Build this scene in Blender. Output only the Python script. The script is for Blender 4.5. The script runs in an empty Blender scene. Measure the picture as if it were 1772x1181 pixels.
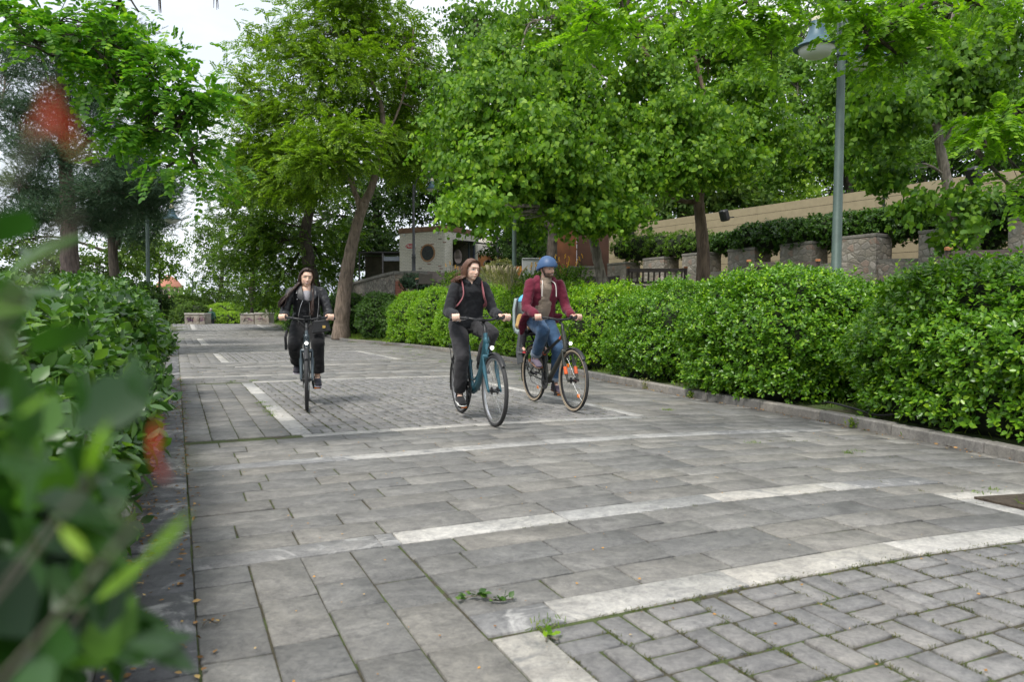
import bpy, math, random
import numpy as np
from mathutils import Vector, Matrix
R = math.radians
C = bpy.context.scene.collection
scene = bpy.context.scene
rng = np.random.default_rng(7)
random.seed(7)

# ------------------------------------------------------------------ camera
F_PX, EYE = 1270.0, 1.08                       # focal length in photo pixels, eye height
PITCH = math.atan(43.5 / F_PX)
cam_data = bpy.data.cameras.new("camera")
cam = bpy.data.objects.new("camera", cam_data)
C.objects.link(cam)
cam.location = (0, 0, EYE)
cam.rotation_euler = (math.pi / 2 - PITCH, 0, 0)
cam_data.sensor_width = 36
cam_data.lens = 36 * F_PX / 1772
cam_data.clip_start = 0.02
cam_data.clip_end = 2000
cam_data.dof.use_dof = True
cam_data.dof.focus_distance = 8.8
cam_data.dof.aperture_fstop = 4.5
scene.camera = cam

# ------------------------------------------------------------------ sky and sun
world = bpy.data.worlds.new("World")
scene.world = world
world.use_nodes = True
nt = world.node_tree
nt.nodes.clear()
SUN_EL, SUN_AZ = R(58), R(215)                 # high, behind the camera to the left
sky = nt.nodes.new("ShaderNodeTexSky"); sky.sky_type = 'NISHITA'; sky.sun_disc = False
sky.sun_elevation = SUN_EL; sky.sun_rotation = SUN_AZ
bg1 = nt.nodes.new("ShaderNodeBackground"); bg1.inputs[1].default_value = 0.10
nt.links.new(sky.outputs[0], bg1.inputs[0])
bg2 = nt.nodes.new("ShaderNodeBackground"); bg2.inputs[1].default_value = 0.86
tc = nt.nodes.new("ShaderNodeTexCoord")
mp = nt.nodes.new("ShaderNodeMapping"); mp.inputs[3].default_value = (1, 1, 2.6)
nz = nt.nodes.new("ShaderNodeTexNoise"); nz.inputs['Scale'].default_value = 2.2
nz.inputs['Detail'].default_value = 6; nz.inputs['Roughness'].default_value = .55
rp = nt.nodes.new("ShaderNodeValToRGB")
rp.color_ramp.elements[0].position = .38; rp.color_ramp.elements[0].color = (.72, .79, .89, 1)
rp.color_ramp.elements[1].position = .62; rp.color_ramp.elements[1].color = (.95, .97, 1.0, 1)
nt.links.new(tc.outputs['Generated'], mp.inputs[0]); nt.links.new(mp.outputs[0], nz.inputs[0])
nt.links.new(nz.outputs[0], rp.inputs[0]); nt.links.new(rp.outputs[0], bg2.inputs[0])
mx = nt.nodes.new("ShaderNodeMixShader"); mx.inputs[0].default_value = .93
wo = nt.nodes.new("ShaderNodeOutputWorld")
nt.links.new(bg1.outputs[0], mx.inputs[1]); nt.links.new(bg2.outputs[0], mx.inputs[2])
nt.links.new(mx.outputs[0], wo.inputs[0])
sd = bpy.data.lights.new("sun", 'SUN'); sd.energy = 2.5; sd.angle = R(16); sd.color = (1, .96, .90)
sun = bpy.data.objects.new("sun", sd); C.objects.link(sun)
sun_dir = Vector((math.sin(SUN_AZ) * math.cos(SUN_EL), math.cos(SUN_AZ) * math.cos(SUN_EL), math.sin(SUN_EL)))
sun.rotation_euler = (-sun_dir).to_track_quat('-Z', 'Y').to_euler()

scene.view_settings.view_transform = 'Standard'
scene.view_settings.look = 'None'
scene.view_settings.exposure = 0.68
scene.view_settings.gamma = 1
cy = scene.cycles
cy.max_bounces = 7; cy.diffuse_bounces = 4; cy.glossy_bounces = 2; cy.transmission_bounces = 4
cy.transparent_max_bounces = 6; cy.sample_clamp_indirect = 6; cy.caustics_reflective = False
cy.caustics_refractive = False; cy.use_adaptive_sampling = True; cy.adaptive_threshold = .02

# ------------------------------------------------------------------ helpers
def at(px, py, Y):
    """world point seen at photo pixel (px,py), Y metres ahead"""
    x = (px - 886) / F_PX; y = -(py - 590.5) / F_PX
    c, s = math.cos(PITCH), math.sin(PITCH)
    d = (x, c + y * s, -s + y * c); t = Y / d[1]
    return Vector((d[0] * t, Y, EYE + d[2] * t))

def zg(y):
    """height of the walk: level, then rising gently to a crest"""
    return 0.0012 * max(0.0, y - 30) ** 2 if y < 51 else 0.53 - 0.10 * min(y - 51, 22)
AX = math.atan(581 / F_PX)
UX, UY = -math.sin(AX), math.cos(AX)           # along the walk
VX, VY = math.cos(AX), math.sin(AX)            # across it
def st_xy(s, t):
    w = s - 0.05 * np.clip(np.asarray(t) - 2.4, 0, 9) ** 2
    return w * UX + t * VX, w * UY + t * VY

def tag(o, label=None, cat=None, group=None, kind=None):
    if label: o['label'] = label
    if cat: o['category'] = cat
    if group: o['group'] = group
    if kind: o['kind'] = kind
    return o
def empty(name, loc=(0, 0, 0), rz=0):
    o = bpy.data.objects.new(name, None); C.objects.link(o)
    o.location = loc; o.rotation_euler = (0, 0, rz); o.empty_display_size = .2
    return o
def link(name, me, mat=None, parent=None, smooth=None):
    if mat is not None:
        for m in (mat if isinstance(mat, (list, tuple)) else [mat]): me.materials.append(m)
    if smooth is not None:
        me.shade_smooth()
        if smooth < 179: me.set_sharp_from_angle(angle=R(smooth))
    o = bpy.data.objects.new(name, me); C.objects.link(o)
    if parent is not None: o.parent = parent
    return o
def np_mesh(name, V, Fs, mi=None):
    """V (n,3); Fs list of (m,k) int arrays, any k"""
    me = bpy.data.meshes.new(name)
    V = np.ascontiguousarray(V, dtype=np.float32)
    Fs = [np.asarray(f, dtype=np.int32) for f in Fs if len(f)]
    tot = np.concatenate([np.full(len(f), f.shape[1], np.int32) for f in Fs])
    idx = np.concatenate([f.ravel() for f in Fs])
    me.vertices.add(len(V)); me.vertices.foreach_set('co', V.ravel())
    me.loops.add(len(idx)); me.loops.foreach_set('vertex_index', idx)
    me.polygons.add(len(tot))
    me.polygons.foreach_set('loop_start', np.concatenate([[0], np.cumsum(tot)[:-1]]).astype(np.int32))
    me.polygons.foreach_set('loop_total', tot)
    if mi is not None: me.polygons.foreach_set('material_index', mi)
    me.update(calc_edges=True)
    return me

def _frame(d):
    d = d / (np.linalg.norm(d) + 1e-12)
    a = np.array([0, 0, 1.0]) if abs(d[2]) < .9 else np.array([1.0, 0, 0])
    x = np.cross(a, d); x /= np.linalg.norm(x)
    return x, np.cross(d, x), d
class MB:
    """collects shapes into one mesh"""
    def __init__(self): self.v = []; self.f = []; self.m = []; self.cur = 0
    def add(self, V, F):
        b = len(self.v); self.v += [tuple(map(float, p)) for p in V]
        for f in F: self.f.append([b + i for i in f]); self.m.append(self.cur)
        return self
    def box(self, c, s, rz=0, M=None, bev=0):
        hx, hy, hz = s[0] / 2, s[1] / 2, s[2] / 2
        if bev:
            b = min(bev, hx * .9, hy * .9, hz * .9)
            V, idx = [], {}
            for sx in (-1, 1):
                for sy in (-1, 1):
                    for sz in (-1, 1):
                        for ax in range(3):
                            p = [sx * (hx - b), sy * (hy - b), sz * (hz - b)]
                            p[ax] = (sx * hx, sy * hy, sz * hz)[ax]
                            idx[(sx, sy, sz, ax)] = len(V); V.append(p)
            F = []
            for ax in range(3):
                o = [i for i in range(3) if i != ax]
                for sg in (-1, 1):
                    q = []
                    for a, c2 in ((-1, -1), (1, -1), (1, 1), (-1, 1)):
                        k = [0, 0, 0]; k[ax] = sg; k[o[0]] = a; k[o[1]] = c2
                        q.append(idx[(*k, ax)])
                    F.append(q if (sg > 0) == (ax != 1) else q[::-1])
            for ax in range(3):
                o = [i for i in range(3) if i != ax]
                for a in (-1, 1):
                    for c2 in (-1, 1):
                        k = [0, 0, 0]; k[o[0]] = a; k[o[1]] = c2
                        k0 = list(k); k0[ax] = -1; k1 = list(k); k1[ax] = 1
                        q = [idx[(*k0, o[0])], idx[(*k1, o[0])], idx[(*k1, o[1])], idx[(*k0, o[1])]]
                        F.append(q)
            for sx in (-1, 1):
                for sy in (-1, 1):
                    for sz in (-1, 1): F.append([idx[(sx, sy, sz, a)] for a in range(3)])
        else:
            V = [(-hx, -hy, -hz), (hx, -hy, -hz), (hx, hy, -hz), (-hx, hy, -hz), (-hx, -hy, hz), (hx, -hy, hz), (hx, hy, hz), (-hx, hy, hz)]
            F = [(3, 2, 1, 0), (4, 5, 6, 7), (0, 1, 5, 4), (1, 2, 6, 5), (2, 3, 7, 6), (3, 0, 4, 7)]
        ca, sa = math.cos(rz), math.sin(rz)
        out = []
        for p in V:
            if M is not None: q = M @ Vector(p)
            else: q = (p[0] * ca - p[1] * sa, p[0] * sa + p[1] * ca, p[2])
            out.append((q[0] + c[0], q[1] + c[1], q[2] + c[2]))
        return self.add(out, F)
    def tube(self, P, r, n=10, cap=True, sq=(1, 1), up=None, closed=False):
        """swept tube; r number or list; sq scales the section in x / y of its frame"""
        P = [np.array(p, float) for p in P]; N = len(P)
        if not hasattr(r, '__len__'): r = [r] * N
        V = []; px = None
        for i in range(N):
            if closed: d = P[(i + 1) % N] - P[i - 1]
            else: d = P[min(i + 1, N - 1)] - P[max(i - 1, 0)]
            d /= np.linalg.norm(d) + 1e-12
            if px is None:
                if up is not None:
                    x = np.cross(np.array(up, float), d); x /= np.linalg.norm(x) + 1e-12
                else: x, _, _ = _frame(d)
            else:
                x = px - d * np.dot(px, d); x /= np.linalg.norm(x) + 1e-12
            y = np.cross(d, x); px = x
            for k in range(n):
                a = 2 * math.pi * k / n
                V.append(P[i] + r[i] * (x * math.cos(a) * sq[0] + y * math.sin(a) * sq[1]))
        F = []
        for i in range(N if closed else N - 1):
            j = (i + 1) % N
            for k in range(n): F.append((i * n + k, i * n + (k + 1) % n, j * n + (k + 1) % n, j * n + k))
        if cap and not closed:
            F.append(tuple(range(n))[::-1]); F.append(tuple((N - 1) * n + k for k in range(n)))
        return self.add(V, F)
    def lathe(self, prof, c=(0, 0, 0), n=24, axis='z', cap=False):
        V, F = [], []
        for r_, z_ in prof:
            for k in range(n):
                a = 2 * math.pi * k / n; x, y = r_ * math.cos(a), r_ * math.sin(a)
                p = (x, y, z_) if axis == 'z' else ((x, z_, y) if axis == 'y' else (z_, x, y))
                V.append((p[0] + c[0], p[1] + c[1], p[2] + c[2]))
        for i in range(len(prof) - 1):
            for k in range(n): F.append((i * n + k, i * n + (k + 1) % n, (i + 1) * n + (k + 1) % n, (i + 1) * n + k))
        if cap: F.append(tuple(range(n))[::-1]); F.append(tuple((len(prof) - 1) * n + k for k in range(n)))
        return self.add(V, F)
    def ball(self, c, r, M=None, nu=16, nv=10):
        if not hasattr(r, '__len__'): r = (r, r, r)
        V, F = [], []
        V.append((0, 0, -1))
        for j in range(1, nv):
            a = -math.pi / 2 + math.pi * j / nv
            for k in range(nu):
                b = 2 * math.pi * k / nu; V.append((math.cos(a) * math.cos(b), math.cos(a) * math.sin(b), math.sin(a)))
        V.append((0, 0, 1)); T = len(V) - 1
        for k in range(nu): F.append((0, 1 + (k + 1) % nu, 1 + k))
        for j in range(nv - 2):
            for k in range(nu):
                a = 1 + j * nu + k; b = 1 + j * nu + (k + 1) % nu; F.append((a, b, b + nu, a + nu))
        o = 1 + (nv - 2) * nu
        for k in range(nu): F.append((o + k, o + (k + 1) % nu, T))
        out = []
        for p in V:
            q = Vector((p[0] * r[0], p[1] * r[1], p[2] * r[2]))
            if M is not None: q = M @ q
            out.append((q[0] + c[0], q[1] + c[1], q[2] + c[2]))
        return self.add(out, F)
    def prism(self, poly, z0, z1):
        n = len(poly)
        V = [(x, y, z0) for x, y in poly] + [(x, y, z1) for x, y in poly]
        F = [tuple(range(n))[::-1], tuple(range(n, 2 * n))] + [(i, (i + 1) % n, n + (i + 1) % n, n + i) for i in range(n)]
        return self.add(V, F)
    def slab(self, poly3, th, nrm):
        """flat polygon of 3-D points given thickness along nrm"""
        n = len(poly3); nrm = np.array(nrm, float) * th
        V = [np.array(p, float) - nrm / 2 for p in poly3] + [np.array(p, float) + nrm / 2 for p in poly3]
        F = [tuple(range(n))[::-1], tuple(range(n, 2 * n))] + [(i, (i + 1) % n, n + (i + 1) % n, n + i) for i in range(n)]
        return self.add(V, F)
    def build(self, name, mat, parent=None, smooth=None):
        me = bpy.data.meshes.new(name); me.from_pydata(self.v, [], self.f)
        if any(self.m): me.polygons.foreach_set('material_index', self.m)
        me.update()
        return link(name, me, mat, parent, smooth)

def bez(P, n=12):
    """smooth curve through points (Catmull-Rom)"""
    P = [np.array(p, float) for p in P]; out = []
    Q = [2 * P[0] - P[1]] + P + [2 * P[-1] - P[-2]]
    for i in range(1, len(Q) - 2):
        for k in range(n):
            t = k / n
            out.append(.5 * ((2 * Q[i]) + (-Q[i - 1] + Q[i + 1]) * t + (2 * Q[i - 1] - 5 * Q[i] + 4 * Q[i + 1] - Q[i + 2]) * t * t + (-Q[i - 1] + 3 * Q[i] - 3 * Q[i + 1] + Q[i + 2]) * t ** 3))
    out.append(P[-1]); return out
def copy_tree(o, parent=None):
    c = o.copy(); C.objects.link(c)
    if parent is not None: c.parent = parent
    for ch in list(o.children): copy_tree(ch, c)
    return c

# ------------------------------------------------------------------ materials
def _n(t, k, **kw):
    n = t.nodes.new(k)
    for a, b in kw.items():
        if a.startswith('i_'): n.inputs[a[2:].replace('_', ' ')].default_value = b
        else: setattr(n, a, b)
    return n
def _mat(name):
    m = bpy.data.materials.new(name); m.use_nodes = True; t = m.node_tree
    return m, t, t.nodes['Principled BSDF'], t.nodes['Material Output']
def ramp(t, src, stops):
    r = t.nodes.new('ShaderNodeValToRGB'); e = r.color_ramp.elements
    while len(e) < len(stops): e.new(.5)
    for i, (p, c) in enumerate(stops): e[i].position = p; e[i].color = (*c, 1) if len(c) == 3 else c
    t.links.new(src, r.inputs[0]); return r.outputs[0]
def mixc(t, fac, a, b, mode='MIX'):
    m = t.nodes.new('ShaderNodeMix'); m.data_type = 'RGBA'; m.blend_type = mode
    if hasattr(fac, 'is_linked') or not isinstance(fac, (int, float)): t.links.new(fac, m.inputs[0])
    else: m.inputs[0].default_value = fac
    for k, v in ((6, a), (7, b)):
        if isinstance(v, (tuple, list)): m.inputs[k].default_value = (*v, 1) if len(v) == 3 else v
        else: t.links.new(v, m.inputs[k])
    return m.outputs[2]
def noise(t, scale, detail=4, rough=.55, vec=None, dist=0):
    n = _n(t, 'ShaderNodeTexNoise'); n.inputs['Scale'].default_value = scale; n.inputs['Detail'].default_value = detail
    n.inputs['Roughness'].default_value = rough; n.inputs['Distortion'].default_value = dist
    if vec is None:
        tc = t.nodes.new('ShaderNodeTexCoord'); vec = tc.outputs['Object']
    t.links.new(vec, n.inputs['Vector']); return n.outputs[0]
def bump(t, b, h, strength=.3, dist=.01):
    n = t.nodes.new('ShaderNodeBump'); n.inputs['Strength'].default_value = strength; n.inputs['Distance'].default_value = dist
    t.links.new(h, n.inputs['Height']); t.links.new(n.outputs[0], b.inputs['Normal']); return n
def plain(name, col, rough=.6, metal=0, var=.12, sc=9, bmp=0, bsc=60, spec=.5, coat=0, sheen=0):
    """one colour with slight uneven wear"""
    m, t, b, o = _mat(name)
    f = noise(t, sc, 5, .6)
    c = ramp(t, f, [(.3, tuple(x * (1 - var) for x in col)), (.7, tuple(min(1, x * (1 + var)) for x in col))])
    t.links.new(c, b.inputs['Base Color'])
    b.inputs['Roughness'].default_value = rough; b.inputs['Metallic'].default_value = metal
    b.inputs['Specular IOR Level'].default_value = spec; b.inputs['Coat Weight'].default_value = coat
    b.inputs['Sheen Weight'].default_value = sheen
    if bmp: bump(t, b, noise(t, bsc, 4, .6), bmp, .004)
    return m
def leaf_mat(name, dark, light, young=None, trans=.35, rough=.45, spec=.4, clump=1.2, back=None):
    m, t, b, o = _mat(name)
    g = t.nodes.new('ShaderNodeNewGeometry')
    dark, light = [tuple(a * b for a, b in zip(q, (1.46, 1.27, 1.08))) for q in (dark, light)]
    if young: young = tuple(a * b for a, b in zip(young, (1.35, 1.15, 1.0)))
    c = ramp(t, g.outputs['Random Per Island'], [(0, dark), (.75, light)] + ([(1, young)] if young else []))
    f = noise(t, clump, 3)
    c = mixc(t, .55, c, ramp(t, f, [(.3, (.62, .66, .62)), (.7, (1.25, 1.2, 1.05))]), 'MULTIPLY')
    t.links.new(c, b.inputs['Base Color'])
    b.inputs['Roughness'].default_value = rough; b.inputs['Specular IOR Level'].default_value = spec
    tr = t.nodes.new('ShaderNodeBsdfTranslucent')
    c2 = mixc(t, 1.0, c, (1.35, 1.5, .55), 'MULTIPLY'); t.links.new(c2, tr.inputs[0])
    mx = t.nodes.new('ShaderNodeMixShader'); mx.inputs[0].default_value = trans
    t.links.new(b.outputs[0], mx.inputs[1]); t.links.new(tr.outputs[0], mx.inputs[2]); t.links.new(mx.outputs[0], o.inputs[0])
    return m
def bark_mat(name, dark, light, sc=14):
    m, t, b, o = _mat(name)
    tc = t.nodes.new('ShaderNodeTexCoord'); mp = t.nodes.new('ShaderNodeMapping'); mp.inputs[3].default_value = (1, 1, .16)
    t.links.new(tc.outputs['Object'], mp.inputs[0])
    f = noise(t, sc, 7, .65, mp.outputs[0], .6); f2 = noise(t, sc * .25, 3)
    c = ramp(t, f, [(.32, dark), (.62, light)])
    c = mixc(t, .5, c, ramp(t, f2, [(.3, (.6, .6, .58)), (.7, (1.2, 1.15, 1.1))]), 'MULTIPLY')
    t.links.new(c, b.inputs['Base Color']); b.inputs['Roughness'].default_value = .9
    bump(t, b, f, .9, .03); return m
# ================================================================== GROUND
def slate_mat(name, base, vein, stain=0.0, tint=.2, wear=(.5, .5, .5)):
    m, t, b, o = _mat(name)
    g = t.nodes.new('ShaderNodeNewGeometry')
    tc = t.nodes.new('ShaderNodeTexCoord')
    off = _n(t, 'ShaderNodeVectorMath', operation='SCALE'); off.inputs[0].default_value = (37, 91, 13); t.links.new(g.outputs['Random Per Island'], off.inputs['Scale'])
    ad = _n(t, 'ShaderNodeVectorMath', operation='ADD'); t.links.new(tc.outputs['Object'], ad.inputs[0]); t.links.new(off.outputs[0], ad.inputs[1])
    mp = t.nodes.new('ShaderNodeMapping'); mp.inputs[3].default_value = (1.0, 1.5, 1); mp.inputs[2].default_value = (0, 0, .5)
    t.links.new(ad.outputs[0], mp.inputs[0])
    f = noise(t, 2.6, 9, .62, mp.outputs[0], 1.2)
    f2 = noise(t, 55, 8, .78, ad.outputs[0])
    f3 = noise(t, 1.1, 5, .6)
    c = ramp(t, f, [(.28, tuple(x * .80 for x in base)), (.5, base), (.72, vein)])
    c = mixc(t, 1, c, ramp(t, g.outputs['Random Per Island'], [(0, (1 - tint, 1 - tint * .9, 1 - tint * .75)), (.5, (1, 1, 1)), (.8, (1 + tint * .6, 1 + tint * .45, 1 + tint * .2)), (1, (1 + tint * 1.4, 1 + tint * 1.4, 1 + tint * 1.4))]), 'MULTIPLY')
    c = mixc(t, .55, c, ramp(t, f3, [(.3, (.78, .79, .81)), (.7, (1.15, 1.14, 1.11))]), 'MULTIPLY')
    c = mixc(t, .75, c, ramp(t, f2, [(.32, (.62, .62, .63)), (.5, (1, 1, 1)), (.68, (1.35, 1.34, 1.3))]), 'MULTIPLY')
    f5 = noise(t, 5.5, 10, .75, mp.outputs[0], 2.2)
    c = mixc(t, .6, c, ramp(t, f5, [(.36, (.60, .60, .61)), (.47, (1, 1, 1)), (.60, (1, 1, 1)), (.66, (1.4, 1.38, 1.32))]), 'MULTIPLY')
    f6 = noise(t, 13, 10, .78, ad.outputs[0], .6)
    c = mixc(t, .8, c, ramp(t, f6, [(.33, (.66, .66, .67)), (.5, (1, 1, 1)), (.68, (1.28, 1.27, 1.23))]), 'MULTIPLY')
    f7 = noise(t, .9, 8, .7, None, 1.0)
    c = mixc(t, .5, c, ramp(t, f7, [(.40, (.70, .70, .71)), (.50, (1, 1, 1)), (.62, (1, 1, 1)), (.70, (1.18, 1.17, 1.14))]), 'MULTIPLY')
    if stain:
        f4 = noise(t, 3.2, 8, .68, None, 1.5)
        c = mixc(t, ramp(t, f4, [(.5 + (1 - stain) * .1, (0, 0, 0)), (.66, (1, 1, 1))]), c, wear)
    t.links.new(c, b.inputs['Base Color'])
    t.links.new(ramp(t, f2, [(.3, (.5,) * 3), (.7, (.8,) * 3)]), b.inputs['Roughness'])
    b.inputs['Specular IOR Level'].default_value = .35
    mxh = _n(t, 'ShaderNodeMath', operation='MULTIPLY_ADD'); t.links.new(f, mxh.inputs[0]); mxh.inputs[1].default_value = 1.6; t.links.new(f2, mxh.inputs[2])
    bump(t, b, mxh.outputs[0], .7, .007)
    return m
M_slate = slate_mat('slate', (.184, .179, .168), (.238, .231, .216), tint=.16)
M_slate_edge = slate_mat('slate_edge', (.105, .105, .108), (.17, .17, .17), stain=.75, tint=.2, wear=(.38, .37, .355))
M_paver = slate_mat('paver', (.205, .20, .195), (.235, .23, .222), tint=.12)
M_marble = slate_mat('marble', (.37, .36, .34), (.45, .44, .415), stain=.62, tint=.2, wear=(.20, .20, .195))
M_marble_worn = slate_mat('marble_worn', (.20, .20, .20), (.27, .265, .26), stain=.85, tint=.1, wear=(.47, .46, .44))

def joint_mat():
    m, t, b, o = _mat('joint_soil')
    f = noise(t, 6, 6, .7); f2 = noise(t, 90, 3, .7); f3 = noise(t, .55, 4, .6)
    soil = ramp(t, f2, [(.3, (.030, .027, .016)), (.7, (.085, .076, .045))])
    moss = ramp(t, f2, [(.3, (.035, .05, .014)), (.7, (.085, .11, .03))])
    k = _n(t, 'ShaderNodeMath', operation='ADD'); t.links.new(f, k.inputs[0]); t.links.new(f3, k.inputs[1])
    c = mixc(t, ramp(t, k.outputs[0], [(.98, (0, 0, 0)), (1.10, (1, 1, 1))]), soil, moss)
    t.links.new(c, b.inputs['Base Color']); b.inputs['Roughness'].default_value = .95
    bump(t, b, f2, .8, .01); return m
M_joint = joint_mat()
def soil_mat(name='soil', a=(.03, .022, .015), bcol=(.11, .085, .06), green=None):
    m, t, b, o = _mat(name)
    f = noise(t, 40, 7, .7); f2 = noise(t, 2, 5, .6)
    c = ramp(t, f, [(.3, a), (.7, bcol)])
    if green: c = mixc(t, ramp(t, f2, [(.4, (0, 0, 0)), (.55, (1, 1, 1))]), c, green)
    t.links.new(c, b.inputs['Base Color']); b.inputs['Roughness'].default_value = .95
    bump(t, b, f, 1, .02); return m
M_soil = soil_mat(); M_verge = soil_mat('verge', (.04, .035, .02), (.10, .09, .05), (.06, .10, .02))

KERB = [(4.25, 1.0), (4.05, 3.2), (3.80, 5.20), (3.62, 5.99), (3.35, 6.90), (2.98, 8.14), (2.37, 9.57), (1.57, 12.12), (.18, 16.51), (-1.43, 21.09), (-3.26, 24.93), (-5.31, 28.57), (-7.2, 31.4), (-9.0, 36), (-11.5, 41), (-14.5, 46), (-17.5, 52)]
def kerb_x(y):
    ys = [p[1] for p in KERB]; xs = [p[0] for p in KERB]
    return float(np.interp(y, ys, xs))

# big ground sheet (heightfield) reaching the horizon
def ground_z(x, y):
    z = zg(y) if y < 73 else -1.67
    # lower land beyond the crest
    if y > 73: z -= min((y - 73) * .05, 12)
    kx = kerb_x(y)
    # walk half-planes: dip below the slabs
    z -= .035
    if y < 51 and x > kx + .40:
        z = max(0, zg(y)) + .07 + min(max(0, (x - kx - .5)) * .06, .25)
    sl = (x * UX + y * UY); tl = x * VX + y * VY
    if tl < -.34 and y < 60: z = zg(min(y, 51)) + .02 + min(-tl - .34, 8) * .03
    return z
def axis_vals(lo, hi, c, near, far):
    v = [c]; d = near
    while v[-1] < hi: v.append(v[-1] + d); d = min(d * 1.07, far)
    w = [c]; d = near
    while w[-1] > lo: w.append(w[-1] - d); d = min(d * 1.07, far)
    return sorted(set(w[1:] + v))
gx = axis_vals(-700, 700, 0, .25, 60); gy = axis_vals(-60, 1200, 6, .25, 60)
GV = np.array([(x, y, ground_z(x, y)) for y in gy for x in gx])
nx = len(gx); ii = np.array([(j * nx + i, j * nx + i + 1, (j + 1) * nx + i + 1, (j + 1) * nx + i) for j in range(len(gy) - 1) for i in range(nx - 1)])
def ground_mat():
    m, t, b, o = _mat('ground')
    g = t.nodes.new('ShaderNodeTexCoord')
    f = noise(t, 30, 6, .7); f2 = noise(t, .8, 5, .6)
    c = ramp(t, f, [(.3, (.035, .03, .02)), (.7, (.12, .10, .07))])
    c = mixc(t, ramp(t, f2, [(.35, (0, 0, 0)), (.55, (1, 1, 1))]), c, ramp(t, f, [(.3, (.03, .05, .012)), (.7, (.09, .13, .03))]))
    t.links.new(c, b.inputs['Base Color']); b.inputs['Roughness'].default_value = .95
    bump(t, b, f, .8, .02); return m
tag(link('ground', np_mesh('ground', GV, [ii]), ground_mat()), kind='structure')
# bed of sand and moss the stones lie in
BV, BF = [], []
ss = np.arange(-6, 62, .5)
for s in ss:
    for t_ in (-.42, 1.0, 2.4, 3.6, 4.8, 6.0, 7.2, 9.0, 11):
        x, y = st_xy(s, t_)
        x, y = float(x), float(y)
        kx = kerb_x(y); x = min(x, kx + .04)
        BV.append((x, y, zg(y) - .009))
for i in range(len(ss) - 1):
    for j in range(8): BF.append((i * 9 + j, i * 9 + j + 1, (i + 1) * 9 + j + 1, (i + 1) * 9 + j))
tag(link('path_bed', np_mesh('path_bed', np.array(BV), [np.array(BF)]), M_joint), kind='structure')

class Slabs:
    def __init__(self): self.q = []
    def add(self, s0, s1, t0, t1, g=.0038): self.q.append((s0 + g, s1 - g, t0 + g, t1 - g))
    def build(self, name, mat, dz=0, jit=.002, bev=.004, th=.02):
        q = np.array(self.q); n = len(q)
        V = np.zeros((n, 12, 3))
        z0 = rng.normal(0, jit, n)
        tilt = rng.normal(0, jit * .6, (n, 4))
        for k, (a, b_) in enumerate(((0, 2), (0, 3), (1, 3), (1, 2))):
            s = q[:, a]; t_ = q[:, b_]
            ds = np.where(a == 0, 1, -1) * bev; dt = np.where(b_ == 2, 1, -1) * bev
            jx = rng.normal(0, .0015, n); jy = rng.normal(0, .0015, n)
            for ring, (e, zz) in enumerate(((1, 0), (0, -bev), (0, -th))):
                x, y = st_xy(s + ds * e + jx, t_ + dt * e + jy)
                V[:, ring * 4 + k, 0] = x; V[:, ring * 4 + k, 1] = y
                V[:, ring * 4 + k, 2] = np.array([zg(v) for v in y]) + z0 + tilt[:, k] + zz + dz
        keep = np.array([min(V[i, 4:8, 0] - [kerb_x(v) for v in V[i, 4:8, 1]]) < -.03 for i in range(n)])
        V = V[keep]; n = len(V)
        # clip overhang at the kerb
        for i in range(n):
            for k in range(12):
                kx = kerb_x(V[i, k, 1]); V[i, k, 0] = min(V[i, k, 0], kx + .02)
        base = np.arange(n)[:, None] * 12
        F = [base + np.array([[0, 3, 2, 1]])]
        for k in range(4):
            j = (k + 1) % 4
            F.append(base + np.array([[k, j, 4 + j, 4 + k]])); F.append(base + np.array([[4 + k, 4 + j, 8 + j, 8 + k]]))
        return tag(link(name, np_mesh(name, V.reshape(-1, 3), F), mat), kind='structure')

BANDW = .19
PANELS = [(-3.4, 2.22), (6.86, 12.50), (18.15, 22.7), (29.6, 37.1), (48.0, 57.3)]
def rows(sl, s0, s1, t0, t1, d=.245, g=.0052):
    n = max(1, round((s1 - s0) / d)); d = (s1 - s0) / n
    for i in range(n):
        t = t0
        first = True
        while t < t1 - .02:
            L = random.choice([.36, .42, .46, .52, .58, .64])
            if first: L *= random.uniform(.5, 1); first = False
            e = t + L
            if t1 - e < .2: e = t1
            sl.add(s0 + i * d, s0 + (i + 1) * d, t, min(e, t1), g); t = e
def band(mb, s, t0=.05, t1=9, w=BANDW):
    t = t0
    while t < t1:
        L = random.uniform(.8, 1.05); mb.add(s - w / 2, s + w / 2, t, min(t + L, t1), .0025); t += L
slate, marble, worn, pav, edge = Slabs(), Slabs(), Slabs(), Slabs(), Slabs()
T_L, T_R = 1.12, 4.48
band_s = [2.34, 3.44, 5.57, 6.76, 12.62, 14.0, 16.5, 18.2, 22.9, 24.6, 27.4, 29.6, 37.2, 41.5, 44.5, 48, 57.5]
for i, s in enumerate(band_s):
    w = BANDW if s < 8 else BANDW * (1.0 + (s - 8) * .012)
    if i == 0:
        band(worn, s, T_L - .18, T_L + .12, w); band(marble, s, T_L + .12, 9, w)
    elif i == 1:
        band(worn, s, .05, .96, w); band(marble, s, .96, 3.9, w); band(worn, s, 3.9, 4.5, w); band(slate, s, 4.5, 9, w)
    elif i == 2:
        band(worn, s, .05, 1.2, w); band(marble, s, 1.2, 4.5, w); band(worn, s, 4.5, 5.6, w); band(slate, s, 5.6, 9, w)
    elif i == 3:
        band(marble, s, T_L - .1, T_R, w * .8); band(slate, s, T_R, 9, w * .8)
    else:
        band(marble, s, .05 if i % 2 else T_L, 5.1 + (s > 20) * 2, w * .8); band(slate, s, 5.1 + (s > 20) * 2, 9, w * .8)
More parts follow.
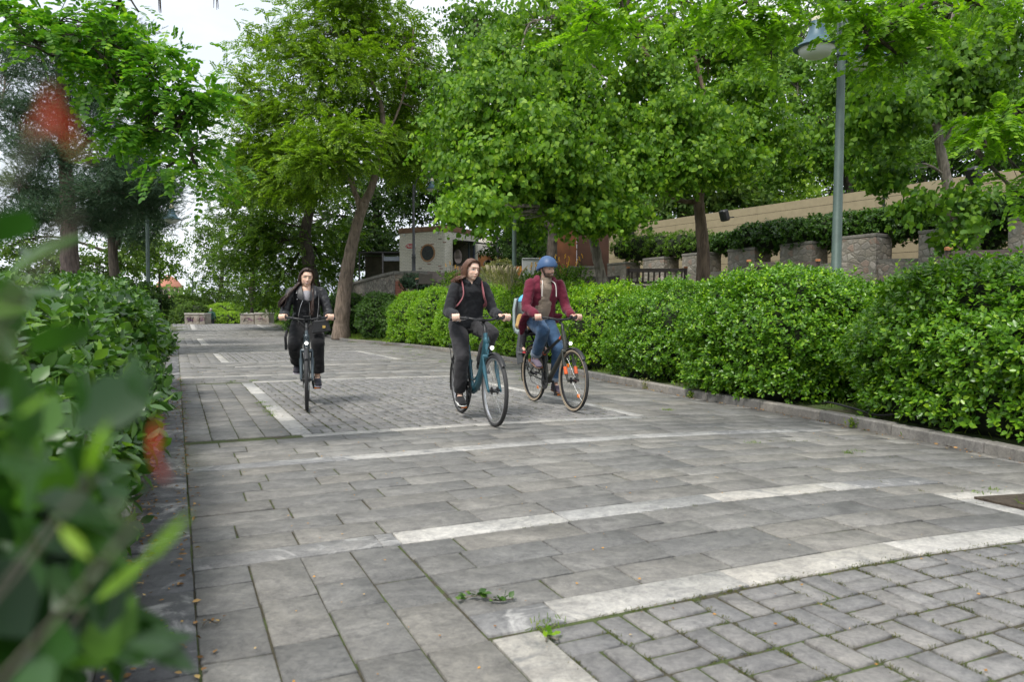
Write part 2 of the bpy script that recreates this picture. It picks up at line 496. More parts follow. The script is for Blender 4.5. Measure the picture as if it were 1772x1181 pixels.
# zones between panels
def gapz(a, b): rows(slate, a, b, .05, 9)
bs = band_s
for a, b in ((2.34, 3.44), (3.44, 5.57), (5.57, 6.76), (12.62, 14.0), (14.0, 16.5), (16.5, 18.2), (22.9, 24.6), (24.6, 27.4), (27.4, 29.6), (37.2, 41.5), (41.5, 44.5), (44.5, 48)):
    w = BANDW if a < 8 else BANDW * (1.0 + (a - 8) * .012) * .8
    aa, bb = a + w / 2, b - w / 2
    if a == 2.34: rows(slate, aa, bb, T_L - .18, 4.15)
    else: gapz(aa, bb)
    if a == 2.34:
        pass
for (a, b) in PANELS:
    a2, b2 = (a, b) if a < 0 else (a + .0, b)
    # long border strips
    s = a2
    while s < b2 - .01:
        L = min(.95, b2 - s); far = 1 if a < 20 else 1.5
        marble.add(s, s + L, T_L - .18 * far, T_L, .002)
        if a > 0: marble.add(s, s + L, T_R + (a > 12) * .5, T_R + .14 + (a > 12) * .5, .002)
        s += L
    # left slate columns
    lend = b2 if a > 0 else 3.34
    cuts = [.05, .27, .49, .71, T_L - .185]
    if a > 20: cuts = [.05, .35, .64, T_L - .28]
    for c0, c1 in zip(cuts[:-1], cuts[1:]):
        s = a2
        while s < lend - .02:
            L = random.uniform(.26, .46); e = s + L
            if lend - e < .18: e = lend
            slate.add(s, min(e, lend), c0, c1); s = e
    # basket weave pavers
    tr = T_R + (a > 12) * .5 if a > 0 else 4.14
    P = .105
    ncol = int(round((tr - T_L) / (2 * P))); nrow = int((b2 - a2) / (2 * P))
    px_ = (tr - T_L) / ncol; py_ = (b2 - a2) / nrow
    for i in range(nrow):
        for j in range(ncol):
            s0, t0 = a2 + i * py_, T_L + j * px_
            g = .0078
            if (i + j) % 2:
                pav.add(s0, s0 + py_ / 2, t0, t0 + px_, g); pav.add(s0 + py_ / 2, s0 + py_, t0, t0 + px_, g)
            else:
                pav.add(s0, s0 + py_, t0, t0 + px_ / 2, g); pav.add(s0, s0 + py_, t0 + px_ / 2, t0 + px_, g)
    # right of the panel: slabs to the kerb
    if a > 0: rows(slate, a2, b2, tr + .14, 9, .42)
# planted bed border at the right front
s = -3.4
while s < 2.95: marble.add(s, min(s + .95, 2.95), 4.15, 4.27, .002); s += .95
marble.add(2.96, 3.10, 4.15, 4.80, .002); marble.add(2.96, 3.10, 4.80, 5.9, .002)
rows(slate, 3.1, 3.345, 4.15, 9)
# dark weathered edging along the left hedge
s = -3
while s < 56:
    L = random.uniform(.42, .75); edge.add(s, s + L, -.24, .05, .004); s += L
slate.build('path_slabs', M_slate)
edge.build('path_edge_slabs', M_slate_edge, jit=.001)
marble.build('path_marble_bands', M_marble, dz=.001, jit=.001, bev=.002)
worn.build('path_worn_bands', M_marble_worn, dz=.001, jit=.001, bev=.002)
pav.build('path_block_pavers', M_paver, jit=.0018, bev=.006)

# kerb along the right
def kerb_mesh(name, pts, w, h, L=.95, mat=None, off=0):
    cum = [0]
    for a, b in zip(pts[:-1], pts[1:]): cum.append(cum[-1] + math.dist(a, b))
    mb = MB(); d = 0
    def P(dd): return np.array([np.interp(dd, cum, [p[0] for p in pts]), np.interp(dd, cum, [p[1] for p in pts])])
    while d < cum[-1] - .1:
        e = min(d + L, cum[-1]); a, b = P(d + .003), P(e - .003); u_ = (b - a) / np.linalg.norm(b - a); n_ = np.array([u_[1], -u_[0]])
        m_ = (a + b) / 2 + n_ * (w / 2 + off); z = zg(m_[1])
        mb.box((m_[0], m_[1], z + h / 2 - .05 + random.uniform(-.004, .004)), (np.linalg.norm(b - a), w, h + .1), math.atan2(u_[1], u_[0]), bev=.014)
        d = e
    return mb.build(name, mat)
M_kerb = slate_mat('kerb_stone', (.21, .198, .18), (.28, .265, .245), stain=.2, tint=.2, wear=(.15, .145, .135))
tag(kerb_mesh('kerb', KERB, .12, .10, mat=M_kerb), kind='structure')
tag(kerb_mesh('kerb_low', [(s * UX - .24 * VX, s * UY - .24 * VY) for s in np.arange(-3, 50, 1.0)][::-1], .09, .05, mat=M_kerb), kind='structure')
vv, vf = [], []
for i, y in enumerate(np.arange(-2, 51, .5)):
    k = kerb_x(y); vv += [(k + .10, y, zg(y) + .055), (k + .35, y, zg(y) + .075), (k + .95, y, zg(y) + .10)]
    if i: b_ = (i - 1) * 3; vf += [(b_, b_ + 1, b_ + 4, b_ + 3), (b_ + 1, b_ + 2, b_ + 5, b_ + 4)]
tag(link('verge_soil', np_mesh('verge_soil', np.array(vv), [np.array(vf)]), M_verge), kind='structure')
# soil bed in the right front corner
bd = MB()
pp = [st_xy(s_, t_) for s_, t_ in ((-3.4, 4.27), (2.95, 4.27), (2.95, 4.9), (2.6, 5.9), (-3.4, 6.6))]
bd.prism([(float(a), float(b)) for a, b in pp], -.03, .012)
tag(bd.build('soil_bed', M_soil), kind='structure')
# ================================================================== FOLIAGE TOOLS
T_OVATE = (np.array([(0, 0, 0), (-.27, .28, .05), (-.30, .58, .05), (0, 1, -.06), (.30, .58, .05), (.27, .28, .05), (0, .3, -.03), (0, .62, -.02)]),
           [np.array([[0, 6, 1], [0, 5, 6], [2, 7, 3], [7, 4, 3]]), np.array([[1, 6, 7, 2], [6, 5, 4, 7]])])
T_HEART = (np.array([(0, .02, 0), (-.40, .12, .06), (-.44, .48, .07), (0, 1.02, -.12), (.44, .48, .07), (.40, .12, .06), (0, .3, -.04), (0, .62, -.04)]),
           [np.array([[0, 6, 1], [0, 5, 6], [2, 7, 3], [7, 4, 3]]), np.array([[1, 6, 7, 2], [6, 5, 4, 7]])])
T_ROUND = (np.array([(0, 0, 0), (-.26, .22, .0), (-.32, .62, .0), (-.12, .96, 0), (.12, .96, 0), (.32, .62, .0), (.26, .22, 0)]),
           [np.array([[0, 6, 1], [3, 2, 5]]), np.array([[1, 6, 5, 2], [2, 5, 4, 3]])])
T_ROUND = (T_ROUND[0], [np.array([[0, 6, 1]]), np.array([[1, 6, 5, 2], [2, 5, 4, 3]])])
T_DIAM = (np.array([(0, 0, 0), (-.28, .5, .05), (0, 1, -.05), (.28, .5, .05)]), [np.array([[0, 3, 2, 1]])])
T_NEEDLE = (np.array([(-.05, 0, 0), (.05, 0, 0), (.035, 1, 0), (-.035, 1, 0)]), [np.array([[0, 1, 2, 3]])])

def unit(a): return a / (np.linalg.norm(a, axis=-1, keepdims=True) + 1e-9)
def place(tmpl, pos, D, N, size, wid=1.0):
    """leaf template at pos, long axis D, face normal N"""
    D = unit(D); X = unit(np.cross(D, N)); N = np.cross(X, D)
    tv, tf = tmpl; n = len(pos); k = len(tv)
    s = size[:, None, None]
    V = pos[:, None, :] + s * (tv[None, :, 0:1] * wid * X[:, None, :] + tv[None, :, 1:2] * D[:, None, :] + tv[None, :, 2:3] * N[:, None, :])
    base = (np.arange(n) * k)[:, None, None]
    F = [(base + f[None]).reshape(-1, f.shape[1]) for f in tf]
    return V.reshape(-1, 3), F
def shoots(P, A, k, L, size, el=.5, droop=0, tmpl=T_OVATE, sv=.25, wid=1.0, upn=.4):
    """k leaves spiralling round each shoot axis"""
    n = len(P); A = unit(A)
    j = np.arange(k)[None, :]
    az = j * 2.4 + rng.uniform(0, 6.28, (n, 1)) + rng.normal(0, .3, (n, k))
    h = unit(np.cross(A, unit(rng.normal(0, 1, (n, 3))))); w = np.cross(A, h)
    rad = np.cos(az)[..., None] * h[:, None] + np.sin(az)[..., None] * w[:, None]
    e = el + .5 * (j / max(k - 1, 1)) + rng.normal(0, .18, (n, k))
    D = np.sin(e)[..., None] * A[:, None] + np.cos(e)[..., None] * rad
    pos = P[:, None] + A[:, None] * (L * (j / max(k - 1, 1)))[..., None] + D * .01
    N = A[:, None] * np.cos(e)[..., None] - rad * np.sin(e)[..., None]
    D = D + np.array([0, 0, -droop]); N = N + np.array([0, 0, upn]) + rng.normal(0, .25, D.shape)
    sz = size * (1 - .35 * (j / max(k, 1))) * (1 + rng.uniform(-sv, sv, (n, k)))
    return place(tmpl, pos.reshape(-1, 3), D.reshape(-1, 3), N.reshape(-1, 3), sz.ravel(), wid)
def fronds(P, A, k, L, size, tmpl=T_DIAM, droop=.25, sv=.15, wid=1.0, rachis=False):
    """compound leaves: k pairs of leaflets along a drooping stalk"""
    n = len(P); A = unit(A); up = np.array([0, 0, 1.0])
    side = unit(np.cross(A, up + rng.normal(0, .35, (n, 3)))); nrm = np.cross(side, A)
    Ls = L * rng.uniform(.7, 1.15, (n, 1))
    jj = (np.arange(k) + .8) / k
    ps, ds, ns, ss = [], [], [], []
    for sg in (-1, 1):
        pos = P[:, None] + A[:, None] * (Ls * jj)[..., None] + up * (-droop * Ls * jj ** 2)[..., None]
        tdir = A[:, None] + up * (-2 * droop * jj[None, :, None])
        d = side[:, None] * sg * .95 + tdir * .32 + rng.normal(0, .12, pos.shape) + up * -.12
        ps.append(pos); ds.append(d); ns.append(np.broadcast_to(nrm[:, None], pos.shape) + rng.normal(0, .18, pos.shape))
        ss.append(size * (1 - .25 * np.abs(jj - .5)) * (1 + rng.uniform(-sv, sv, (n, k))))
    tip = P + A * Ls - up * droop * Ls
    pos = np.concatenate([p.reshape(-1, 3) for p in ps] + [tip]); D = np.concatenate([p.reshape(-1, 3) for p in ds] + [A - up * .4])
    N = np.concatenate([p.reshape(-1, 3) for p in ns] + [nrm]); S = np.concatenate([s.ravel() for s in ss] + [np.full(n, size)])
    V, F = place(tmpl, pos, D, N, S, wid)
    if rachis:
        q = np.array([(-.006, 0, 0), (.006, 0, 0), (.003, 1, -droop), (-.003, 1, -droop)])
        V2 = P[:, None] + q[None, :, 0:1] * side[:, None] * .5 + Ls[:, None] * q[None, :, 1:2] * A[:, None] + Ls[:, None] * q[None, :, 2:3] * up
        b = len(V); V = np.concatenate([V, V2.reshape(-1, 3)]); F = F + [b + (np.arange(n) * 4)[:, None] + np.array([[0, 1, 2, 3]])]
    return V, F
def merge(parts):
    V, F, b = [], [], 0
    for v, f in parts:
        V.append(v); F += [x + b for x in f]; b += len(v)
    return np.concatenate(V), F
def leaf_obj(name, parts, mat, parent=None):
    V, F = merge(parts); me = np_mesh(name, V, F)
    return link(name, me, mat, parent)

def leaf_obj2(name, p1, p2, mats, parent=None):
    if not p2: return leaf_obj(name, p1, mats[0], parent)
    V1, F1 = merge(p1); V2, F2 = merge(p2); b = len(V1)
    n1 = sum(len(f) for f in F1); n2 = sum(len(f) for f in F2)
    me = np_mesh(name, np.concatenate([V1, V2]), F1 + [f + b for f in F2], np.array([0] * n1 + [1] * n2, dtype=np.int32))
    return link(name, me, mats, parent)
# ------------------------------------------------------------------ hedges
class Lobe:
    def __init__(self, c, r, rot=0, p=2.8):
        self.c = np.array(c, float); self.r = np.array(r, float); self.p = p
        self.ca, self.sa = math.cos(rot), math.sin(rot); self.ph = rng.uniform(0, 6, 6)
    def loc(self, P):
        d = P - self.c; x = d[..., 0] * self.ca + d[..., 1] * self.sa; y = -d[..., 0] * self.sa + d[..., 1] * self.ca
        return np.stack([x, y, d[..., 2]], -1) / self.r
    def inside(self, P, k=1.0): return (np.abs(self.loc(P)) ** self.p).sum(-1) < k ** self.p
    def sample(self, n):
        d = unit(rng.normal(0, 1, (n, 3))); return self.surf(d)
    def surf(self, d, k=1.0):
        q = d / ((np.abs(d) ** self.p).sum(-1, keepdims=True) ** (1 / self.p))
        bmp = 1 + .045 * (np.sin(5 * d[..., 0] + self.ph[0]) * np.sin(6 * d[..., 1] + self.ph[1]) + np.sin(9 * d[..., 2] + self.ph[2] + 4 * d[..., 0])) [..., None]
        q = q * bmp
        nl = np.sign(q) * np.abs(q) ** (self.p - 1) / self.r
        l = q * self.r * k
        def rot(v): return np.stack([v[..., 0] * self.ca - v[..., 1] * self.sa, v[..., 0] * self.sa + v[..., 1] * self.ca, v[..., 2]], -1)
        return rot(l) + self.c, unit(rot(nl))
    def core(self, mb, k):
        nu, nv = 18, 12; V = []
        for j in range(nv + 1):
            a = -math.pi / 2 + math.pi * j / nv
            for i in range(nu):
                b = 2 * math.pi * i / nu; V.append((math.cos(a) * math.cos(b) + 1e-6, math.cos(a) * math.sin(b), math.sin(a)))
        P, _ = self.surf(np.array(V), k)
        F = [(j * nu + i, j * nu + (i + 1) % nu, (j + 1) * nu + (i + 1) % nu, (j + 1) * nu + i) for j in range(nv) for i in range(nu)]
        mb.add(P, F)
M_core = plain('shade_core', (.014, .022, .007), .95, var=.5, sc=14)  # shade between the leaves, put into the colour of the hedge cores
def hedge(name, label, group, lobes, mat, dens=230, k=7, size=.07, L=.07, tmpl=T_OVATE, cat='hedge', zmin=.1, wid=1.0, back=.45, layers=((0, 1), (-.08, .6)), sprig=0, up=.45, young=None):
    base = lobes[0].c
    root = empty(name, (base[0], base[1], 0)); tag(root, label, cat, group)
    off = np.array([base[0], base[1], 0])
    parts = []; yparts = []
    for lb in lobes:
        a, b, c = lb.r; area = 4 * math.pi * (((a * b) ** 1.6 + (a * c) ** 1.6 + (b * c) ** 1.6) / 3) ** (1 / 1.6) * 1.15
        for dep, fr in layers:
            n = int(area * dens * fr)
            P, N = lb.sample(n)
            keep = P[:, 2] > zmin
            keep &= ~((N[:, 0] * -P[:, 0] + N[:, 1] * -P[:, 1] < -.3 * np.linalg.norm(P[:, :2], axis=1)) & (rng.uniform(0, 1, n) > back))
            keep &= (N[:, 2] > -.35) | (rng.uniform(0, 1, n) < .5)
            for o in lobes:
                if o is not lb: keep &= ~o.inside(P, .97)
            P, N = P[keep], N[keep]
            P = P + N * (dep + rng.normal(0, .022, (len(P), 1))) + (rng.uniform(0, 1, (len(P), 1)) ** 8) * N * .10
            A = N * .75 + np.array([0, 0, up]) + rng.normal(0, .35, P.shape)
            parts.append(shoots(P - off, A, k, L, size, .35, .05, tmpl, wid=wid))
            if sprig and dep == 0:
                top = N[:, 2] > .5; idx = np.where(top)[0]; idx = idx[rng.uniform(0, 1, len(idx)) < sprig]
                if len(idx):
                    h = rng.uniform(.05, .17, (len(idx), 1))
                    yparts.append(shoots(P[idx] - off + np.array([0, 0, .3]) * h, A[idx] * .3 + np.array([0, 0, 1.]), 7, .13, size * .9, .5, 0, tmpl, wid=wid * .9))
    leaf_obj2('foliage', parts, yparts, [mat, young or mat], root)
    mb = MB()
    for lb in lobes: lb.core(mb, .90)  # solid dark bodies added inside the foliage to block light
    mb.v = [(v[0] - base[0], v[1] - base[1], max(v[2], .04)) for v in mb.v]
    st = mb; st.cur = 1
    for lb in (lobes if zmin > 0 else []):
        for _ in range(5):
            x, y = lb.c[0] + rng.uniform(-.4, .4) * lb.r[0], lb.c[1] + rng.uniform(-.4, .4) * lb.r[1]
            zt = ground_z(x, y)
            st.tube(bez([(x - base[0], y - base[1], zt - .05), (x - base[0] + rng.normal(0, .05), y - base[1], zt + .2), (x - base[0] + rng.normal(0, .15), y - base[1] + rng.normal(0, .15), zt + .6)], 3), [.02, .018, .016, .014, .012, .01, .009], 5)
    st.build('shade_core_stems', [M_core, M_bark_grey], root, 60)
    return root
M_bark_grey = bark_mat('bark_grey', (.07, .06, .05), (.26, .23, .19))
M_bark_warm = bark_mat('bark_warm', (.055, .038, .028), (.21, .15, .11), 10)
M_bark_dark = bark_mat('bark_dark', (.022, .018, .014), (.085, .07, .055))
M_bark_pine = bark_mat('bark_pine', (.07, .05, .045), (.24, .185, .165), 16)
LM_hedge = leaf_mat('leaf_hedge', (.035, .115, .012), (.095, .24, .016), (.21, .40, .03), .30, .34, .5)
LM_hedge_lime = leaf_mat('leaf_hedge_lime', (.05, .15, .010), (.15, .32, .018), (.27, .46, .03), .36, .4, .45)
LM_hedge_dark = leaf_mat('leaf_hedge_dark', (.022, .07, .012), (.05, .13, .018), (.09, .2, .03), .28, .42, .5)
LM_left = leaf_mat('leaf_left', (.020, .065, .018), (.055, .14, .032), (.13, .27, .045), .30, .30, .6)
LM_young = leaf_mat('leaf_young', (.16, .33, .03), (.26, .46, .04), (.36, .52, .06), .42, .4, .4)

def row_ang(y):
    return math.atan2(.6, kerb_x(y + .3) - kerb_x(y - .3)) - math.pi / 2
def hl(y, h, w=1.0, l=1.1, off=1.12, p=2.35, z0=.02):
    return Lobe((kerb_x(y) + off, y, z0 + h * .40), (w, l, h * .60), row_ang(y), p)
GK = 'clipped hedges along the kerb'
hedge('hedge', 'large glossy bright green clipped hedge nearest the camera on the right, behind the kerb', GK, [hl(3.9, 1.16, 1.0, 1.25, 1.50), hl(6.65, 1.52, 1.14, 1.60, 1.26, 2.6)], LM_hedge, 360, 7, .058, sprig=.015, young=LM_young, zmin=.13, L=.055)
hedge('hedge', 'second big clipped hedge from the right, with a rounded top below the tall lamp post', GK, [hl(9.5, 1.60, 1.10, 1.34, 1.16, 2.5)], LM_hedge, 360, 7, .056, sprig=.015, young=LM_young, zmin=.13, L=.055)
hedge('hedge', 'lower rounded finer-leaved hedge between the big right hedges and the long lime hedge', GK, [hl(12.0, 1.52, 1.02, 1.20, 1.10, 2.4)], LM_hedge, 300, 7, .050, L=.05, zmin=.13)
hedge('hedge', 'long lime green hedge running behind the two riders on the right of the walk', GK,
      [hl(y, h, 1.0, 1.32) for y, h in ((14.4, 1.62), (16.5, 1.70), (18.6, 1.80), (20.8, 1.86), (23.1, 1.92), (25.4, 1.95), (27.3, 1.88))], LM_hedge_lime, 150, 7, .062, L=.07, zmin=.13, sprig=.03, young=LM_young)
hedge('hedge', 'small dark green round shrub beside the far end of the lime hedge', GK, [Lobe((-5.55, 31.2, 1.0), (1.0, 1.0, 1.0), 0, 2.3), Lobe((-4.7, 30.6, .85), (.8, .9, .85), 0, 2.3)], LM_hedge_dark, 150, 7, .065, zmin=.13)
hedge('hedge', 'dark clipped hedge standing in the grass behind the forked tree', GK, [Lobe((-8.4, 37.0, 1.0), (1.5, 1.2, 1.1), 0, 2.4), Lobe((-10.4, 38, 1.0), (1.3, 1.2, 1.0), 0, 2.4)], LM_hedge_dark, 90, 7, .085, zmin=.13)
# hedge on the left, the camera stands at its edge
def stl(s, t, h, rs, rt, p=3.2):
    x, y = s * UX + t * VX, s * UY + t * VY
    return Lobe((x, y, h * .5 + .05), (rt, rs, h * .5), AX, p)
hedge('hedge', 'long dark glossy hedge filling the left foreground along the paving edge', 'clipped hedges along the kerb',
      [stl(1.75, -1.62, .84, .95, 1.2), stl(3.1, -1.52, .93, 1.15, 1.22), stl(4.8, -1.5, 1.03, 1.3, 1.22), stl(6.7, -1.48, 1.14, 1.4, 1.2), stl(8.7, -1.42, 1.26, 1.4, 1.15), stl(10.6, -1.35, 1.36, 1.2, 1.1, 2.8), stl(12.2, -1.25, 1.24, 1.2, 1.0, 2.6)],
      LM_left, 190, 7, .095, L=.09, wid=1.0, zmin=.10, layers=((0, 1), (-.07, .5)), up=.25)
# ================================================================== TREES
def px_path(pts, Y):
    """[(px,py,r[,dY])] -> world points, radii"""
    P = [at(p[0], p[1], Y + (p[3] if len(p) > 3 else 0)) for p in pts]
    return P, [p[2] for p in pts]
def tree(name, label, Y, trunk, limbs, blobs, leafm, barkm, style='ovate', size=.08, k=8, L=.22, shoot=None, ncl=26, per=20, crad=.5, flat=.5, droop=.2, group=None, cat='tree', depth=1.0, base_z=None, rach=False, core=0, outw=.55, twig=True, seed=1, wid=1.0, bump_=True):
    """trunk/limbs: pixel paths at depth Y; blobs: (px,py,rx,ry,dY,weight) in pixels"""
    global rng
    save = rng; rng = np.random.default_rng(seed)
    P, r = px_path(trunk, Y)
    z0 = base_z if base_z is not None else ground_z(P[0].x, P[0].y)
    if P[0].z > z0 + .05: P = [Vector((P[0].x, P[0].y, z0 - .1))] + P; r = [r[0] * 1.15] + r
    root = empty(name, (P[0].x, P[0].y, z0)); tag(root, label, cat, group)
    off = np.array([P[0].x, P[0].y, z0])
    mb = MB()
    def limb(P, r, n=10, wob=.0):
        Q = bez([np.array(p) - off for p in P], 6)
        rr = np.interp(np.linspace(0, len(P) - 1, len(Q)), range(len(P)), r)
        if wob: Q = [q + rng.normal(0, wob, 3) * (0 < i < len(Q) - 1) for i, q in enumerate(Q)]
        mb.tube(Q, list(rr * (1 + rng.normal(0, .03, len(rr)))), n); return Q
    if r[0] > .08: r[0] *= 1.12
    tq = limb(P, r, 14)
    ends = [tq[len(tq) // 2:]]
    for lb in limbs:
        LP, lr = px_path(lb, Y); ends.append(limb(LP, lr, 9))
    pool = np.concatenate([np.array(e) for e in ends])
    parts = []
    for bi, b in enumerate(blobs):
        px, py, rx, ry = b[:4]; dY = b[4] if len(b) > 4 else 0; w = b[5] if len(b) > 5 else 1
        c = np.array(at(px, py, Y + dY)) - off; sc = (Y + dY) / F_PX
        R3 = np.array([rx * sc, rx * sc * .85 * depth, ry * sc])
        n = max(4, int(ncl * w))
        d = unit(rng.normal(0, 1, (n, 3))); rr = rng.uniform(0, 1, (n, 1)) ** .42
        cc = c + d * rr * R3
        # a limb to the blob, twigs to each cluster
        i0 = np.argmin(np.linalg.norm(pool - c, axis=1) + .6 * np.maximum(0, pool[:, 2] - c[2]) * 2); s0 = pool[i0]
        dist = np.linalg.norm(c - s0)
        mid = (s0 + c) / 2 + rng.normal(0, .08, 3) * dist + np.array([0, 0, .08 * dist])
        br = min(.012 + dist * .016, r[-1] * 1.2 if r[-1] > .03 else .06)
        lq = bez([s0, mid, c], 5); mb.tube(lq, list(np.linspace(br, br * .45, len(lq))), 6)
        if twig:
            for q in cc[::1 if n < 60 else 2]:
                a = lq[rng.integers(len(lq) // 3, len(lq))]; m = (a + q) / 2 + rng.normal(0, .07, 3) * np.linalg.norm(q - a)
                mb.tube([a, m, q], [br * .38, br * .25, br * .08], 4, cap=False)
        m = int(per)
        S = np.repeat(cc, m, 0) + rng.normal(0, 1, (n * m, 3)) * crad * np.array([1, 1, flat])
        outd = unit(np.repeat(d, m, 0) * np.array([1, 1, .5]) + rng.normal(0, .5, (n * m, 3)) + np.array([0, 0, outw - .4]))
        outd[:, 2] -= droop * .5
        if style == 'frond': parts.append(fronds(S, outd, k, L, size, T_DIAM if not rach else T_ROUND, droop, wid=wid, rachis=rach))
        elif style == 'needle': parts.append(shoots(S, outd, k, L, size, .9, 0, T_NEEDLE, wid=wid))
        else: parts.append(shoots(S, outd, k, L, size, .25, droop, {'heart': T_HEART, 'ovate': T_OVATE, 'diam': T_DIAM}[style], wid=wid))
    o = mb.build('trunk', barkm, root, 180)
    if bump_ and P[0].y < 50:
        tx = bpy.data.textures.get('bark_noise') or bpy.data.textures.new('bark_noise', 'CLOUDS'); tx.noise_scale = .12
        md = o.modifiers.new('sub', 'SUBSURF'); md.levels = md.render_levels = 1
        md = o.modifiers.new('bark', 'DISPLACE'); md.texture = tx; md.strength = min(.05, r[0] * .16); md.mid_level = .5; md.texture_coords = 'LOCAL'
    leaf_obj('crown', parts, leafm, root)
    rng = save
    return root

LM_locust = leaf_mat('leaf_locust', (.05, .12, .014), (.13, .25, .024), (.23, .38, .035), .42, .5, .3, .5)
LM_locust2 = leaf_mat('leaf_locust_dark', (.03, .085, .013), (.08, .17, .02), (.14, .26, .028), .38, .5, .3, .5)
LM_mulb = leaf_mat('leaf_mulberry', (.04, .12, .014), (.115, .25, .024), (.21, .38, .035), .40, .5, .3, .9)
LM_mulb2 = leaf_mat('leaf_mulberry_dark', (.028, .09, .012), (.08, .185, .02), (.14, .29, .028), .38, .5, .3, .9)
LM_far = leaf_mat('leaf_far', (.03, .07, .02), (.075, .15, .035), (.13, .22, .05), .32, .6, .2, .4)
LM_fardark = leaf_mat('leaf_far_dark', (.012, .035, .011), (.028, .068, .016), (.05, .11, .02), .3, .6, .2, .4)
LM_lime = leaf_mat('leaf_lime', (.09, .19, .03), (.18, .32, .045), (.26, .42, .06), .45, .5, .3, .5)
LM_conif = leaf_mat('leaf_conifer', (.020, .052, .036), (.05, .105, .072), (.10, .17, .115), .12, .6, .2, .8)
LM_robin = leaf_mat('leaf_robinia', (.045, .15, .022), (.095, .25, .028), (.20, .38, .035), .42, .45, .35, 2.0)
LM_robin2 = leaf_mat('leaf_robinia_bright', (.06, .16, .014), (.13, .29, .018), (.22, .42, .025), .48, .45, .35, 2.0)
LM_ivy = leaf_mat('leaf_ivy', (.018, .06, .012), (.045, .12, .018), (.09, .2, .03), .28, .4, .45, 2)

# the forked tree beside the walk
tree('locust_tree', 'tall feathery locust tree with forked leaning trunk at the edge of the walk', 33,
     [(590, 590, .42), (591, 560, .37), (594, 520, .34), (599, 480, .31), (606, 440, .27), (614, 405, .25), (622, 375, .24), (630, 350, .245)],
     [[(626, 365, .17), (616, 338, .13), (605, 312, .12), (592, 303, .09), (570, 309, .05)],
      [(628, 355, .22), (641, 330, .19), (651, 295, .165), (659, 250, .15), (663, 215, .13), (658, 176, .11), (646, 150, .09), (640, 100, .06), (630, 40, .04)],
      [(616, 338, .07), (600, 260, .05), (560, 170, .035), (556, 90, .03)],
      [(659, 250, .07), (690, 190, .05), (710, 110, .04), (716, 40, .03)],
      [(651, 295, .06), (610, 240, .05), (540, 200, .035), (470, 190, .03)]],
     [(560, 50, 90, 55, 0, 1.2), (640, 30, 80, 50, 1, 1.2), (500, 100, 60, 50, 0, .75), (690, 90, 65, 70, 1, 1.3), (600, 120, 90, 50, -1, 1.5), (450, 70, 30, 30, 1, .25), (445, 150, 45, 36, 0, .5),
      (530, 180, 80, 40, -1, 1.3), (640, 180, 70, 40, 1.5, 1), (470, 220, 60, 35, 0, .9), (720, 190, 50, 50, 2, .9), (590, 235, 70, 28, -3, 1.3), (555, 278, 62, 20, -3.5, 1.0),
      (500, 270, 60, 30, 0, .9), (700, 280, 60, 35, 2, .9), (420, 250, 35, 30, 2, .4), (600, -10, 120, 40, 1, 1.3), (450, 300, 55, 30, 1, .9), (520, 325, 60, 26, 0, .9), (400, 190, 26, 26, 1, .4), (690, 240, 60, 30, 1, .8), (740, 120, 40, 50, 2, .6)],
     LM_locust, bark_mat('bark_locust', (.085, .065, .05), (.29, .225, .175), 12), 'frond', .125, 8, .46, ncl=40, per=15, crad=.62, flat=.32, droop=.28, seed=3, wid=1.0)
tree('locust_tree', 'dark-barked locust tree whose trunk shows above the head of the rider in the leather jacket', 42,
     [(552, 575, .42), (548, 520, .40), (537, 470, .38), (531, 430, .36), (528, 405, .33), (534, 372, .28), (545, 330, .22), (548, 290, .15)],
     [[(534, 372, .12), (500, 330, .08), (450, 300, .06)], [(540, 350, .12), (580, 310, .08), (600, 290, .05)]],
     [(480, 330, 70, 35, -2, 1.3), (430, 380, 60, 40, 0, 1.2), (540, 330, 60, 30, 2, .8), (400, 320, 40, 40, 0, .8), (480, 420, 60, 35, 0, 1.2), (570, 400, 45, 40, 2, .8), (420, 450, 50, 35, 2, .9), (500, 480, 50, 30, 1, .9), (450, 510, 40, 20, 3, .6), (560, 470, 35, 40, 4, .7), (500, 260, 60, 30, 0, .8)],
     LM_locust2, M_bark_dark, 'frond', .14, 8, .5, ncl=32, per=14, crad=.7, flat=.32, droop=.28, seed=4)
# mulberries behind the hedge
tree('mulberry_tree', 'large-leaved mulberry with pale leaning trunk in front of the rusty brown panels', 17,
     [(1046, 505, .17), (1040, 477, .13), (1034, 450, .115), (1028, 420, .108), (1020, 395, .105), (1008, 370, .11), (1000, 350, .10)],
     [[(1008, 370, .09), (960, 320, .06), (900, 270, .05), (850, 260, .03)], [(1000, 350, .09), (1010, 290, .07), (1030, 220, .06), (1050, 140, .04)], [(1010, 365, .06), (1060, 330, .05), (1090, 300, .03)],
      [(985, 330, .07), (960, 240, .06), (940, 150, .05), (900, 90, .03)]],
     [(800, 245, 55, 50, -1, 1.1), (860, 190, 75, 60, -1, 1.6), (860, 290, 70, 40, -2, 1.4), (835, 360, 52, 20, -3, .8), (940, 250, 70, 60, -2, 1.5), (930, 140, 80, 60, 0, 1.5), (1010, 320, 65, 45, -1, 1.2), (1020, 220, 70, 70, 0, 1.5),
      (1000, 90, 80, 60, 1, 1.4), (940, 340, 60, 36, -1, 1.1), (1080, 300, 50, 50, 0, 1.0), (1060, 370, 35, 22, -1, .6), (960, 30, 90, 40, 1, 1.1), (860, 100, 60, 40, 1, .9), (1010, 378, 35, 18, -1.5, .5)],
     LM_mulb, M_bark_grey, 'heart', .125, 6, .30, ncl=27, per=14, crad=.24, flat=.6, droop=.75, base_z=1.2, seed=5, wid=.95)
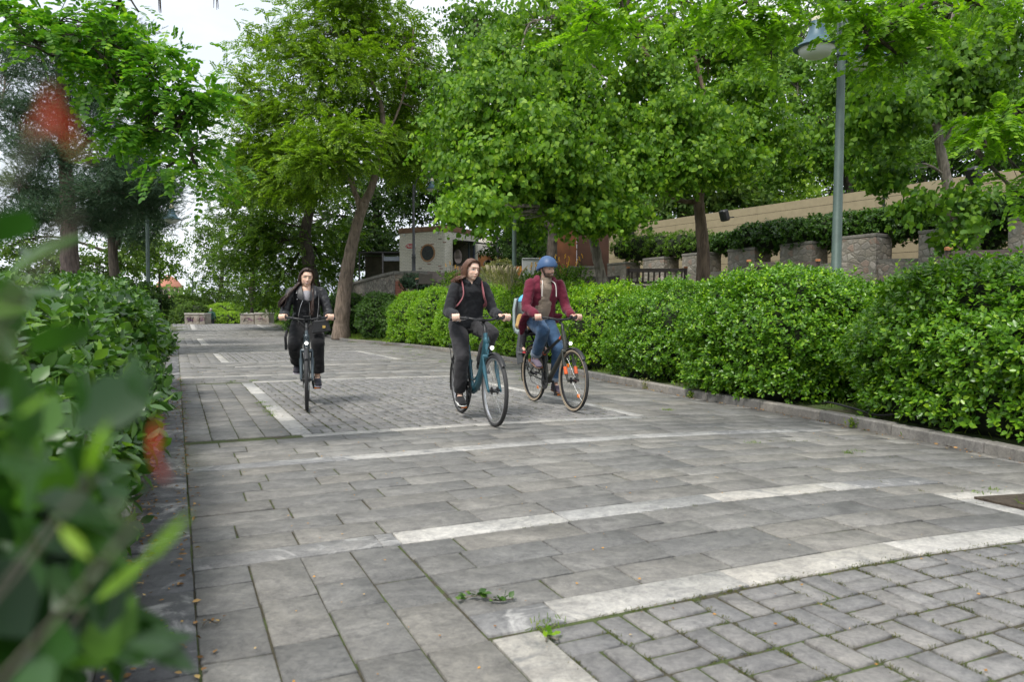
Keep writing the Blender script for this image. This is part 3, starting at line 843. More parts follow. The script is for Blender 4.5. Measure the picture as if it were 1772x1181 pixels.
tree('mulberry_tree', 'dark-trunked mulberry with a long branch reaching left behind the green lamp post', 24,
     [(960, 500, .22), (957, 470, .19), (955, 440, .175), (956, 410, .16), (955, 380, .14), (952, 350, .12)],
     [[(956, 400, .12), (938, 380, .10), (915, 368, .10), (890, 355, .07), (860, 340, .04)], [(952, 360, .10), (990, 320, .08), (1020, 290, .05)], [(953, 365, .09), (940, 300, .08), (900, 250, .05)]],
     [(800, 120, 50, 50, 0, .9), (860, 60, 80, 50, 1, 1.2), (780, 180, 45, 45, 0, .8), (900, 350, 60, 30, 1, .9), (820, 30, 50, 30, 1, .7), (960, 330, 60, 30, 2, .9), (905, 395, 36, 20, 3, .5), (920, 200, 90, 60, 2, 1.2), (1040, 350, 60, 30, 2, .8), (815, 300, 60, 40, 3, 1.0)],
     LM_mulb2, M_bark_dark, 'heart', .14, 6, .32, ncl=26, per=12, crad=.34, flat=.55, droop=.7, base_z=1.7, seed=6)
tree('mulberry_tree', 'mulberry with straight brown trunk rising between the stone piers in front of the board fence', 18.5,
     [(1217, 450, .165), (1216, 420, .155), (1213, 390, .15), (1210, 360, .14), (1209, 330, .14), (1214, 305, .15)],
     [[(1210, 330, .11), (1190, 290, .09), (1165, 250, .08), (1160, 190, .08), (1140, 130, .10), (1118, 95, .08), (1100, 40, .05)], [(1214, 310, .11), (1250, 260, .08), (1300, 220, .05)], [(1212, 320, .10), (1225, 250, .08), (1220, 170, .06), (1200, 90, .04)],
      [(1205, 350, .07), (1170, 345, .06), (1140, 315, .04)]],
     [(1130, 250, 60, 50, -1, 1.2), (1110, 130, 75, 60, 0, 1.3), (1200, 200, 70, 60, -1, 1.3), (1280, 240, 60, 50, 0, 1.1), (1170, 290, 60, 26, -1.5, .8), (1240, 278, 60, 22, -1.5, .8), (1230, 110, 70, 55, 1, 1.2), (1310, 170, 60, 50, 0, 1.0), (1160, 40, 90, 45, 1, 1.2), (1300, 80, 60, 45, 1, .9), (1340, 250, 45, 30, 0, .7), (1090, 200, 50, 50, 1, .8)],
     LM_mulb, M_bark_warm, 'heart', .125, 6, .30, ncl=27, per=13, crad=.25, flat=.6, droop=.7, base_z=1.5, seed=7)
tree('mulberry_tree', 'slender scaly-barked tree with leaves sprouting from its trunk, right of the tall lamp post', 14,
     [(1664, 460, .12), (1657, 430, .11), (1652, 395, .105), (1646, 350, .10), (1638, 310, .095), (1630, 270, .09), (1624, 235, .085), (1620, 200, .075)],
     [[(1628, 262, .05), (1650, 220, .045), (1690, 170, .03)], [(1622, 225, .06), (1600, 180, .045), (1560, 140, .03)], [(1620, 205, .06), (1630, 140, .05), (1640, 80, .04), (1650, 20, .03)]],
     [(1620, 150, 65, 50, 0, 1.2), (1540, 190, 60, 50, -1, 1.2), (1690, 120, 60, 60, 0, 1.2), (1570, 110, 60, 45, 1, 1.0), (1640, 50, 90, 50, 1, 1.3), (1540, 302, 26, 12, 0, .35), (1730, 60, 60, 60, 1, 1.0), (1740, 170, 45, 45, 1, .8), (1480, 120, 60, 50, 1.5, 1.0), (1520, 40, 70, 40, 1.5, 1.0),
      (1600, 352, 20, 12, -1, .22), (1682, 345, 20, 14, -.6, .25), (1650, 402, 30, 8, -.8, .25)],
     LM_mulb2, M_bark_grey, 'heart', .125, 6, .26, ncl=25, per=12, crad=.21, flat=.6, droop=.7, base_z=1.3, seed=8)
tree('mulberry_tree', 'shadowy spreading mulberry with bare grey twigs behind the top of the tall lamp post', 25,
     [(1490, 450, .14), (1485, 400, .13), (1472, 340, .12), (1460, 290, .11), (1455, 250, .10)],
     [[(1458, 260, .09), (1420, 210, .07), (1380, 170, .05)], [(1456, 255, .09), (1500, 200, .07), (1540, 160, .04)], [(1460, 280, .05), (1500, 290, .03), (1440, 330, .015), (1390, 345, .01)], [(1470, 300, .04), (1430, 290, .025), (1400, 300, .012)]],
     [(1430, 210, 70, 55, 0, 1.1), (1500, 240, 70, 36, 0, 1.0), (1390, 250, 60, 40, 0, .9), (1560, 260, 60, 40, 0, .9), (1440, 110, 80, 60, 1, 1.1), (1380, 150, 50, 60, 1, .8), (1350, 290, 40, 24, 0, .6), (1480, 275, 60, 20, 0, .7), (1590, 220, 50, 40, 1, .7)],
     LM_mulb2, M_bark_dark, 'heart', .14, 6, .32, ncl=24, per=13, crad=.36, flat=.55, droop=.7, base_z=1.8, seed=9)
# trees behind the board fence and the kiosk
for i, (lab, Y, tx, blobs, lm, gz) in enumerate([
    ('pale lime green tree glowing behind the board fence', 34, 1300, [(1290, 310, 55, 35, 0, 1), (1330, 290, 50, 40, 0, 1), (1370, 330, 50, 30, 0, .8)], LM_lime, 2),
    ('dark shrubby tree just above the board fence left of the lime tree', 32, 1180, [(1200, 345, 60, 35, 0, 1), (1240, 310, 50, 40, 0, 1), (1160, 320, 45, 40, 0, .8), (1280, 350, 50, 18, 0, .6), (1130, 370, 40, 30, 0, .7)], LM_far, 2),
    ('broad dark tree behind the fence at the right edge of the photo', 36, 1600, [(1500, 230, 90, 50, 0, 1.0), (1600, 210, 90, 50, 0, 1.0), (1700, 190, 90, 55, 0, 1.0), (1420, 260, 80, 50, 0, 1), (1600, 120, 120, 80, 0, 1.4), (1730, 100, 80, 80, 0, 1), (1560, 285, 60, 30, 0, .9), (1480, 300, 70, 34, 0, 1.0), (1650, 270, 70, 40, 0, 1.0), (1745, 255, 60, 45, 0, 1.0)], LM_fardark, 2),
    ('tall dark tree behind the fence filling the gap between the mulberry crowns', 44, 1300, [(1200, 160, 110, 90, 0, 1.4), (1330, 130, 110, 90, 0, 1.4), (1440, 180, 100, 90, 0, 1.2), (1260, 250, 110, 60, 0, 1.2), (1100, 260, 80, 60, 0, 1), (1380, 40, 110, 60, 0, 1.0)], LM_far, 2),
    ('dark evergreen tree standing behind the white brick kiosk', 44, 790, [(740, 340, 60, 50, 0, 1.2), (690, 300, 60, 60, 0, 1.2), (800, 350, 55, 35, 0, 1), (760, 250, 70, 60, 0, 1.2), (860, 330, 60, 50, 0, 1), (700, 220, 50, 60, 0, .9)], LM_fardark, 2.5),
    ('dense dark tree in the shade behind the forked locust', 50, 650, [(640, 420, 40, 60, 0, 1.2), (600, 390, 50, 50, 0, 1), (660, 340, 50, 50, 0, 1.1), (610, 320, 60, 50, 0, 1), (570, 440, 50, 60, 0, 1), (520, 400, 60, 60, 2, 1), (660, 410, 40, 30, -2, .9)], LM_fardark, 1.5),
    ('dark tree seen through the branches above the beige awning', 42, 930, [(930, 380, 50, 40, 0, 1), (890, 400, 40, 40, 0, .8), (960, 340, 60, 40, 0, 1), (1010, 300, 60, 60, 0, 1), (1060, 350, 50, 40, 0, .9), (915, 430, 35, 28, -2, .8)], LM_fardark, 2.5)]):
    tree('broadleaf_tree', lab, Y, [(tx, 480, .3), (tx + 5, 420, .28), (tx, 360, .24), (tx - 5, 300, .18)], [], blobs, lm, M_bark_dark, 'diam', .26, 8, .5, ncl=34, per=9, crad=.75, flat=.5, droop=.4, group='trees behind the terrace', base_z=gz, seed=20 + i, wid=1.1)
# far end of the walk
far = [('slender tree with layered leaves right of the far lamp, beyond the walk', 66, [(378, 570, .22), (380, 520, .2), (384, 480, .17), (384, 440, .12), (380, 400, .08)],
        [(385, 500, 42, 26, 0, 1.2), (370, 455, 35, 28, 0, 1), (400, 440, 40, 30, 2, 1), (385, 395, 28, 25, 0, .8), (355, 415, 18, 14, 0, .4), (410, 530, 40, 18, 2, .8), (350, 520, 26, 14, 0, .5), (430, 480, 40, 40, 4, 1.0), (345, 395, 10, 10, 0, .2)], LM_far, .2),
       ('feathery dark green tree at the end of the walk, under the lime crown', 58, [(432, 565, .25), (436, 500, .22), (440, 440, .18), (440, 380, .12)],
        [(440, 400, 45, 40, 0, 1.2), (420, 350, 35, 30, 0, .8), (450, 460, 40, 35, 0, 1), (470, 500, 40, 35, 2, 1), (415, 310, 28, 30, 0, .7), (470, 360, 50, 40, 3, 1)], LM_locust2, .2),
       ('small tree with a thin dark trunk hiding the red-roofed dome', 62, [(275, 560, .12), (275, 520, .10), (276, 480, .09), (272, 440, .07)],
        [(284, 466, 24, 14, 0, .9), (262, 430, 24, 20, 0, .8), (236, 450, 22, 20, 1, .7), (300, 432, 14, 10, 0, .4), (250, 400, 22, 24, 0, .6)], LM_locust2, .22),
       ('thin green tree between the conifer and the left lamp post', 40, [(190, 560, .12), (195, 500, .11), (200, 440, .09)],
        [(210, 455, 40, 28, 0, 1), (160, 470, 36, 24, 0, .9), (240, 420, 28, 30, 0, .8), (60, 450, 50, 30, 0, 1), (20, 420, 40, 40, 0, .8), (110, 460, 30, 24, 0, .7)], LM_far, .18)]
for i, (lab, Y, tr, bl, lm, sz) in enumerate(far):
    tree('broadleaf_tree', lab, Y, tr, [], bl, lm, M_bark_dark, 'diam', sz * 1.25, 7, .5, ncl=24, per=8, crad=.55, flat=.4, droop=.3, group='trees at the far end of the walk', base_z=-.6, seed=40 + i, wid=1.1)
# the conifers on the left
tree('conifer_tree', 'big blue-green conifer with a thick pale trunk behind the left hedge', 21,
     [(121, 500, .26), (121, 470, .25), (120, 430, .235), (119, 390, .225), (117, 340, .20), (112, 280, .17), (108, 200, .12), (100, 100, .08), (95, 20, .05)],
     [[(118, 350, .08), (180, 330, .06), (250, 300, .03)], [(112, 280, .08), (170, 230, .05), (230, 190, .03)], [(119, 380, .07), (60, 350, .05), (10, 340, .03)], [(110, 240, .07), (50, 200, .05), (0, 190, .03)]],
     [(200, 270, 60, 30, -1, 1), (250, 310, 45, 26, -1, 1), (180, 330, 60, 22, -1, .9), (230, 360, 45, 22, 0, .9), (150, 220, 60, 36, 0, 1), (80, 260, 60, 36, -1, 1.1), (40, 320, 50, 36, 0, 1), (20, 220, 50, 50, 0, 1), (90, 180, 60, 40, 0, 1), (150, 150, 60, 40, 0, 1),
      (220, 180, 50, 40, 1, .8), (60, 110, 60, 50, 0, 1), (150, 80, 60, 40, 0, .8), (80, 370, 50, 18, -1, .8), (170, 385, 45, 16, 0, .7), (280, 330, 25, 18, 0, .5), (10, 120, 40, 60, 1, .8), (220, 60, 30, 40, 1, .5)],
     LM_conif, M_bark_pine, 'needle', .072, 22, .24, ncl=36, per=24, crad=.24, flat=.45, droop=.1, outw=.7, base_z=.4, seed=11, wid=1.5)
tree('conifer_tree', 'darker conifer with two thin trunks between the big conifer and the left lamp post', 27,
     [(200, 500, .18), (196, 450, .17), (193, 400, .15), (186, 350, .13), (180, 300, .10)],
     [[(196, 440, .10), (210, 400, .10), (204, 370, .08), (210, 320, .06)]],
     [(190, 350, 50, 26, 0, 1), (240, 340, 40, 30, 0, .9), (150, 380, 50, 24, 1, .9), (230, 400, 36, 20, 0, .8), (200, 300, 60, 30, 1, 1), (100, 330, 60, 40, 1, 1), (30, 380, 50, 30, 1, .9), (260, 380, 26, 24, 0, .6)],
     LM_conif, M_bark_dark, 'needle', .09, 20, .3, ncl=36, per=24, crad=.32, flat=.45, droop=.1, outw=.7, base_z=.4, seed=12, wid=1.6)
# black locust branches overhanging the walk
tree('robinia_tree', 'black locust reaching into the top left corner with rounded leaflets hanging before the sky', 5.4,
     [(-900, 560, .22), (-900, 300, .20), (-860, 0, .17), (-700, -300, .13), (-450, -330, .09)],
     [[(-450, -330, .06), (-200, -160, .04), (0, 10, .022), (60, 70, .014), (150, 60, .01), (260, 110, .007)], [(0, 10, .018), (30, 50, .012), (90, 95, .008)], [(60, 30, .012), (170, 90, .01), (230, 150, .008), (285, 90, .005)],
      [(170, 90, .01), (220, 170, .009), (290, 210, .006), (330, 260, .004)], [(-200, -160, .025), (100, -110, .018), (190, -50, .01), (240, 20, .006)]],
     [(20, 40, 70, 45, 0, 1.1), (110, 30, 80, 45, 0, 1.2), (180, 70, 60, 45, 0, 1.1), (60, 80, 60, 25, -.3, .6), (240, 110, 50, 45, 0, 1.1), (200, 140, 50, 40, .2, 1), (290, 150, 45, 40, 0, 1), (260, 200, 50, 36, .1, 1), (320, 200, 35, 36, 0, .8), (230, 235, 40, 22, .1, .6), (330, 255, 30, 28, 0, .6), (355, 160, 26, 14, 0, .35), (375, 175, 20, 14, 0, .25), (290, 290, 26, 12, 0, .3), (345, 305, 16, 10, 0, .16), (150, 110, 50, 30, 0, .7), (200, 20, 35, 26, .3, .6), (285, 90, 22, 16, .1, .25)],
     LM_robin, M_bark_dark, 'frond', .045, 7, .17, ncl=12, per=5, crad=.09, flat=.6, droop=.45, base_z=.1, rach=True, seed=13, bump_=False)
tree('robinia_tree', 'black locust hanging bright compound leaves over the lamp from the top right', 5.8,
     [(2500, 600, .24), (2500, 300, .22), (2450, 0, .18), (2300, -350, .14), (2000, -300, .10)],
     [[(2000, -300, .05), (1800, -120, .03), (1600, -40, .018), (1450, 0, .012), (1300, -30, .01), (1150, -20, .008), (1040, -10, .005)], [(2000, -300, .04), (1900, 50, .02), (1800, 200, .012), (1740, 240, .008), (1690, 260, .004)],
      [(1600, -40, .012), (1560, 40, .008), (1500, 80, .005)], [(1300, -30, .008), (1320, 30, .006), (1330, 70, .004)]],
     [(1020, 30, 45, 26, 0, .8), (1080, 15, 45, 20, 0, .7), (1010, 70, 26, 20, 0, .4), (1100, 65, 28, 12, 0, .35), (1180, 5, 50, 16, 0, .5), (1260, 15, 60, 24, 0, .9), (1310, 30, 40, 34, 0, 1), (1390, 0, 50, 16, 0, .7), (1335, 95, 22, 20, 0, .3), (1290, 60, 30, 24, 0, .5), (1490, 30, 38, 36, 0, .9), (1540, 40, 55, 40, 0, 1.1), (1510, 95, 40, 36, .2, .9), (1610, 20, 60, 30, 0, 1), (1700, 10, 60, 26, 0, .9), (1570, 110, 30, 26, .2, .5),
      (1760, 190, 45, 26, 0, .8), (1720, 215, 45, 20, 0, .7), (1760, 245, 40, 24, 0, .7), (1700, 235, 30, 14, 0, .4), (1775, 305, 20, 16, 0, .25), (1772, 345, 14, 18, 0, .2)],
     LM_robin2, M_bark_dark, 'frond', .042, 8, .18, ncl=12, per=5, crad=.09, flat=.5, droop=.4, base_z=.1, rach=True, seed=14, bump_=False)
# ================================================================== TERRACE, WALLS, BUILDINGS
def stone_mat(name, scale, cols, mortar, mw=.09, stretch=(1, 1, 1.25), rough=.9):
    m, t, b, o = _mat(name)
    tc = t.nodes.new('ShaderNodeTexCoord'); mp = t.nodes.new('ShaderNodeMapping'); mp.inputs[3].default_value = stretch
    nz_ = _n(t, 'ShaderNodeTexNoise'); nz_.inputs['Scale'].default_value = scale * .9; nz_.inputs['Detail'].default_value = 3
    t.links.new(tc.outputs['Object'], nz_.inputs[0])
    vm = _n(t, 'ShaderNodeVectorMath', operation='MULTIPLY_ADD'); t.links.new(nz_.outputs[1], vm.inputs[0]); vm.inputs[1].default_value = (.35 / scale * 2,) * 3; t.links.new(tc.outputs['Object'], vm.inputs[2])
    t.links.new(vm.outputs[0], mp.inputs[0])
    v1 = _n(t, 'ShaderNodeTexVoronoi'); v1.inputs['Scale'].default_value = scale; t.links.new(mp.outputs[0], v1.inputs[0])
    v2 = _n(t, 'ShaderNodeTexVoronoi', feature='DISTANCE_TO_EDGE'); v2.inputs['Scale'].default_value = scale; t.links.new(mp.outputs[0], v2.inputs[0])
    sp = t.nodes.new('ShaderNodeSeparateColor'); t.links.new(v1.outputs['Color'], sp.inputs[0])
    c = ramp(t, sp.outputs[0], [(i / (len(cols) - 1), c_) for i, c_ in enumerate(cols)])
    f = noise(t, scale * 5, 6, .65)
    c = mixc(t, .7, c, ramp(t, f, [(.3, (.6, .6, .6)), (.7, (1.3, 1.3, 1.3))]), 'MULTIPLY')
    ms = ramp(t, v2.outputs[0], [(mw * .5, (1, 1, 1)), (mw, (0, 0, 0))])
    c = mixc(t, ms, c, mortar)
    c = mixc(t, .5, c, ramp(t, noise(t, 1.2, 5, .6), [(.35, (.55, .56, .5)), (.65, (1.2, 1.2, 1.2))]), 'MULTIPLY')
    t.links.new(c, b.inputs['Base Color']); b.inputs['Roughness'].default_value = rough
    h = ramp(t, v2.outputs[0], [(0, (0, 0, 0)), (mw * 1.6, (1, 1, 1))]); bump(t, b, h, .5, .02)
    return m
def brick_mat(name, col, col2, mortar, bw=.24, bh=.075, bias=-.6):
    m, t, b, o = _mat(name)
    tc = t.nodes.new('ShaderNodeTexCoord'); g = t.nodes.new('ShaderNodeNewGeometry')
    # walls run along the object's local x or y: use x+y as the run
    s = t.nodes.new('ShaderNodeSeparateXYZ'); t.links.new(tc.outputs['Object'], s.inputs[0])
    a = _n(t, 'ShaderNodeMath', operation='ADD'); t.links.new(s.outputs[0], a.inputs[0]); t.links.new(s.outputs[1], a.inputs[1])
    cb = t.nodes.new('ShaderNodeCombineXYZ'); t.links.new(a.outputs[0], cb.inputs[0]); t.links.new(s.outputs[2], cb.inputs[1])
    br = t.nodes.new('ShaderNodeTexBrick'); t.links.new(cb.outputs[0], br.inputs[0])
    br.inputs['Color1'].default_value = (*col, 1); br.inputs['Color2'].default_value = (*col2, 1); br.inputs['Mortar'].default_value = (*mortar, 1)
    br.inputs['Scale'].default_value = 1; br.inputs['Brick Width'].default_value = bw; br.inputs['Row Height'].default_value = bh; br.inputs['Mortar Size'].default_value = .008; br.inputs['Bias'].default_value = bias
    c = mixc(t, .6, br.outputs[0], ramp(t, noise(t, 12, 5, .6), [(.3, (.75, .75, .75)), (.7, (1.15, 1.15, 1.15))]), 'MULTIPLY')
    t.links.new(c, b.inputs['Base Color']); b.inputs['Roughness'].default_value = .85
    iv = _n(t, 'ShaderNodeMath', operation='SUBTRACT'); iv.inputs[0].default_value = 1; t.links.new(br.outputs[1], iv.inputs[1])
    bump(t, b, iv.outputs[0], .8, .01); return m
M_rubble = stone_mat('rubble_stone', 5.2, [(.20, .185, .165), (.34, .30, .25), (.23, .21, .19), (.42, .39, .35), (.28, .20, .16), (.30, .28, .25)], (.235, .215, .185), .11)
M_rubble2 = stone_mat('rubble_wall', 3.6, [(.20, .185, .165), (.30, .27, .235), (.16, .145, .13), (.36, .33, .29), (.24, .20, .17)], (.11, .10, .085))
M_cope = plain('cope_stone', (.18, .17, .15), .9, var=.3, sc=6, bmp=.6, bsc=30)
M_brickred = brick_mat('red_brick', (.30, .085, .05), (.22, .07, .045), (.26, .22, .18))
M_brickwhite = brick_mat('painted_brick', (.74, .69, .60), (.66, .61, .52), (.42, .39, .33), bias=-.2)
M_fence = plain('fence_board', (.33, .275, .175), .75, var=.10, sc=5, bmp=.3, bsc=40)
M_black = plain('black_plastic', (.012, .012, .013), .45, var=.2)
M_dark = plain('dark_metal', (.035, .036, .038), .45, .6, var=.2)
M_teal = plain('lamp_green', (.060, .092, .078), .5, .15, var=.25, sc=5)
M_tealblue = plain('lamp_blue', (.05, .105, .135), .5, .1, var=.2)
M_greypole = plain('grey_pole', (.07, .07, .075), .5, .3, var=.2)
M_glasswhite = plain('frosted_glass', (.62, .64, .62), .35, var=.03)
M_cream = plain('cream_plastic', (.55, .52, .36), .5)
M_wood = plain('warm_wood', (.36, .19, .09), .6, var=.25, sc=14)
M_benchw = plain('bench_paint', (.075, .055, .048), .55, var=.2, sc=10)
M_benchc = plain('bench_cap', (.42, .17, .07), .6, var=.15)
M_corten = plain('rusty_steel', (.17, .062, .024), .75, .1, var=.4, sc=1.6, bmp=.2, bsc=20)
M_corten2 = plain('rusty_steel_dark', (.075, .033, .020), .6, .2, var=.3, sc=1.4)
M_canvas = plain('beige_canvas', (.52, .47, .40), .9, var=.08, sc=3)
M_orange = plain('orange_cloth', (.80, .16, .02), .8, var=.08)
M_greybox = plain('grey_cabinet', (.36, .37, .37), .5, .1, var=.06)
M_terra = plain('terracotta', (.48, .115, .03), .7, var=.12)
M_rattan = plain('grey_canvas', (.105, .09, .085), .85, var=.2, sc=20)
M_darkroom = plain('dark_interior', (.014, .013, .013), .8)

# terrace ground behind the hedges: level rising away from the camera
TF = [(8.5, 2.0, .75), (5.9, 8.0, .95), (5.1, 10.0, 1.05), (4.35, 13.0, 1.2), (3.6, 16, 1.35), (2.8, 19.5, 1.5), (1.2, 23.5, 1.9), (-.7, 27.5, 2.5), (-1.9, 30.2, 2.9), (-3.5, 32.8, 3.0), (-4.9, 34.2, 3.0), (-6.7, 38.0, 3.0), (-8.1, 42.0, 3.0), (-9.5, 48, 3.0), (-9.5, 60, 2.0)]
tv, tfc = [], []
for (x, y, z) in TF: tv += [(x, y, 0), (x + .05, y, z - .02), (x + 4, y + 2, z), (x + 12, y + 5, z + .15), (x + 60, y + 20, z + 1.0)]
for i in range(len(TF) - 1):
    for j in range(4): tfc.append((i * 5 + j, i * 5 + j + 1, (i + 1) * 5 + j + 1, (i + 1) * 5 + j))
tag(link('terrace_ground', np_mesh('terrace_ground', np.array(tv, float), [np.array(tfc)]), soil_mat('terrace_earth', (.05, .045, .035), (.17, .15, .12), (.07, .10, .035))), kind='structure')

def wall_run(mb, pts, th, cope=None):
    """pts: (x,y,z_bottom,z_top) running wall of thickness th (towards the right/back)"""
    P = [np.array(p, float) for p in pts]; n = len(P); V = []
    for i, p in enumerate(P):
        d = P[min(i + 1, n - 1)][:2] - P[max(i - 1, 0)][:2]; d /= np.linalg.norm(d); nn = np.array([d[1], -d[0]]) * th
        if nn[1] < 0: nn = -nn
        V += [(p[0], p[1], p[2]), (p[0], p[1], p[3]), (p[0] + nn[0], p[1] + nn[1], p[3]), (p[0] + nn[0], p[1] + nn[1], p[2])]
    F = [(i * 4 + k, i * 4 + (k + 1) % 4, (i + 1) * 4 + (k + 1) % 4, (i + 1) * 4 + k) for i in range(n - 1) for k in range(4)]
    F += [(3, 2, 1, 0), tuple((n - 1) * 4 + k for k in range(4))]
    mb.add(V, F); return mb
def W(px, Y, ytop=None, z=None):
    p = at(px, 547 if ytop is None else ytop, Y); return (p.x, p.y, p.z if z is None else z)
# retaining wall left of the kiosk
root = empty('stone_wall', W(665, 34.8, z=0)); tag(root, 'tall rubble retaining wall with grey coping curving below the white brick kiosk', 'wall')
o0 = np.array(root.location)
def rel(p): return tuple(np.array(p[:2]) - o0[:2])
mb = MB(); pts = []
for px, Y, yt in ((602, 46, 492), (618, 41.5, 487), (634, 38.2, 483), (655, 36, 477), (683, 34, 470)):
    x, y, z = W(px, Y, yt); r_ = rel((x, y)); pts.append((r_[0], r_[1], -.3, z - .12))
wall_run(mb, pts, .5).build('stonework', M_rubble2, root)
mb = MB(); wall_run(mb, [(a - .05, b - .06, d + .002, d + .14) for a, b, c, d in pts], .62).build('coping', M_cope, root)
root = empty('brick_wall', W(700, 33.2, z=0)); tag(root, 'red brick wall end with stone courses below the grey lamp post', 'wall')
o0 = np.array(root.location)
a = W(684, 33.9, 470); b = W(702, 33.3, 469); c = W(728, 32.6, 469)
mb = MB(); wall_run(mb, [(*rel(a), -.3, a[2] - .45), (*rel(b), -.3, b[2] - .45)], .5).build('brickwork', M_brickred, root)
mb = MB(); wall_run(mb, [(rel(b)[0] + .01, rel(b)[1], -.3, c[2] - .14), (*rel(c), -.3, c[2] - .14)], .5); wall_run(mb, [(*rel(a), a[2] - .44, a[2] - .14), (*rel(b), b[2] - .44, b[2] - .14)], .5)
mb.build('stonework', stone_mat('flat_stone', 5, [(.24, .21, .17), (.34, .30, .24), (.30, .12, .08), (.40, .36, .29)], (.15, .13, .11), stretch=(.6, .6, 2.6)), root)
mb = MB(); wall_run(mb, [(rel(a)[0] - .05, rel(a)[1] - .06, a[2] - .138, a[2]), (rel(c)[0], rel(c)[1] - .06, c[2] - .138, c[2])], .62).build('coping', M_cope, root)

# kiosk
kx0 = W(770, 36, z=2.9)
root = empty('kiosk', kx0, math.atan2(.5, -.865) - math.pi); tag(root, 'white painted brick kiosk with round window and brown roof edge', 'kiosk')
# local: front face along -x ... 0 (length 2.8), side face along +y
Kh = 2.35
mb = MB(); mb.cur = 0
mb.box((-1.4, .12, Kh / 2), (2.8, .24, Kh)); mb.box((-2.68, 1.5, Kh / 2), (.24, 2.5, Kh)); mb.box((-1.4, 2.87, Kh / 2), (2.8, .24, Kh))
mb.box((-.12, .46, Kh / 2), (.24, .44, Kh)); mb.box((-.12, 1.7, .35), (.24, 2.1, .7)); mb.box((-.12, 1.7, Kh - .2), (.24, 2.1, .4)); mb.box((-.12, 2.75, Kh / 2), (.242, .01, Kh))
kiosk_wall = mb
mb = MB(); mb.box((-1.4, 1.48, Kh + .13), (2.88, 3.06, .26), bev=.02); mb.build('roof', plain('fascia_wood', (.20, .105, .06), .7, var=.25, sc=5), root)
mb = MB(); mb.lathe([(.36, .0), (.40, -.03), (.44, -.03), (.455, 0), (.455, .02), (.36, .02)], (-1.03, -.004, 1.30), 36, 'y'); win = mb.build('window', M_wood, root, 40)
mb = MB(); mb.lathe([(.001, 0), (.362, 0), (.362, .01), (.001, .01)], (-1.03, -.012, 1.30), 36, 'y')
mg = plain('dark_glass', (.02, .026, .02), .12, .0, .6, 9, spec=.12); mb.build('pane', mg, win)
mb = MB(); mb.box((-.02, 1.7, .73), (.5, 2.1, .05)); mb.build('counter', M_dark, root)
mb = MB(); mb.slab([(.0, .7, 1.96), (.0, 2.7, 1.96), (1.25, 2.7, 1.80), (1.25, .7, 1.80)], .03, (.13, 0, 1)); mb.tube([(.0, .8, 1.35), (.85, .8, 1.85)], .012, 6); mb.tube([(.0, 2.6, 1.35), (.85, 2.6, 1.85)], .012, 6); mb.build('serving_hatch', M_dark, root)
mb = MB(); mb.box((-.03, 2.2, 1.35), (.06, .1, 1.2)); mb.box((-.03, 2.66, 1.35), (.06, .14, 1.2)); mb.build('door_frame', plain('blue_grey_paint', (.10, .12, .17), .6), root)
mb = MB(); mb.box((-1.4, 1.5, .02), (2.3, 2.3, .04)); mb.box((-1.4, 1.5, Kh - .03), (2.3, 2.3, .04)); mb.box((-2.5, 1.5, 1.2), (.03, 2.3, 2.2)); mb.build('interior', M_darkroom, root)
for k, xx in enumerate((-2.45, -.42)):
    mb = MB(); mb.box((xx, -.05, Kh - .10), (.06, .08, .12), bev=.01); mb.build('spotlight', M_glasswhite, root)
mb = kiosk_wall
for dx, dz, w_, m_ in ((-.30, .62, .2, 0), (-.1, .5, .2, 0), (.1, 1.78, .2, 0), (-.95, .75, .2, 0), (-1.9, .6, .2, 0), (-.28, 1.95, .2, 1), (-.75, 1.72, .2, 0), (-1.35, 1.62, .2, 1), (-1.5, .54, .2, 1), (-1.4, .22, .2, 1)):
    mb.cur = m_ + 1; mb.box((dx - .12 if dx > -.2 else dx, -.001, dz), (w_, .006, .062))
mb.build('wall', [M_brickwhite, plain('worn_red', (.33, .20, .16), .9), plain('worn_grey', (.20, .18, .14), .9)], root)
# sign on the kiosk
def text_obj(name, s, size, mat, parent, loc, rot, ext=.004, cu=None, shear=0):
    c = bpy.data.curves.new(name, 'FONT'); c.body = s; c.size = size; c.extrude = ext; c.align_x = 'CENTER'; c.align_y = 'CENTER'; c.shear = shear
    o = bpy.data.objects.new(name, c); C.objects.link(o); dg = bpy.context.evaluated_depsgraph_get(); dg.update()
    me = bpy.data.meshes.new_from_object(o.evaluated_get(dg)); bpy.data.objects.remove(o)
    o = link(name, me, mat, parent); o.location = loc; o.rotation_euler = rot; return o
sg = MB(); n = 32
def oval(rx, rz, c, y0, y1): return [(c[0] + rx * math.cos(a), y0, c[1] + rz * math.sin(a)) for a in np.linspace(0, 2 * math.pi, n, False)]
def disc(mb, rx, rz, c, y0, y1):
    A = oval(rx, rz, c, y0, y0); B = [(p[0], y1, p[2]) for p in A]
    mb.add(A + B, [tuple(range(n)), tuple(range(n, 2 * n))[::-1]] + [(i, n + i, n + (i + 1) % n, (i + 1) % n) for i in range(n)])
sr = empty('sign', (0, 0, 0)); sr.parent = root
m1 = MB(); disc(m1, .33, .165, (-2.05, 1.68), -.10, -.004); m1.build('board', plain('sign_white', (.70, .68, .62), .5), sr)
m1 = MB(); disc(m1, .29, .125, (-2.05, 1.68), -.108, -.10); m1.build('red_field', plain('sign_red', (.42, .012, .02), .45), sr)
text_obj('lettering', 'Molos', .19, plain('sign_letter', (.75, .73, .68), .5), sr, (-2.05, -.112, 1.68), (math.pi / 2, 0, 0), shear=.25)
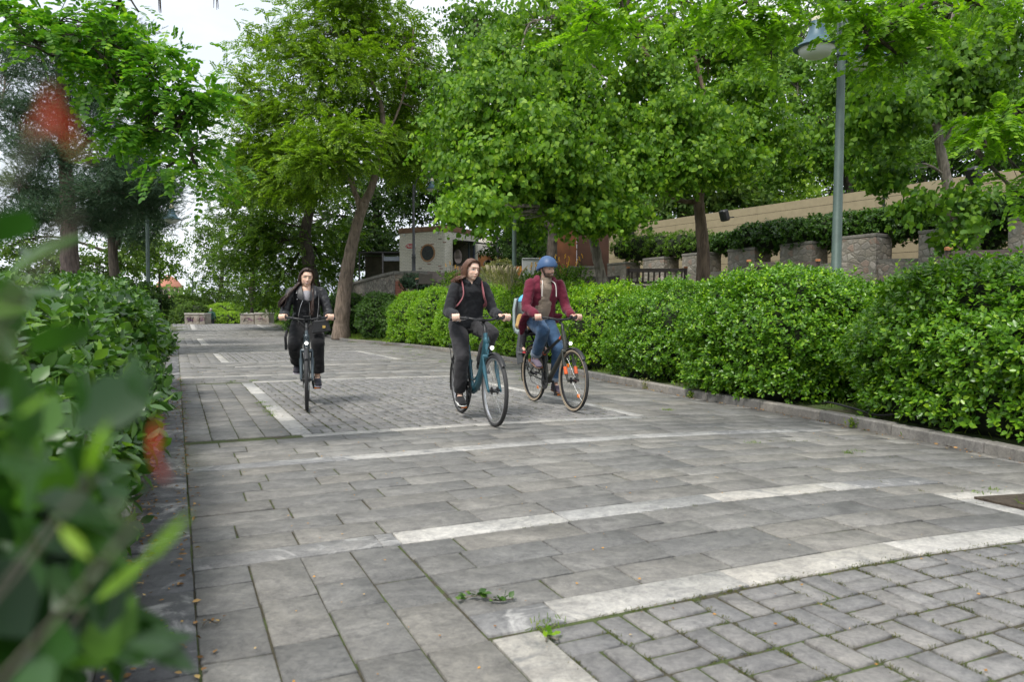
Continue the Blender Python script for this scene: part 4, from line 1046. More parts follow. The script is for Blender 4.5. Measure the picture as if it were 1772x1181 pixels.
# round mirror standing on the counter
mr = empty('mirror', tuple(root.matrix_basis @ Vector((.06, 1.05, .76)))); mr.rotation_euler = (0, 0, root.rotation_euler[2])
tag(mr, 'round tilted mirror standing in the serving opening of the kiosk', 'mirror')
mb = MB(); mb.lathe([(.36, -.015), (.38, 0), (.36, .015)], (0, 0, .39), 32, 'x'); mb.build('frame', M_dark, mr, 50)
mb = MB(); mb.lathe([(.001, 0), (.36, 0)], (.012, 0, .39), 32, 'x'); mb.build('glass', plain('mirror_glass', (.16, .12, .10), .1, .6, .5, 4), mr)  # dark brownish reflection put into the glass colour

# covered restaurant behind the kiosk
b0 = W(850, 46, z=3.0)
root = empty('restaurant', b0); tag(root, 'open restaurant pavilion under a beige canopy right of the kiosk', 'building')
mb = MB(); mb.slab([(-1.6, -.4, 2.05), (1.9, -.4, 1.75), (2.3, 3.6, 3.0), (-.6, 3.6, 3.4)], .05, (0, -.4, 1)); mb.slab([(-1.6, -.45, 2.07), (1.9, -.45, 1.77), (1.9, -.45, 1.62), (-1.6, -.45, 1.90)], .02, (0, 1, 0)); mb.build('canopy', M_canvas, root)
mb = MB(); mb.box((.2, 3.5, 1.0), (5.4, .12, 2.4)); mb.build('back_wall', plain('lit_wood', (.34, .15, .055), .7, var=.2), root)
for xx in (-1.5, .1, 1.8):
    mb = MB(); mb.box((xx, -.3, .8), (.09, .09, 1.9)); mb.build('post', M_dark, root)
for i, (px, py) in enumerate(((845, 456), (820, 452), (868, 457))):
    p = at(px, py, 46.4); lp = empty('pendant_lamp', p); tag(lp, ['black dome pendant lamp hanging in the middle under the beige canopy', 'black dome pendant lamp under the beige canopy, nearest the kiosk', 'black dome pendant lamp under the beige canopy, nearest the green lamp post'][i], 'lamp', 'pendant lamps under the canopy')
    mb = MB(); mb.lathe([(.32, -.12), (.31, 0), (.24, .12), (.10, .20), (.02, .22)], (0, 0, 0), 20); mb.build('lamp_shade', M_black, lp, 60)
    mb = MB(); mb.tube([(0, 0, .2), (0, 0, .75)], .01, 6); mb.build('cord', M_black, lp)
# orange parasol
p = at(822, 441, 42); root = empty('parasol', (p.x, p.y, 3.05)); tag(root, 'orange parasol peeking out behind the kiosk', 'parasol')
mb = MB(); hh = p.z - 3.05
mb.add([(-1.0, -1.0, hh), (.2, -1.0, hh), (.2, 1, hh), (-1.0, 1, hh), (-.5, 0, hh + .42)], [(0, 1, 4), (1, 2, 4), (2, 3, 4), (3, 0, 4)]); mb.slab([(-1, -1, hh), (.2, -1, hh), (.2, -1, hh - .13), (-1, -1, hh - .13)], .01, (0, 1, 0)); mb.slab([(.2, -1, hh), (.2, 1, hh), (.2, 1, hh - .13), (.2, -1, hh - .13)], .01, (1, 0, 0))
mb.build('canopy', M_orange, root); mb = MB(); mb.tube([(-.5, 0, 0), (-.5, 0, hh + .4)], .025, 8); mb.build('pole', M_dark, root)
# dark glazed shelter left of the kiosk
p = W(668, 44, z=3.0); root = empty('shelter', p); tag(root, 'dark glazed shelter with grey posts left of the kiosk behind the wall', 'building')
mb = MB(); mb.box((0, 1.2, 1.9), (3.4, 2.2, .08)); mb.build('roof', M_dark, root)
for xx in (-1.6, -.2, 1.2):
    mb = MB(); mb.box((xx, .15, .93), (.08, .08, 1.86)); mb.build('post', M_greypole, root)
mb = MB(); mb.box((.0, 2.1, .9), (3.3, .08, 1.8)); mb.build('back_wall', plain('khaki_panel', (.08, .07, .045), .6, var=.4, sc=3), root)
mb = MB(); mb.box((.5, .15, 1.5), (1.3, .03, .25)); mb.build('transom', plain('grey_glass', (.12, .14, .17), .3), root)
# rusty steel panels
p = W(998, 30, z=1.9); root = empty('steel_enclosure', p, R(0)); tag(root, 'tall rust brown steel enclosure between the mulberry trunk and the board fence', 'enclosure')
mb = MB(); mb.box((-.40, .12, 1.35), (.80, .06, 2.72), bev=.005); mb.build('side_panel', M_corten, root)
mb = MB(); mb.box((.66, .10, 1.36), (1.30, .07, 2.78), bev=.005); mb.box((1.27, .6, 1.36), (.06, .9, 2.78)); mb.build('front_panel', M_corten2, root)
mb = MB(); mb.box((.66, .05, 2.62), (1.26, .03, .10)); mb.build('rail', M_corten2, root)

# board fence
PL = np.array(at(1051, 395, 32)); PR = np.array(at(1772, 290, 18.1)); d = PR - PL; d /= np.linalg.norm(d[:2]); PR = PR + d * 6
ln = np.linalg.norm((PR - PL)[:2]); ang = math.atan2(d[1], d[0])
root = empty('board_fence', (PL[0], PL[1], 1.2), ang); tag(root, 'long beige fence of wide horizontal boards on the terrace at the right', 'fence')
zt = PL[2] - 1.2; zs = (PR[2] - PL[2]) / ln
mb = MB(); Hb = .27; seg = [0, 4.2, 8.1, 12.4, 16.2, ln]
for k in range(11):
    for a, b in zip(seg[:-1], seg[1:]):
        a2, b2 = a + .004, b - .004
        for zz in (0,):
            z1a, z1b = zt + zs * a2 - k * Hb, zt + zs * b2 - k * Hb
            V = [(a2, 0, z1a - Hb + .012), (b2, 0, z1b - Hb + .012), (b2, .02, z1b - Hb + .012), (a2, .02, z1a - Hb + .012), (a2, 0, z1a), (b2, 0, z1b), (b2, .02, z1b), (a2, .02, z1a)]
            mb.add(V, [(3, 2, 1, 0), (4, 5, 6, 7), (0, 1, 5, 4), (1, 2, 6, 5), (2, 3, 7, 6), (3, 0, 4, 7)])
mb.build('boards', M_fence, root)
for a in seg:
    mb = MB(); mb.box((min(a, ln - .05), .07, (zt + zs * a) / 2), (.09, .09, zt + zs * a)); mb.build('post', M_dark, root)
mb = MB(); mb.add([(0, .025, 0), (ln, .025, 0), (ln, .025, zt + zs * ln - .02), (0, .025, zt - .02)], [(0, 1, 2, 3)]); mb.build('backing', M_dark, root)
def on_fence(px):
    ox = (px - 886) / F_PX; Z = 32 * .741 / (ox + .612); return Z
# loudspeakers on the fence
for i, (px, py, Y, s_) in enumerate(((1090, 402, 30.0, 1.0), (1254, 373, 24.2, .85), (1686, 304, 18.6, 1.0))):
    p = at(px, py, Y - .15); root = empty('speaker', p, ang); root.rotation_euler = (R(18), 0, ang - R(8))
    tag(root, ['black loudspeaker on the board fence, nearest the rusty steel enclosure', 'black loudspeaker on the board fence beside the brown mulberry trunk', 'black loudspeaker half hidden in leaves at the right end of the board fence'][i], 'speaker', 'loudspeakers on the board fence')
    mb = MB(); mb.box((0, 0, 0), (.34 * s_, .26 * s_, .44 * s_), bev=.05); mb.build('cabinet', M_black, root)
    mb = MB(); mb.box((0, -.133 * s_, 0), (.27 * s_, .012, .37 * s_), bev=.005); mb.build('grille', M_dark, root)
    mb = MB(); mb.tube([(0, .1, -.1), (0, .35, -.15)], .02, 8); mb.build('bracket', M_dark, root)
# stone piers in front of the fence
uf = np.array([d[0], d[1]])           # towards the camera along the fence
pier = [(1066, 455), (1130, 446), (1200, 438), (1282, 430), (1376, 420), (1482, 407), (1628, 396), (1792, 372)]
plab = ['leftmost stone pier, beside the pale mulberry trunk', 'second stone pier from the left, behind the bench with slats', 'third stone pier from the left, left of the brown tree trunk', 'fourth stone pier from the left, just right of the brown tree trunk',
        'fifth stone pier from the left, above the middle bench', 'stone pier directly right of the tall green lamp post', 'broad stone pier behind the slender tree with sprouting leaves', 'stone pier at the right edge of the photo']
pz = []
for (px, py), lab in zip(pier, plab):
    Y = 20.4 / ((px - 886) / F_PX + .612); p = at(px, py, Y); L = 1.05; Wd = .72
    root = empty('stone_pier', (p.x, p.y, 1.3)); root.rotation_euler = (0, 0, ang); tag(root, lab, 'pier', 'square rubble stone piers along the terrace')
    h = p.z - 1.3; me = MB(); me.box((0, Wd / 2, h / 2 - .04), (L, Wd, h - .08), bev=.02)
    o = me.build('stonework', M_rubble, root)
    mb = MB(); mb.box((0, Wd / 2, h - .04), (L + .02, Wd + .02, .085), bev=.012); mb.build('cap', M_cope, root); pz.append((p, h + 1.3))
root = empty('stone_wall', (pz[0][0].x, pz[0][0].y, 1.2)); tag(root, 'low rubble wall linking the stone piers along the terrace', 'wall')
o0 = np.array(root.location); mb = MB(); mc = MB()
for (a, za), (b, zb) in zip(pz[:-1], pz[1:]):
    dd = np.array([b.x - a.x, b.y - a.y]); dd /= np.linalg.norm(dd); q = np.array([-dd[1], dd[0]]); q = q if q[1] > 0 else -q
    A = np.array([a.x, a.y]) + dd * .53 + q * .12 - o0[:2]; B = np.array([b.x, b.y]) - dd * .53 + q * .12 - o0[:2]
    wall_run(mb, [(*A, -.2, za - 1.2 - .72), (*B, -.2, zb - 1.2 - .72)], .4); wall_run(mc, [(*A, za - 1.2 - .718, za - 1.2 - .64), (*B, zb - 1.2 - .718, zb - 1.2 - .64)], .44)
mb.build('stonework', M_rubble, root); mc.build('coping', M_cope, root)
# greenery between piers and fence
def lobes_along(p0, p1, n, r, h, zc, p=2.5):
    return [Lobe(tuple(np.array(p0) + (np.array(p1) - np.array(p0)) * (i / (n - 1)) + np.array([0, 0, zc - p0[2]]) * 0), (r, abs(h), h), 0, p) for i in range(n)]
def bush(name, label, group, px_list, mat, dens=90, size=.07, cat='bush', k=7, tmpl=T_OVATE, p=2.3, wid=1.0):
    """px_list: (px, py_center, Y, rx_m, rz_m)"""
    lo = [Lobe(tuple(at(a, b_, Y)), (rx, rx * .85, rz), 0, p) for a, b_, Y, rx, rz in px_list]
    return hedge(name, label, group, lo, mat, dens, k, size, size, tmpl, cat, zmin=-3, wid=wid, back=.3, layers=((0, 1), (-.06, .4)))
G2 = 'planting above the stone piers'
bush('planting', 'airy light green shrubs above the stone piers left of the brown trunk', G2, [(1085, 432, 27.8, .55, .42), (1115, 430, 27, .6, .5), (1150, 428, 26, .6, .45), (1185, 427, 25, .6, .45), (1215, 425, 24.4, .5, .4)], LM_locust2, 80, .075)
bush('planting', 'dark ivy hedge above the stone piers behind the tall lamp post', G2, [(1265, 424, 23.6, .6, .30), (1310, 416, 22.4, .75, .40), (1350, 411, 21.6, .75, .40), (1395, 408, 20.8, .75, .40), (1440, 402, 20.4, .75, .42), (1490, 397, 19.8, .65, .40), (1530, 394, 19.3, .65, .40), (1575, 386, 18.7, .6, .42), (1630, 378, 18.1, .6, .42)], LM_ivy, 130, .075, tmpl=T_HEART)
bush('planting', 'dark climbing leaves and bare stems between the two rightmost stone piers', G2, [(1690, 376, 17.6, .6, .32), (1735, 372, 17.1, .6, .36), (1785, 368, 16.7, .6, .38), (1712, 408, 17.3, .35, .35)], LM_ivy, 110, .075, tmpl=T_HEART)

# benches
def bench(label, p, ang_, w=1.5):
    root = empty('park_bench', p, ang_); tag(root, label, 'bench', 'slatted benches on the terrace')
    for sx in (-1, 1):
        mb = MB(); mb.tube([(sx * w / 2, 0, 0), (sx * w / 2, 0, .40), (sx * w / 2, -.10, .90)], [.045] * 3, 4); mb.build('leg', M_benchw, root)
        mb = MB(); mb.box((sx * w / 2, -.105, .915), (.085, .085, .05), bev=.006); mb.build('post_cap', M_benchc, root)
        mb = MB(); mb.box((sx * w / 2, .48, .22), (.07, .07, .44)); mb.build('leg', M_benchw, root)
        mb = MB(); mb.box((sx * w / 2, .24, .62), (.07, .56, .04)); mb.box((sx * w / 2, .48, .52), (.05, .05, .18)); mb.build('armrest', M_benchw, root)
    mb = MB()
    for i in range(6): mb.box((0, .03 + i * .085, .43), (w + .04, .07, .025))
    mb.build('seat', M_benchw, root)
    mb = MB(); mb.box((0, -.10, .84), (w - .06, .04, .10)); mb.box((0, -.03, .52), (w - .06, .04, .07))
    for i in range(10):
        x = -w / 2 + .1 + i * (w - .2) / 9; mb.tube([(x, -.04, .50), (x, -.10, .82)], .024, 4)
    mb.build('backrest', M_benchw, root)
    return root
def bz(px, Y, ytop): p = at(px, ytop, Y); return (p.x, p.y, p.z - .94)
bench('dark slatted bench with orange post caps in front of the second stone pier', bz(1136, 19.5, 462), R(-4))
bench('dark bench with orange post caps in the middle, mostly hidden by the hedge top', bz(1353, 15.5, 450), R(-6), 1.4)
bench('dark slatted bench nearest the camera at the right edge of the photo', bz(1750, 9.9, 427), R(-12), 1.6)

# lamps
def shade(mb_s, mb_g, mb_c, c, s=1.0):
    x, y, z = c
    mb_s.lathe([(.285 * s, 0), (.30 * s, .012 * s), (.285 * s, .03 * s), (.19 * s, .09 * s), (.13 * s, .17 * s), (.10 * s, .27 * s), (.085 * s, .36 * s)], c, 28)
    mb_s.lathe([(.285 * s, 0), (.22 * s, .004 * s)], c, 28)
    mb_g.lathe([(.235 * s, .002 * s), (.22 * s, -.04 * s), (.17 * s, -.085 * s), (.10 * s, -.115 * s), (.001, -.125 * s)], c, 24)
    mb_c.lathe([(.075 * s, .36 * s), (.07 * s, .46 * s), (.04 * s, .50 * s)], c, 16)
def street_lamp(label, x, y, z0, z1, arms, r=.05, polem=None, lumz=None, neck=.7):
    """arms: list of (dx, dy); z1 pole top; lumz rim height"""
    polem = polem or M_teal
    root = empty('street_lamp', (x, y, z0)); tag(root, label, 'street lamp', 'bell-shaded street lamps')
    h = z1 - z0; mb = MB()
    mb.lathe([(.11, 0), (.11, .06), (.085, .09), (.085, .62), (.10, .64), (.10, .69), (.075, .71), (.088, .76), (.088, .80), (r * 1.15, .83), (r * .9, h - .45), (r * 1.15, h - .44), (r * 1.15, h - .40), (r * .85, h - .39), (r * .85, h), (.01, h + .03)], (0, 0, 0), 16)
    mb.build('pole', polem, root, 40)
    zl = lumz - z0
    for dx, dy in arms:
        a = MB(); L = math.hypot(dx, dy)
        P = bez([(dx * .07 / L, dy * .07 / L, h - .42), (dx * .08 / L, dy * .08 / L, h - .1), (dx * .22, dy * .22, h + .28), (dx * .6, dy * .6, h + .42), (dx * .93, dy * .93, h + .22), (dx, dy, zl + .62), (dx, dy, zl + .48)], 5)
        a.tube(P, .018, 8); a.build('arm', polem, root, 60)
        s_, g_, c_ = MB(), MB(), MB(); shade(s_, g_, c_, (dx, dy, zl))
        so = s_.build('lamp_shade', M_tealblue, root, 40); c_.build('neck', M_cream, so, 40); g_.build('glass_bowl', M_glasswhite, root, 60)
    return root
pa = at(1446, 450, 10.1)
la = street_lamp('tall green twin lamp post with white bowl on the right above the hedge', pa.x, pa.y, .85, 5.05, [(-.43, -.22), (.46, .22)], .058, lumz=at(1400, 86, 9.9).z)
la.rotation_euler = (0, R(.6), 0)
pb = at(890, 480, 19)
street_lamp('green lamp post standing behind the hedge between the middle and right riders', pb.x, pb.y, 1.45, at(890, 245, 19).z, [(.5, .05)], .05, lumz=at(924, 268, 19).z)
pc_ = at(257, 510, 24.5)
street_lamp('green lamp post with bell shade left of the walk, before the conifer', pc_.x, pc_.y, .3, at(257, 335, 24.5).z, [(.86, -.1)], .06, lumz=at(302, 381, 24.5).z)
pd_ = at(334, 530, 67)
street_lamp('small distant lamp post beyond the crest of the walk', pd_.x, pd_.y, -.8, at(334, 478, 67).z, [(.95, 0)], .07, lumz=at(352, 487, 67).z)
pe = at(715, 470, 33.1)
street_lamp('dark grey lamp post on the brick wall in front of the kiosk', pe.x, pe.y + .2, pe.z - .02, at(715, 318, 33).z, [(.83, .1)], .055, M_greypole, lumz=at(748, 325, 33).z)
pf = at(861, 468, 40)
street_lamp('dark grey lamp post behind the blonde planting, left of the green lamp post', pf.x, pf.y, 3.1, at(861, 340, 40).z, [(.83, .1)], .06, M_greypole, lumz=at(887, 348, 40).z)
# black lantern post at the fence
p = at(1529, 372, 19.6); root = empty('lantern_post', (p.x, p.y, 2.0)); tag(root, 'thin black post with brass collar in front of the board fence', 'post')
hh = at(1529, 333, 19.6).z - 2.0
mb = MB(); mb.tube([(0, 0, 0), (0, 0, hh)], .035, 10); mb.build('pole', M_black, root, 60)
mb = MB(); mb.lathe([(.05, hh - .04), (.075, hh), (.05, hh + .04)], (0, 0, 0), 14); mb.build('collar', plain('brass', (.45, .30, .09), .4, .7), root, 50)
mb = MB(); mb.lathe([(.05, hh + .05), (.10, hh + .12), (.13, hh + .35), (.16, hh + .37), (.02, hh + .5)], (0, 0, 0), 8); mb.build('lantern', M_black, root)
# cabinets
p = at(921, 476, 21); root = empty('utility_cabinet', p); tag(root, 'light grey metal utility cabinet behind the helmeted rider', 'cabinet')
mb = MB(); mb.box((-.12, .18, .21), (.34, .36, .46), bev=.01); mb.box((.20, .18, .22), (.30, .35, .48), bev=.01); mb.build('body', M_greybox, root)
mb = MB(); mb.box((.05, .18, .465), (.68, .42, .03), bev=.008); mb.build('lid', M_greybox, root)
p = at(899, 476, 22); root = empty('planter_box', p); tag(root, 'terracotta orange planter box left of the grey cabinet', 'planter')
mb = MB(); mb.box((0, .1, .1), (.24, .3, .26), bev=.01); mb.build('box', M_terra, root); mb = MB(); mb.box((0, .1, .235), (.26, .32, .02)); mb.build('rim', M_terra, root)
p = at(1010, 480, 27); root = empty('stone_wall', (p.x, p.y, 2.0)); tag(root, 'short low wall of pale stones at the foot of the rusty steel enclosure', 'wall')
zt = at(1010, 461, 27).z - 2.0
mb = MB(); mb.box((0, .2, zt / 2 - .05), (1.15, .4, zt - .1), bev=.02); mb.build('stonework', M_rubble, root); mb = MB(); mb.box((-.05, .2, zt - .04), (1.0, .46, .09), bev=.015); mb.build('coping', M_cope, root)
# canvas chairs and sofa on the terrace
def chair(label, px, py, Y, rz, w=.55):
    p = at(px, py, Y); root = empty('patio_chair', (p.x, p.y, p.z - .82), rz); tag(root, label, 'chair', 'canvas chairs on the terrace')
    mb = MB(); mb.slab([(-w / 2, 0, .42), (w / 2, 0, .42), (w / 2, -.10, .84), (0, -.08, .80), (-w / 2, -.10, .84)], .015, (0, 1, .2)); mb.build('backrest', M_rattan, root)
    mb = MB(); mb.box((0, .26, .42), (w, .5, .03), bev=.01); mb.build('seat', M_rattan, root)
    for sx in (-1, 1):
        for a, b in ((0, .5), (.5, 0)):
            mb = MB(); mb.tube([(sx * w / 2, a, 0), (sx * w / 2, b, .62)], .014, 6); mb.build('leg', M_dark, root)
        mb = MB(); mb.box((sx * w / 2, .24, .63), (.04, .5, .025)); mb.build('armrest', M_wood, root)
chair('grey canvas chair nearest the brick wall, in front of the kiosk', 736, 474, 29, R(20))
chair('grey canvas chair in front of the kiosk, second from the brick wall', 752, 470, 30, R(-5))
chair('grey canvas chair below the round kiosk window, furthest from the brick wall', 766, 472, 29.5, R(-25))
chair('grey canvas chair right of the yellow flowers behind the helmeted rider', 1012, 481, 22, R(15))
chair('grey canvas chair at the end of the slatted bench', 1045, 479, 21, R(-10), .9)
chair('grey canvas chair between the green lamp post and the grey cabinet', 905, 484, 20, R(10))
# flower plants
LM_grassy = leaf_mat('leaf_silver', (.09, .12, .05), (.17, .20, .09), (.26, .28, .14), .3, .6, .3, 3)
M_yel = plain('yellow_flower', (.80, .42, .01), .6); M_plume = plain('grass_plume', (.42, .36, .24), .9)
def flower_plant(label, px, py, Y, r, h, nfl, mat=LM_locust2, plume=False):
    p = at(px, py, Y); root = empty('flowering_plant' if nfl else 'ornamental_grass', p); tag(root, label, 'plant', 'plants in the terrace beds')
    n = int(90 * r / .4); S = rng.normal(0, 1, (n, 3)) * np.array([r * .5, r * .5, .02]); S[:, 2] = rng.uniform(0, h * .6, n)
    A = unit(S * np.array([1, 1, 0]) * 1.2 + np.array([0, 0, .5]) + rng.normal(0, .2, S.shape))
    leaf_obj('foliage', [shoots(S, A, 9, .16, .07 if not plume else .2, .8, .1, T_OVATE if not plume else T_NEEDLE, wid=1.0 if not plume else .5)], mat, root)
    mb = MB()
    for _ in range(nfl):
        x, y = rng.normal(0, r * .55, 2); zz = h * rng.uniform(.75, 1.15)
        mb.cur = 1; mb.tube([(x * .7, y * .7, 0), (x, y, zz)], .006, 4)
        mb.cur = 0
        for q in range(6): mb.ball((x + rng.normal(0, .01), y + rng.normal(0, .01), zz + .02 * q), (.014, .014, .013), nu=6, nv=4)
    if nfl: mb.build('flower_heads', [M_yel, M_core], root)
    if plume:
        mb = MB()
        for _ in range(14):
            x, y = rng.normal(0, r * .6, 2); mb.tube(bez([(x * .3, y * .3, 0), (x * .7, y * .7, h * .6), (x * 1.2, y * 1.2, h)], 4), [.005] * 5 + [.02, .03, .022, .004], 5)
        mb.build('plumes', M_plume, root)
flower_plant('yellow flowering plant right of the helmet', 965, 495, 18.5, .34, .62, 6)
flower_plant('yellow flowering plant against the short stone wall', 992, 492, 19.5, .34, .60, 7)
flower_plant('yellow flowering plant left of the helmet, in front of the grey cabinet', 926, 500, 17.5, .30, .55, 7)
flower_plant('yellow flowering plant near the kiosk, left of the brown-haired rider', 783, 497, 26, .5, .75, 6)
flower_plant('silvery ornamental grass right of the brown-haired rider', 856, 500, 22, .42, .72, 0, LM_grassy, True)
flower_plant('silvery ornamental grass at the foot of the green lamp post', 880, 502, 18.5, .34, .6, 0, LM_grassy, True)
bush('bush', 'loose green bush under the serving counter of the kiosk', 'bushes on the terrace', [(800, 486, 30, .5, .35), (822, 482, 31, .5, .35)], LM_locust2, 110, .07)
bush('bush', 'trailing rosemary bush hanging over the brick wall', 'bushes on the terrace', [(714, 486, 32.0, .42, .22), (728, 492, 31.4, .45, .28), (706, 492, 32.2, .3, .2)], LM_conif, 150, .07)
bush('bush', 'dense dark bush right of the beige canopy', 'bushes on the terrace', [(905, 425, 33, .8, .75), (925, 440, 33, .7, .6), (895, 450, 32, .5, .4)], LM_fardark, 90, .10)
bush('bush', 'small grey-green bush between the canopy and the green lamp post', 'bushes on the terrace', [(868, 466, 30, .55, .3), (850, 470, 30, .4, .25)], LM_grassy, 110, .07)

# ------------------------------------------------------------------ far end of the walk
M_parapet = stone_mat('parapet_stone', 5.0, [(.32, .28, .23), (.40, .36, .30), (.26, .22, .19), (.34, .25, .21)], (.33, .30, .26), .10)
M_pcap = plain('parapet_cap', (.36, .34, .30), .9, var=.2, sc=4)
M_spray = plain('black_spray', (.02, .02, .025), .6); M_spray2 = plain('purple_spray', (.22, .08, .22), .6)
def parapet(label, x0, x1, yb, Y, hpx, dep=.9, paint=None):
    a = at(x0, yb, Y); b = at(x1, yb, Y); h = hpx * Y / F_PX; w = b.x - a.x
    root = empty('stone_block', ((a.x + b.x) / 2, Y, zg(50.9) - .02)); tag(root, label, 'stone block', 'stone parapet blocks at the crest of the walk')
    mb = MB(); mb.box((0, dep / 2, h / 2 - .06), (w * .96, dep, h - .1), bev=.02); mb.build('stonework', M_parapet, root)
    mb = MB(); mb.box((0, dep / 2, h - .05), (w, dep + .08, .13), bev=.025); mb.build('cap', M_pcap, root)
    if paint:
        mb = MB()
        for k in range(paint):
            cx, cz = rng.uniform(-w * .3, w * .3), h * rng.uniform(.3, .6); mb.cur = k % 2
            P = bez([(cx + rng.normal(0, .13), -.006, cz + rng.normal(0, .1)) for _ in range(5)], 5); mb.tube(P, .022, 5, sq=(1, .4))
        mb.build('graffiti', [M_spray, M_spray2], root)
parapet('long stone parapet block with purple graffiti at the crest, left', 319, 345, 562, 50.6, 19, .9, 5)
parapet('stone parapet block with black graffiti beside the man in green', 345, 354.5, 562, 50.4, 19, 1.1, 4)
parapet('stone parapet block at the crest, left one of the right pair', 415, 440, 562, 50.6, 19, .9, 2)
parapet('stone parapet block at the crest, rightmost of all', 440, 466, 563, 50.3, 20, 1.1, 2)
p = at(462, 545, 51.6); root = empty('bollard', (p.x, p.y, .4)); tag(root, 'thin pale stone post behind the rightmost parapet block', 'post')
mb = MB(); mb.box((0, 0, .55), (.16, .16, 1.1), bev=.02); mb.build('shaft', M_pcap, root)
mb = MB(); mb.box((0, 0, 1.12), (.19, .19, .05), bev=.01); mb.build('top', M_pcap, root)
# shrubs past the crest
G3 = 'shrubs past the crest of the walk'
bush('bush', 'round light green bush behind the left parapet block', G3, [(335, 548, 55, 1.1, .9), (318, 552, 56, .9, .7), (352, 552, 55, .7, .7)], LM_far, 40, .14)
bush('bush', 'broad pale bush left of the far lamp, behind the round bush', G3, [(300, 542, 60, 1.6, 1.0), (325, 535, 64, 1.8, 1.0), (285, 550, 60, 1.2, .9), (345, 540, 66, 1.5, 1.0)], LM_far, 30, .17)
bush('bush', 'low sunlit bush behind the man in green', G3, [(375, 556, 58, 1.2, .8), (398, 558, 57, 1.2, .7), (385, 545, 62, 1.6, .8)], LM_lime, 34, .14)
bush('bush', 'tangled bush right of the parapet blocks', G3, [(480, 552, 56, 1.2, .9), (500, 560, 54, 1.3, .8), (470, 535, 62, 1.8, 1.0), (515, 540, 60, 1.8, 1.3), (540, 550, 56, 1.4, 1.2), (560, 570, 48, 1.2, .8)], LM_locust2, 36, .14)
bush('bush', 'dark bush under the conifers behind the left hedge', G3, [(120, 512, 19, 1.5, .42), (60, 508, 19, 1.5, .42), (180, 515, 20, 1.2, .4), (225, 525, 21, 1.0, .4), (0, 505, 19, 1.4, .45)], LM_fardark, 60, .10)
# far wood beyond the crest
wv = []
nW = 900
S = np.stack([rng.uniform(-110, 25, nW), rng.uniform(95, 135, nW), rng.uniform(-6, 3.2, nW)], 1); S[:, 2] += 2.0 * np.sin(S[:, 0] * .21) + 1.0 * np.sin(S[:, 0] * .53)
A = unit(rng.normal(0, 1, (nW, 3)) + np.array([0, -.5, .8])); Sx = np.repeat(S, 9, 0) + rng.normal(0, 1.2, (nW * 9, 3)); Ax = np.repeat(A, 9, 0) + rng.normal(0, .5, (nW * 9, 3))
tag(leaf_obj('far_wood', [shoots(Sx, Ax, 6, 1.0, .75, .3, .2, T_DIAM, wid=1.3)], LM_far), 'far tree tops filling the view beyond the crest', 'trees', kind='stuff')
# red-roofed church
p = at(284, 515, 140); root = empty('church', (p.x, p.y, -14)); tag(root, 'distant red tiled church dome with arcaded white drum past the crest', 'church')
zd = p.z + 14; M_tile = plain('red_tiles', (.40, .17, .11), .85, var=.18, sc=1.5); M_plast = plain('church_plaster', (.62, .55, .47), .9)
mb = MB(); mb.box((0, 3, (zd - 1) / 2), (9, 9, zd - 1)); mb.build('body', M_plast, root)
mb = MB(); mb.add([(-5, -2, zd - 1), (5, -2, zd - 1), (5, 8, zd - 1), (-5, 8, zd - 1), (0, 3, zd + 1.4)], [(0, 1, 4), (1, 2, 4), (2, 3, 4), (3, 0, 4)]); mb.build('lower_roof', M_tile, root)
mb = MB(); mb.lathe([(2.1, zd - .4), (2.1, zd + 2.1)], (0, 2, 0), 24); mb.build('drum', M_plast, root)
for k in range(14):
    a = math.pi * 2 * k / 14; mb = MB(); mb.box((2.08 * math.cos(a), 2 + 2.08 * math.sin(a), zd + .95), (.25, .48, 1.35), a); mb.build('window', M_darkroom, root)
mb = MB(); mb.lathe([(2.5, zd + 1.9), (2.5, zd + 2.15), (2.2, zd + 2.6), (1.6, zd + 3.4), (.8, zd + 4.0), (.05, zd + 4.3)], (0, 2, 0), 20); mb.build('dome', M_tile, root)
# ================================================================== BICYCLES
M_tyre = plain('tyre_rubber', (.035, .035, .036), .75, var=.15, sc=30, bmp=.4, bsc=90)
M_tan = plain('tan_sidewall', (.42, .34, .24), .7)
M_rimb = plain('rim_black', (.03, .03, .032), .35, .6)
M_rims = plain('rim_silver', (.55, .55, .56), .3, .9)
M_steel = plain('bright_steel', (.55, .55, .55), .25, 1)
M_orefl = plain('orange_reflector', (.85, .20, .01), .3)
M_orange_p = plain('orange_paint', (.75, .12, .025), .4)
M_saddle = plain('saddle', (.02, .02, .021), .5)
def lamp_mat(name, e):
    m, t, b, o = _mat(name); b.inputs['Base Color'].default_value = (.9, .92, .95, 1)
    b.inputs['Emission Color'].default_value = (1, .98, .92, 1); b.inputs['Emission Strength'].default_value = e; b.inputs['Roughness'].default_value = .1; return m
M_lit = lamp_mat('lit_headlight', 1.6)
WR = .352
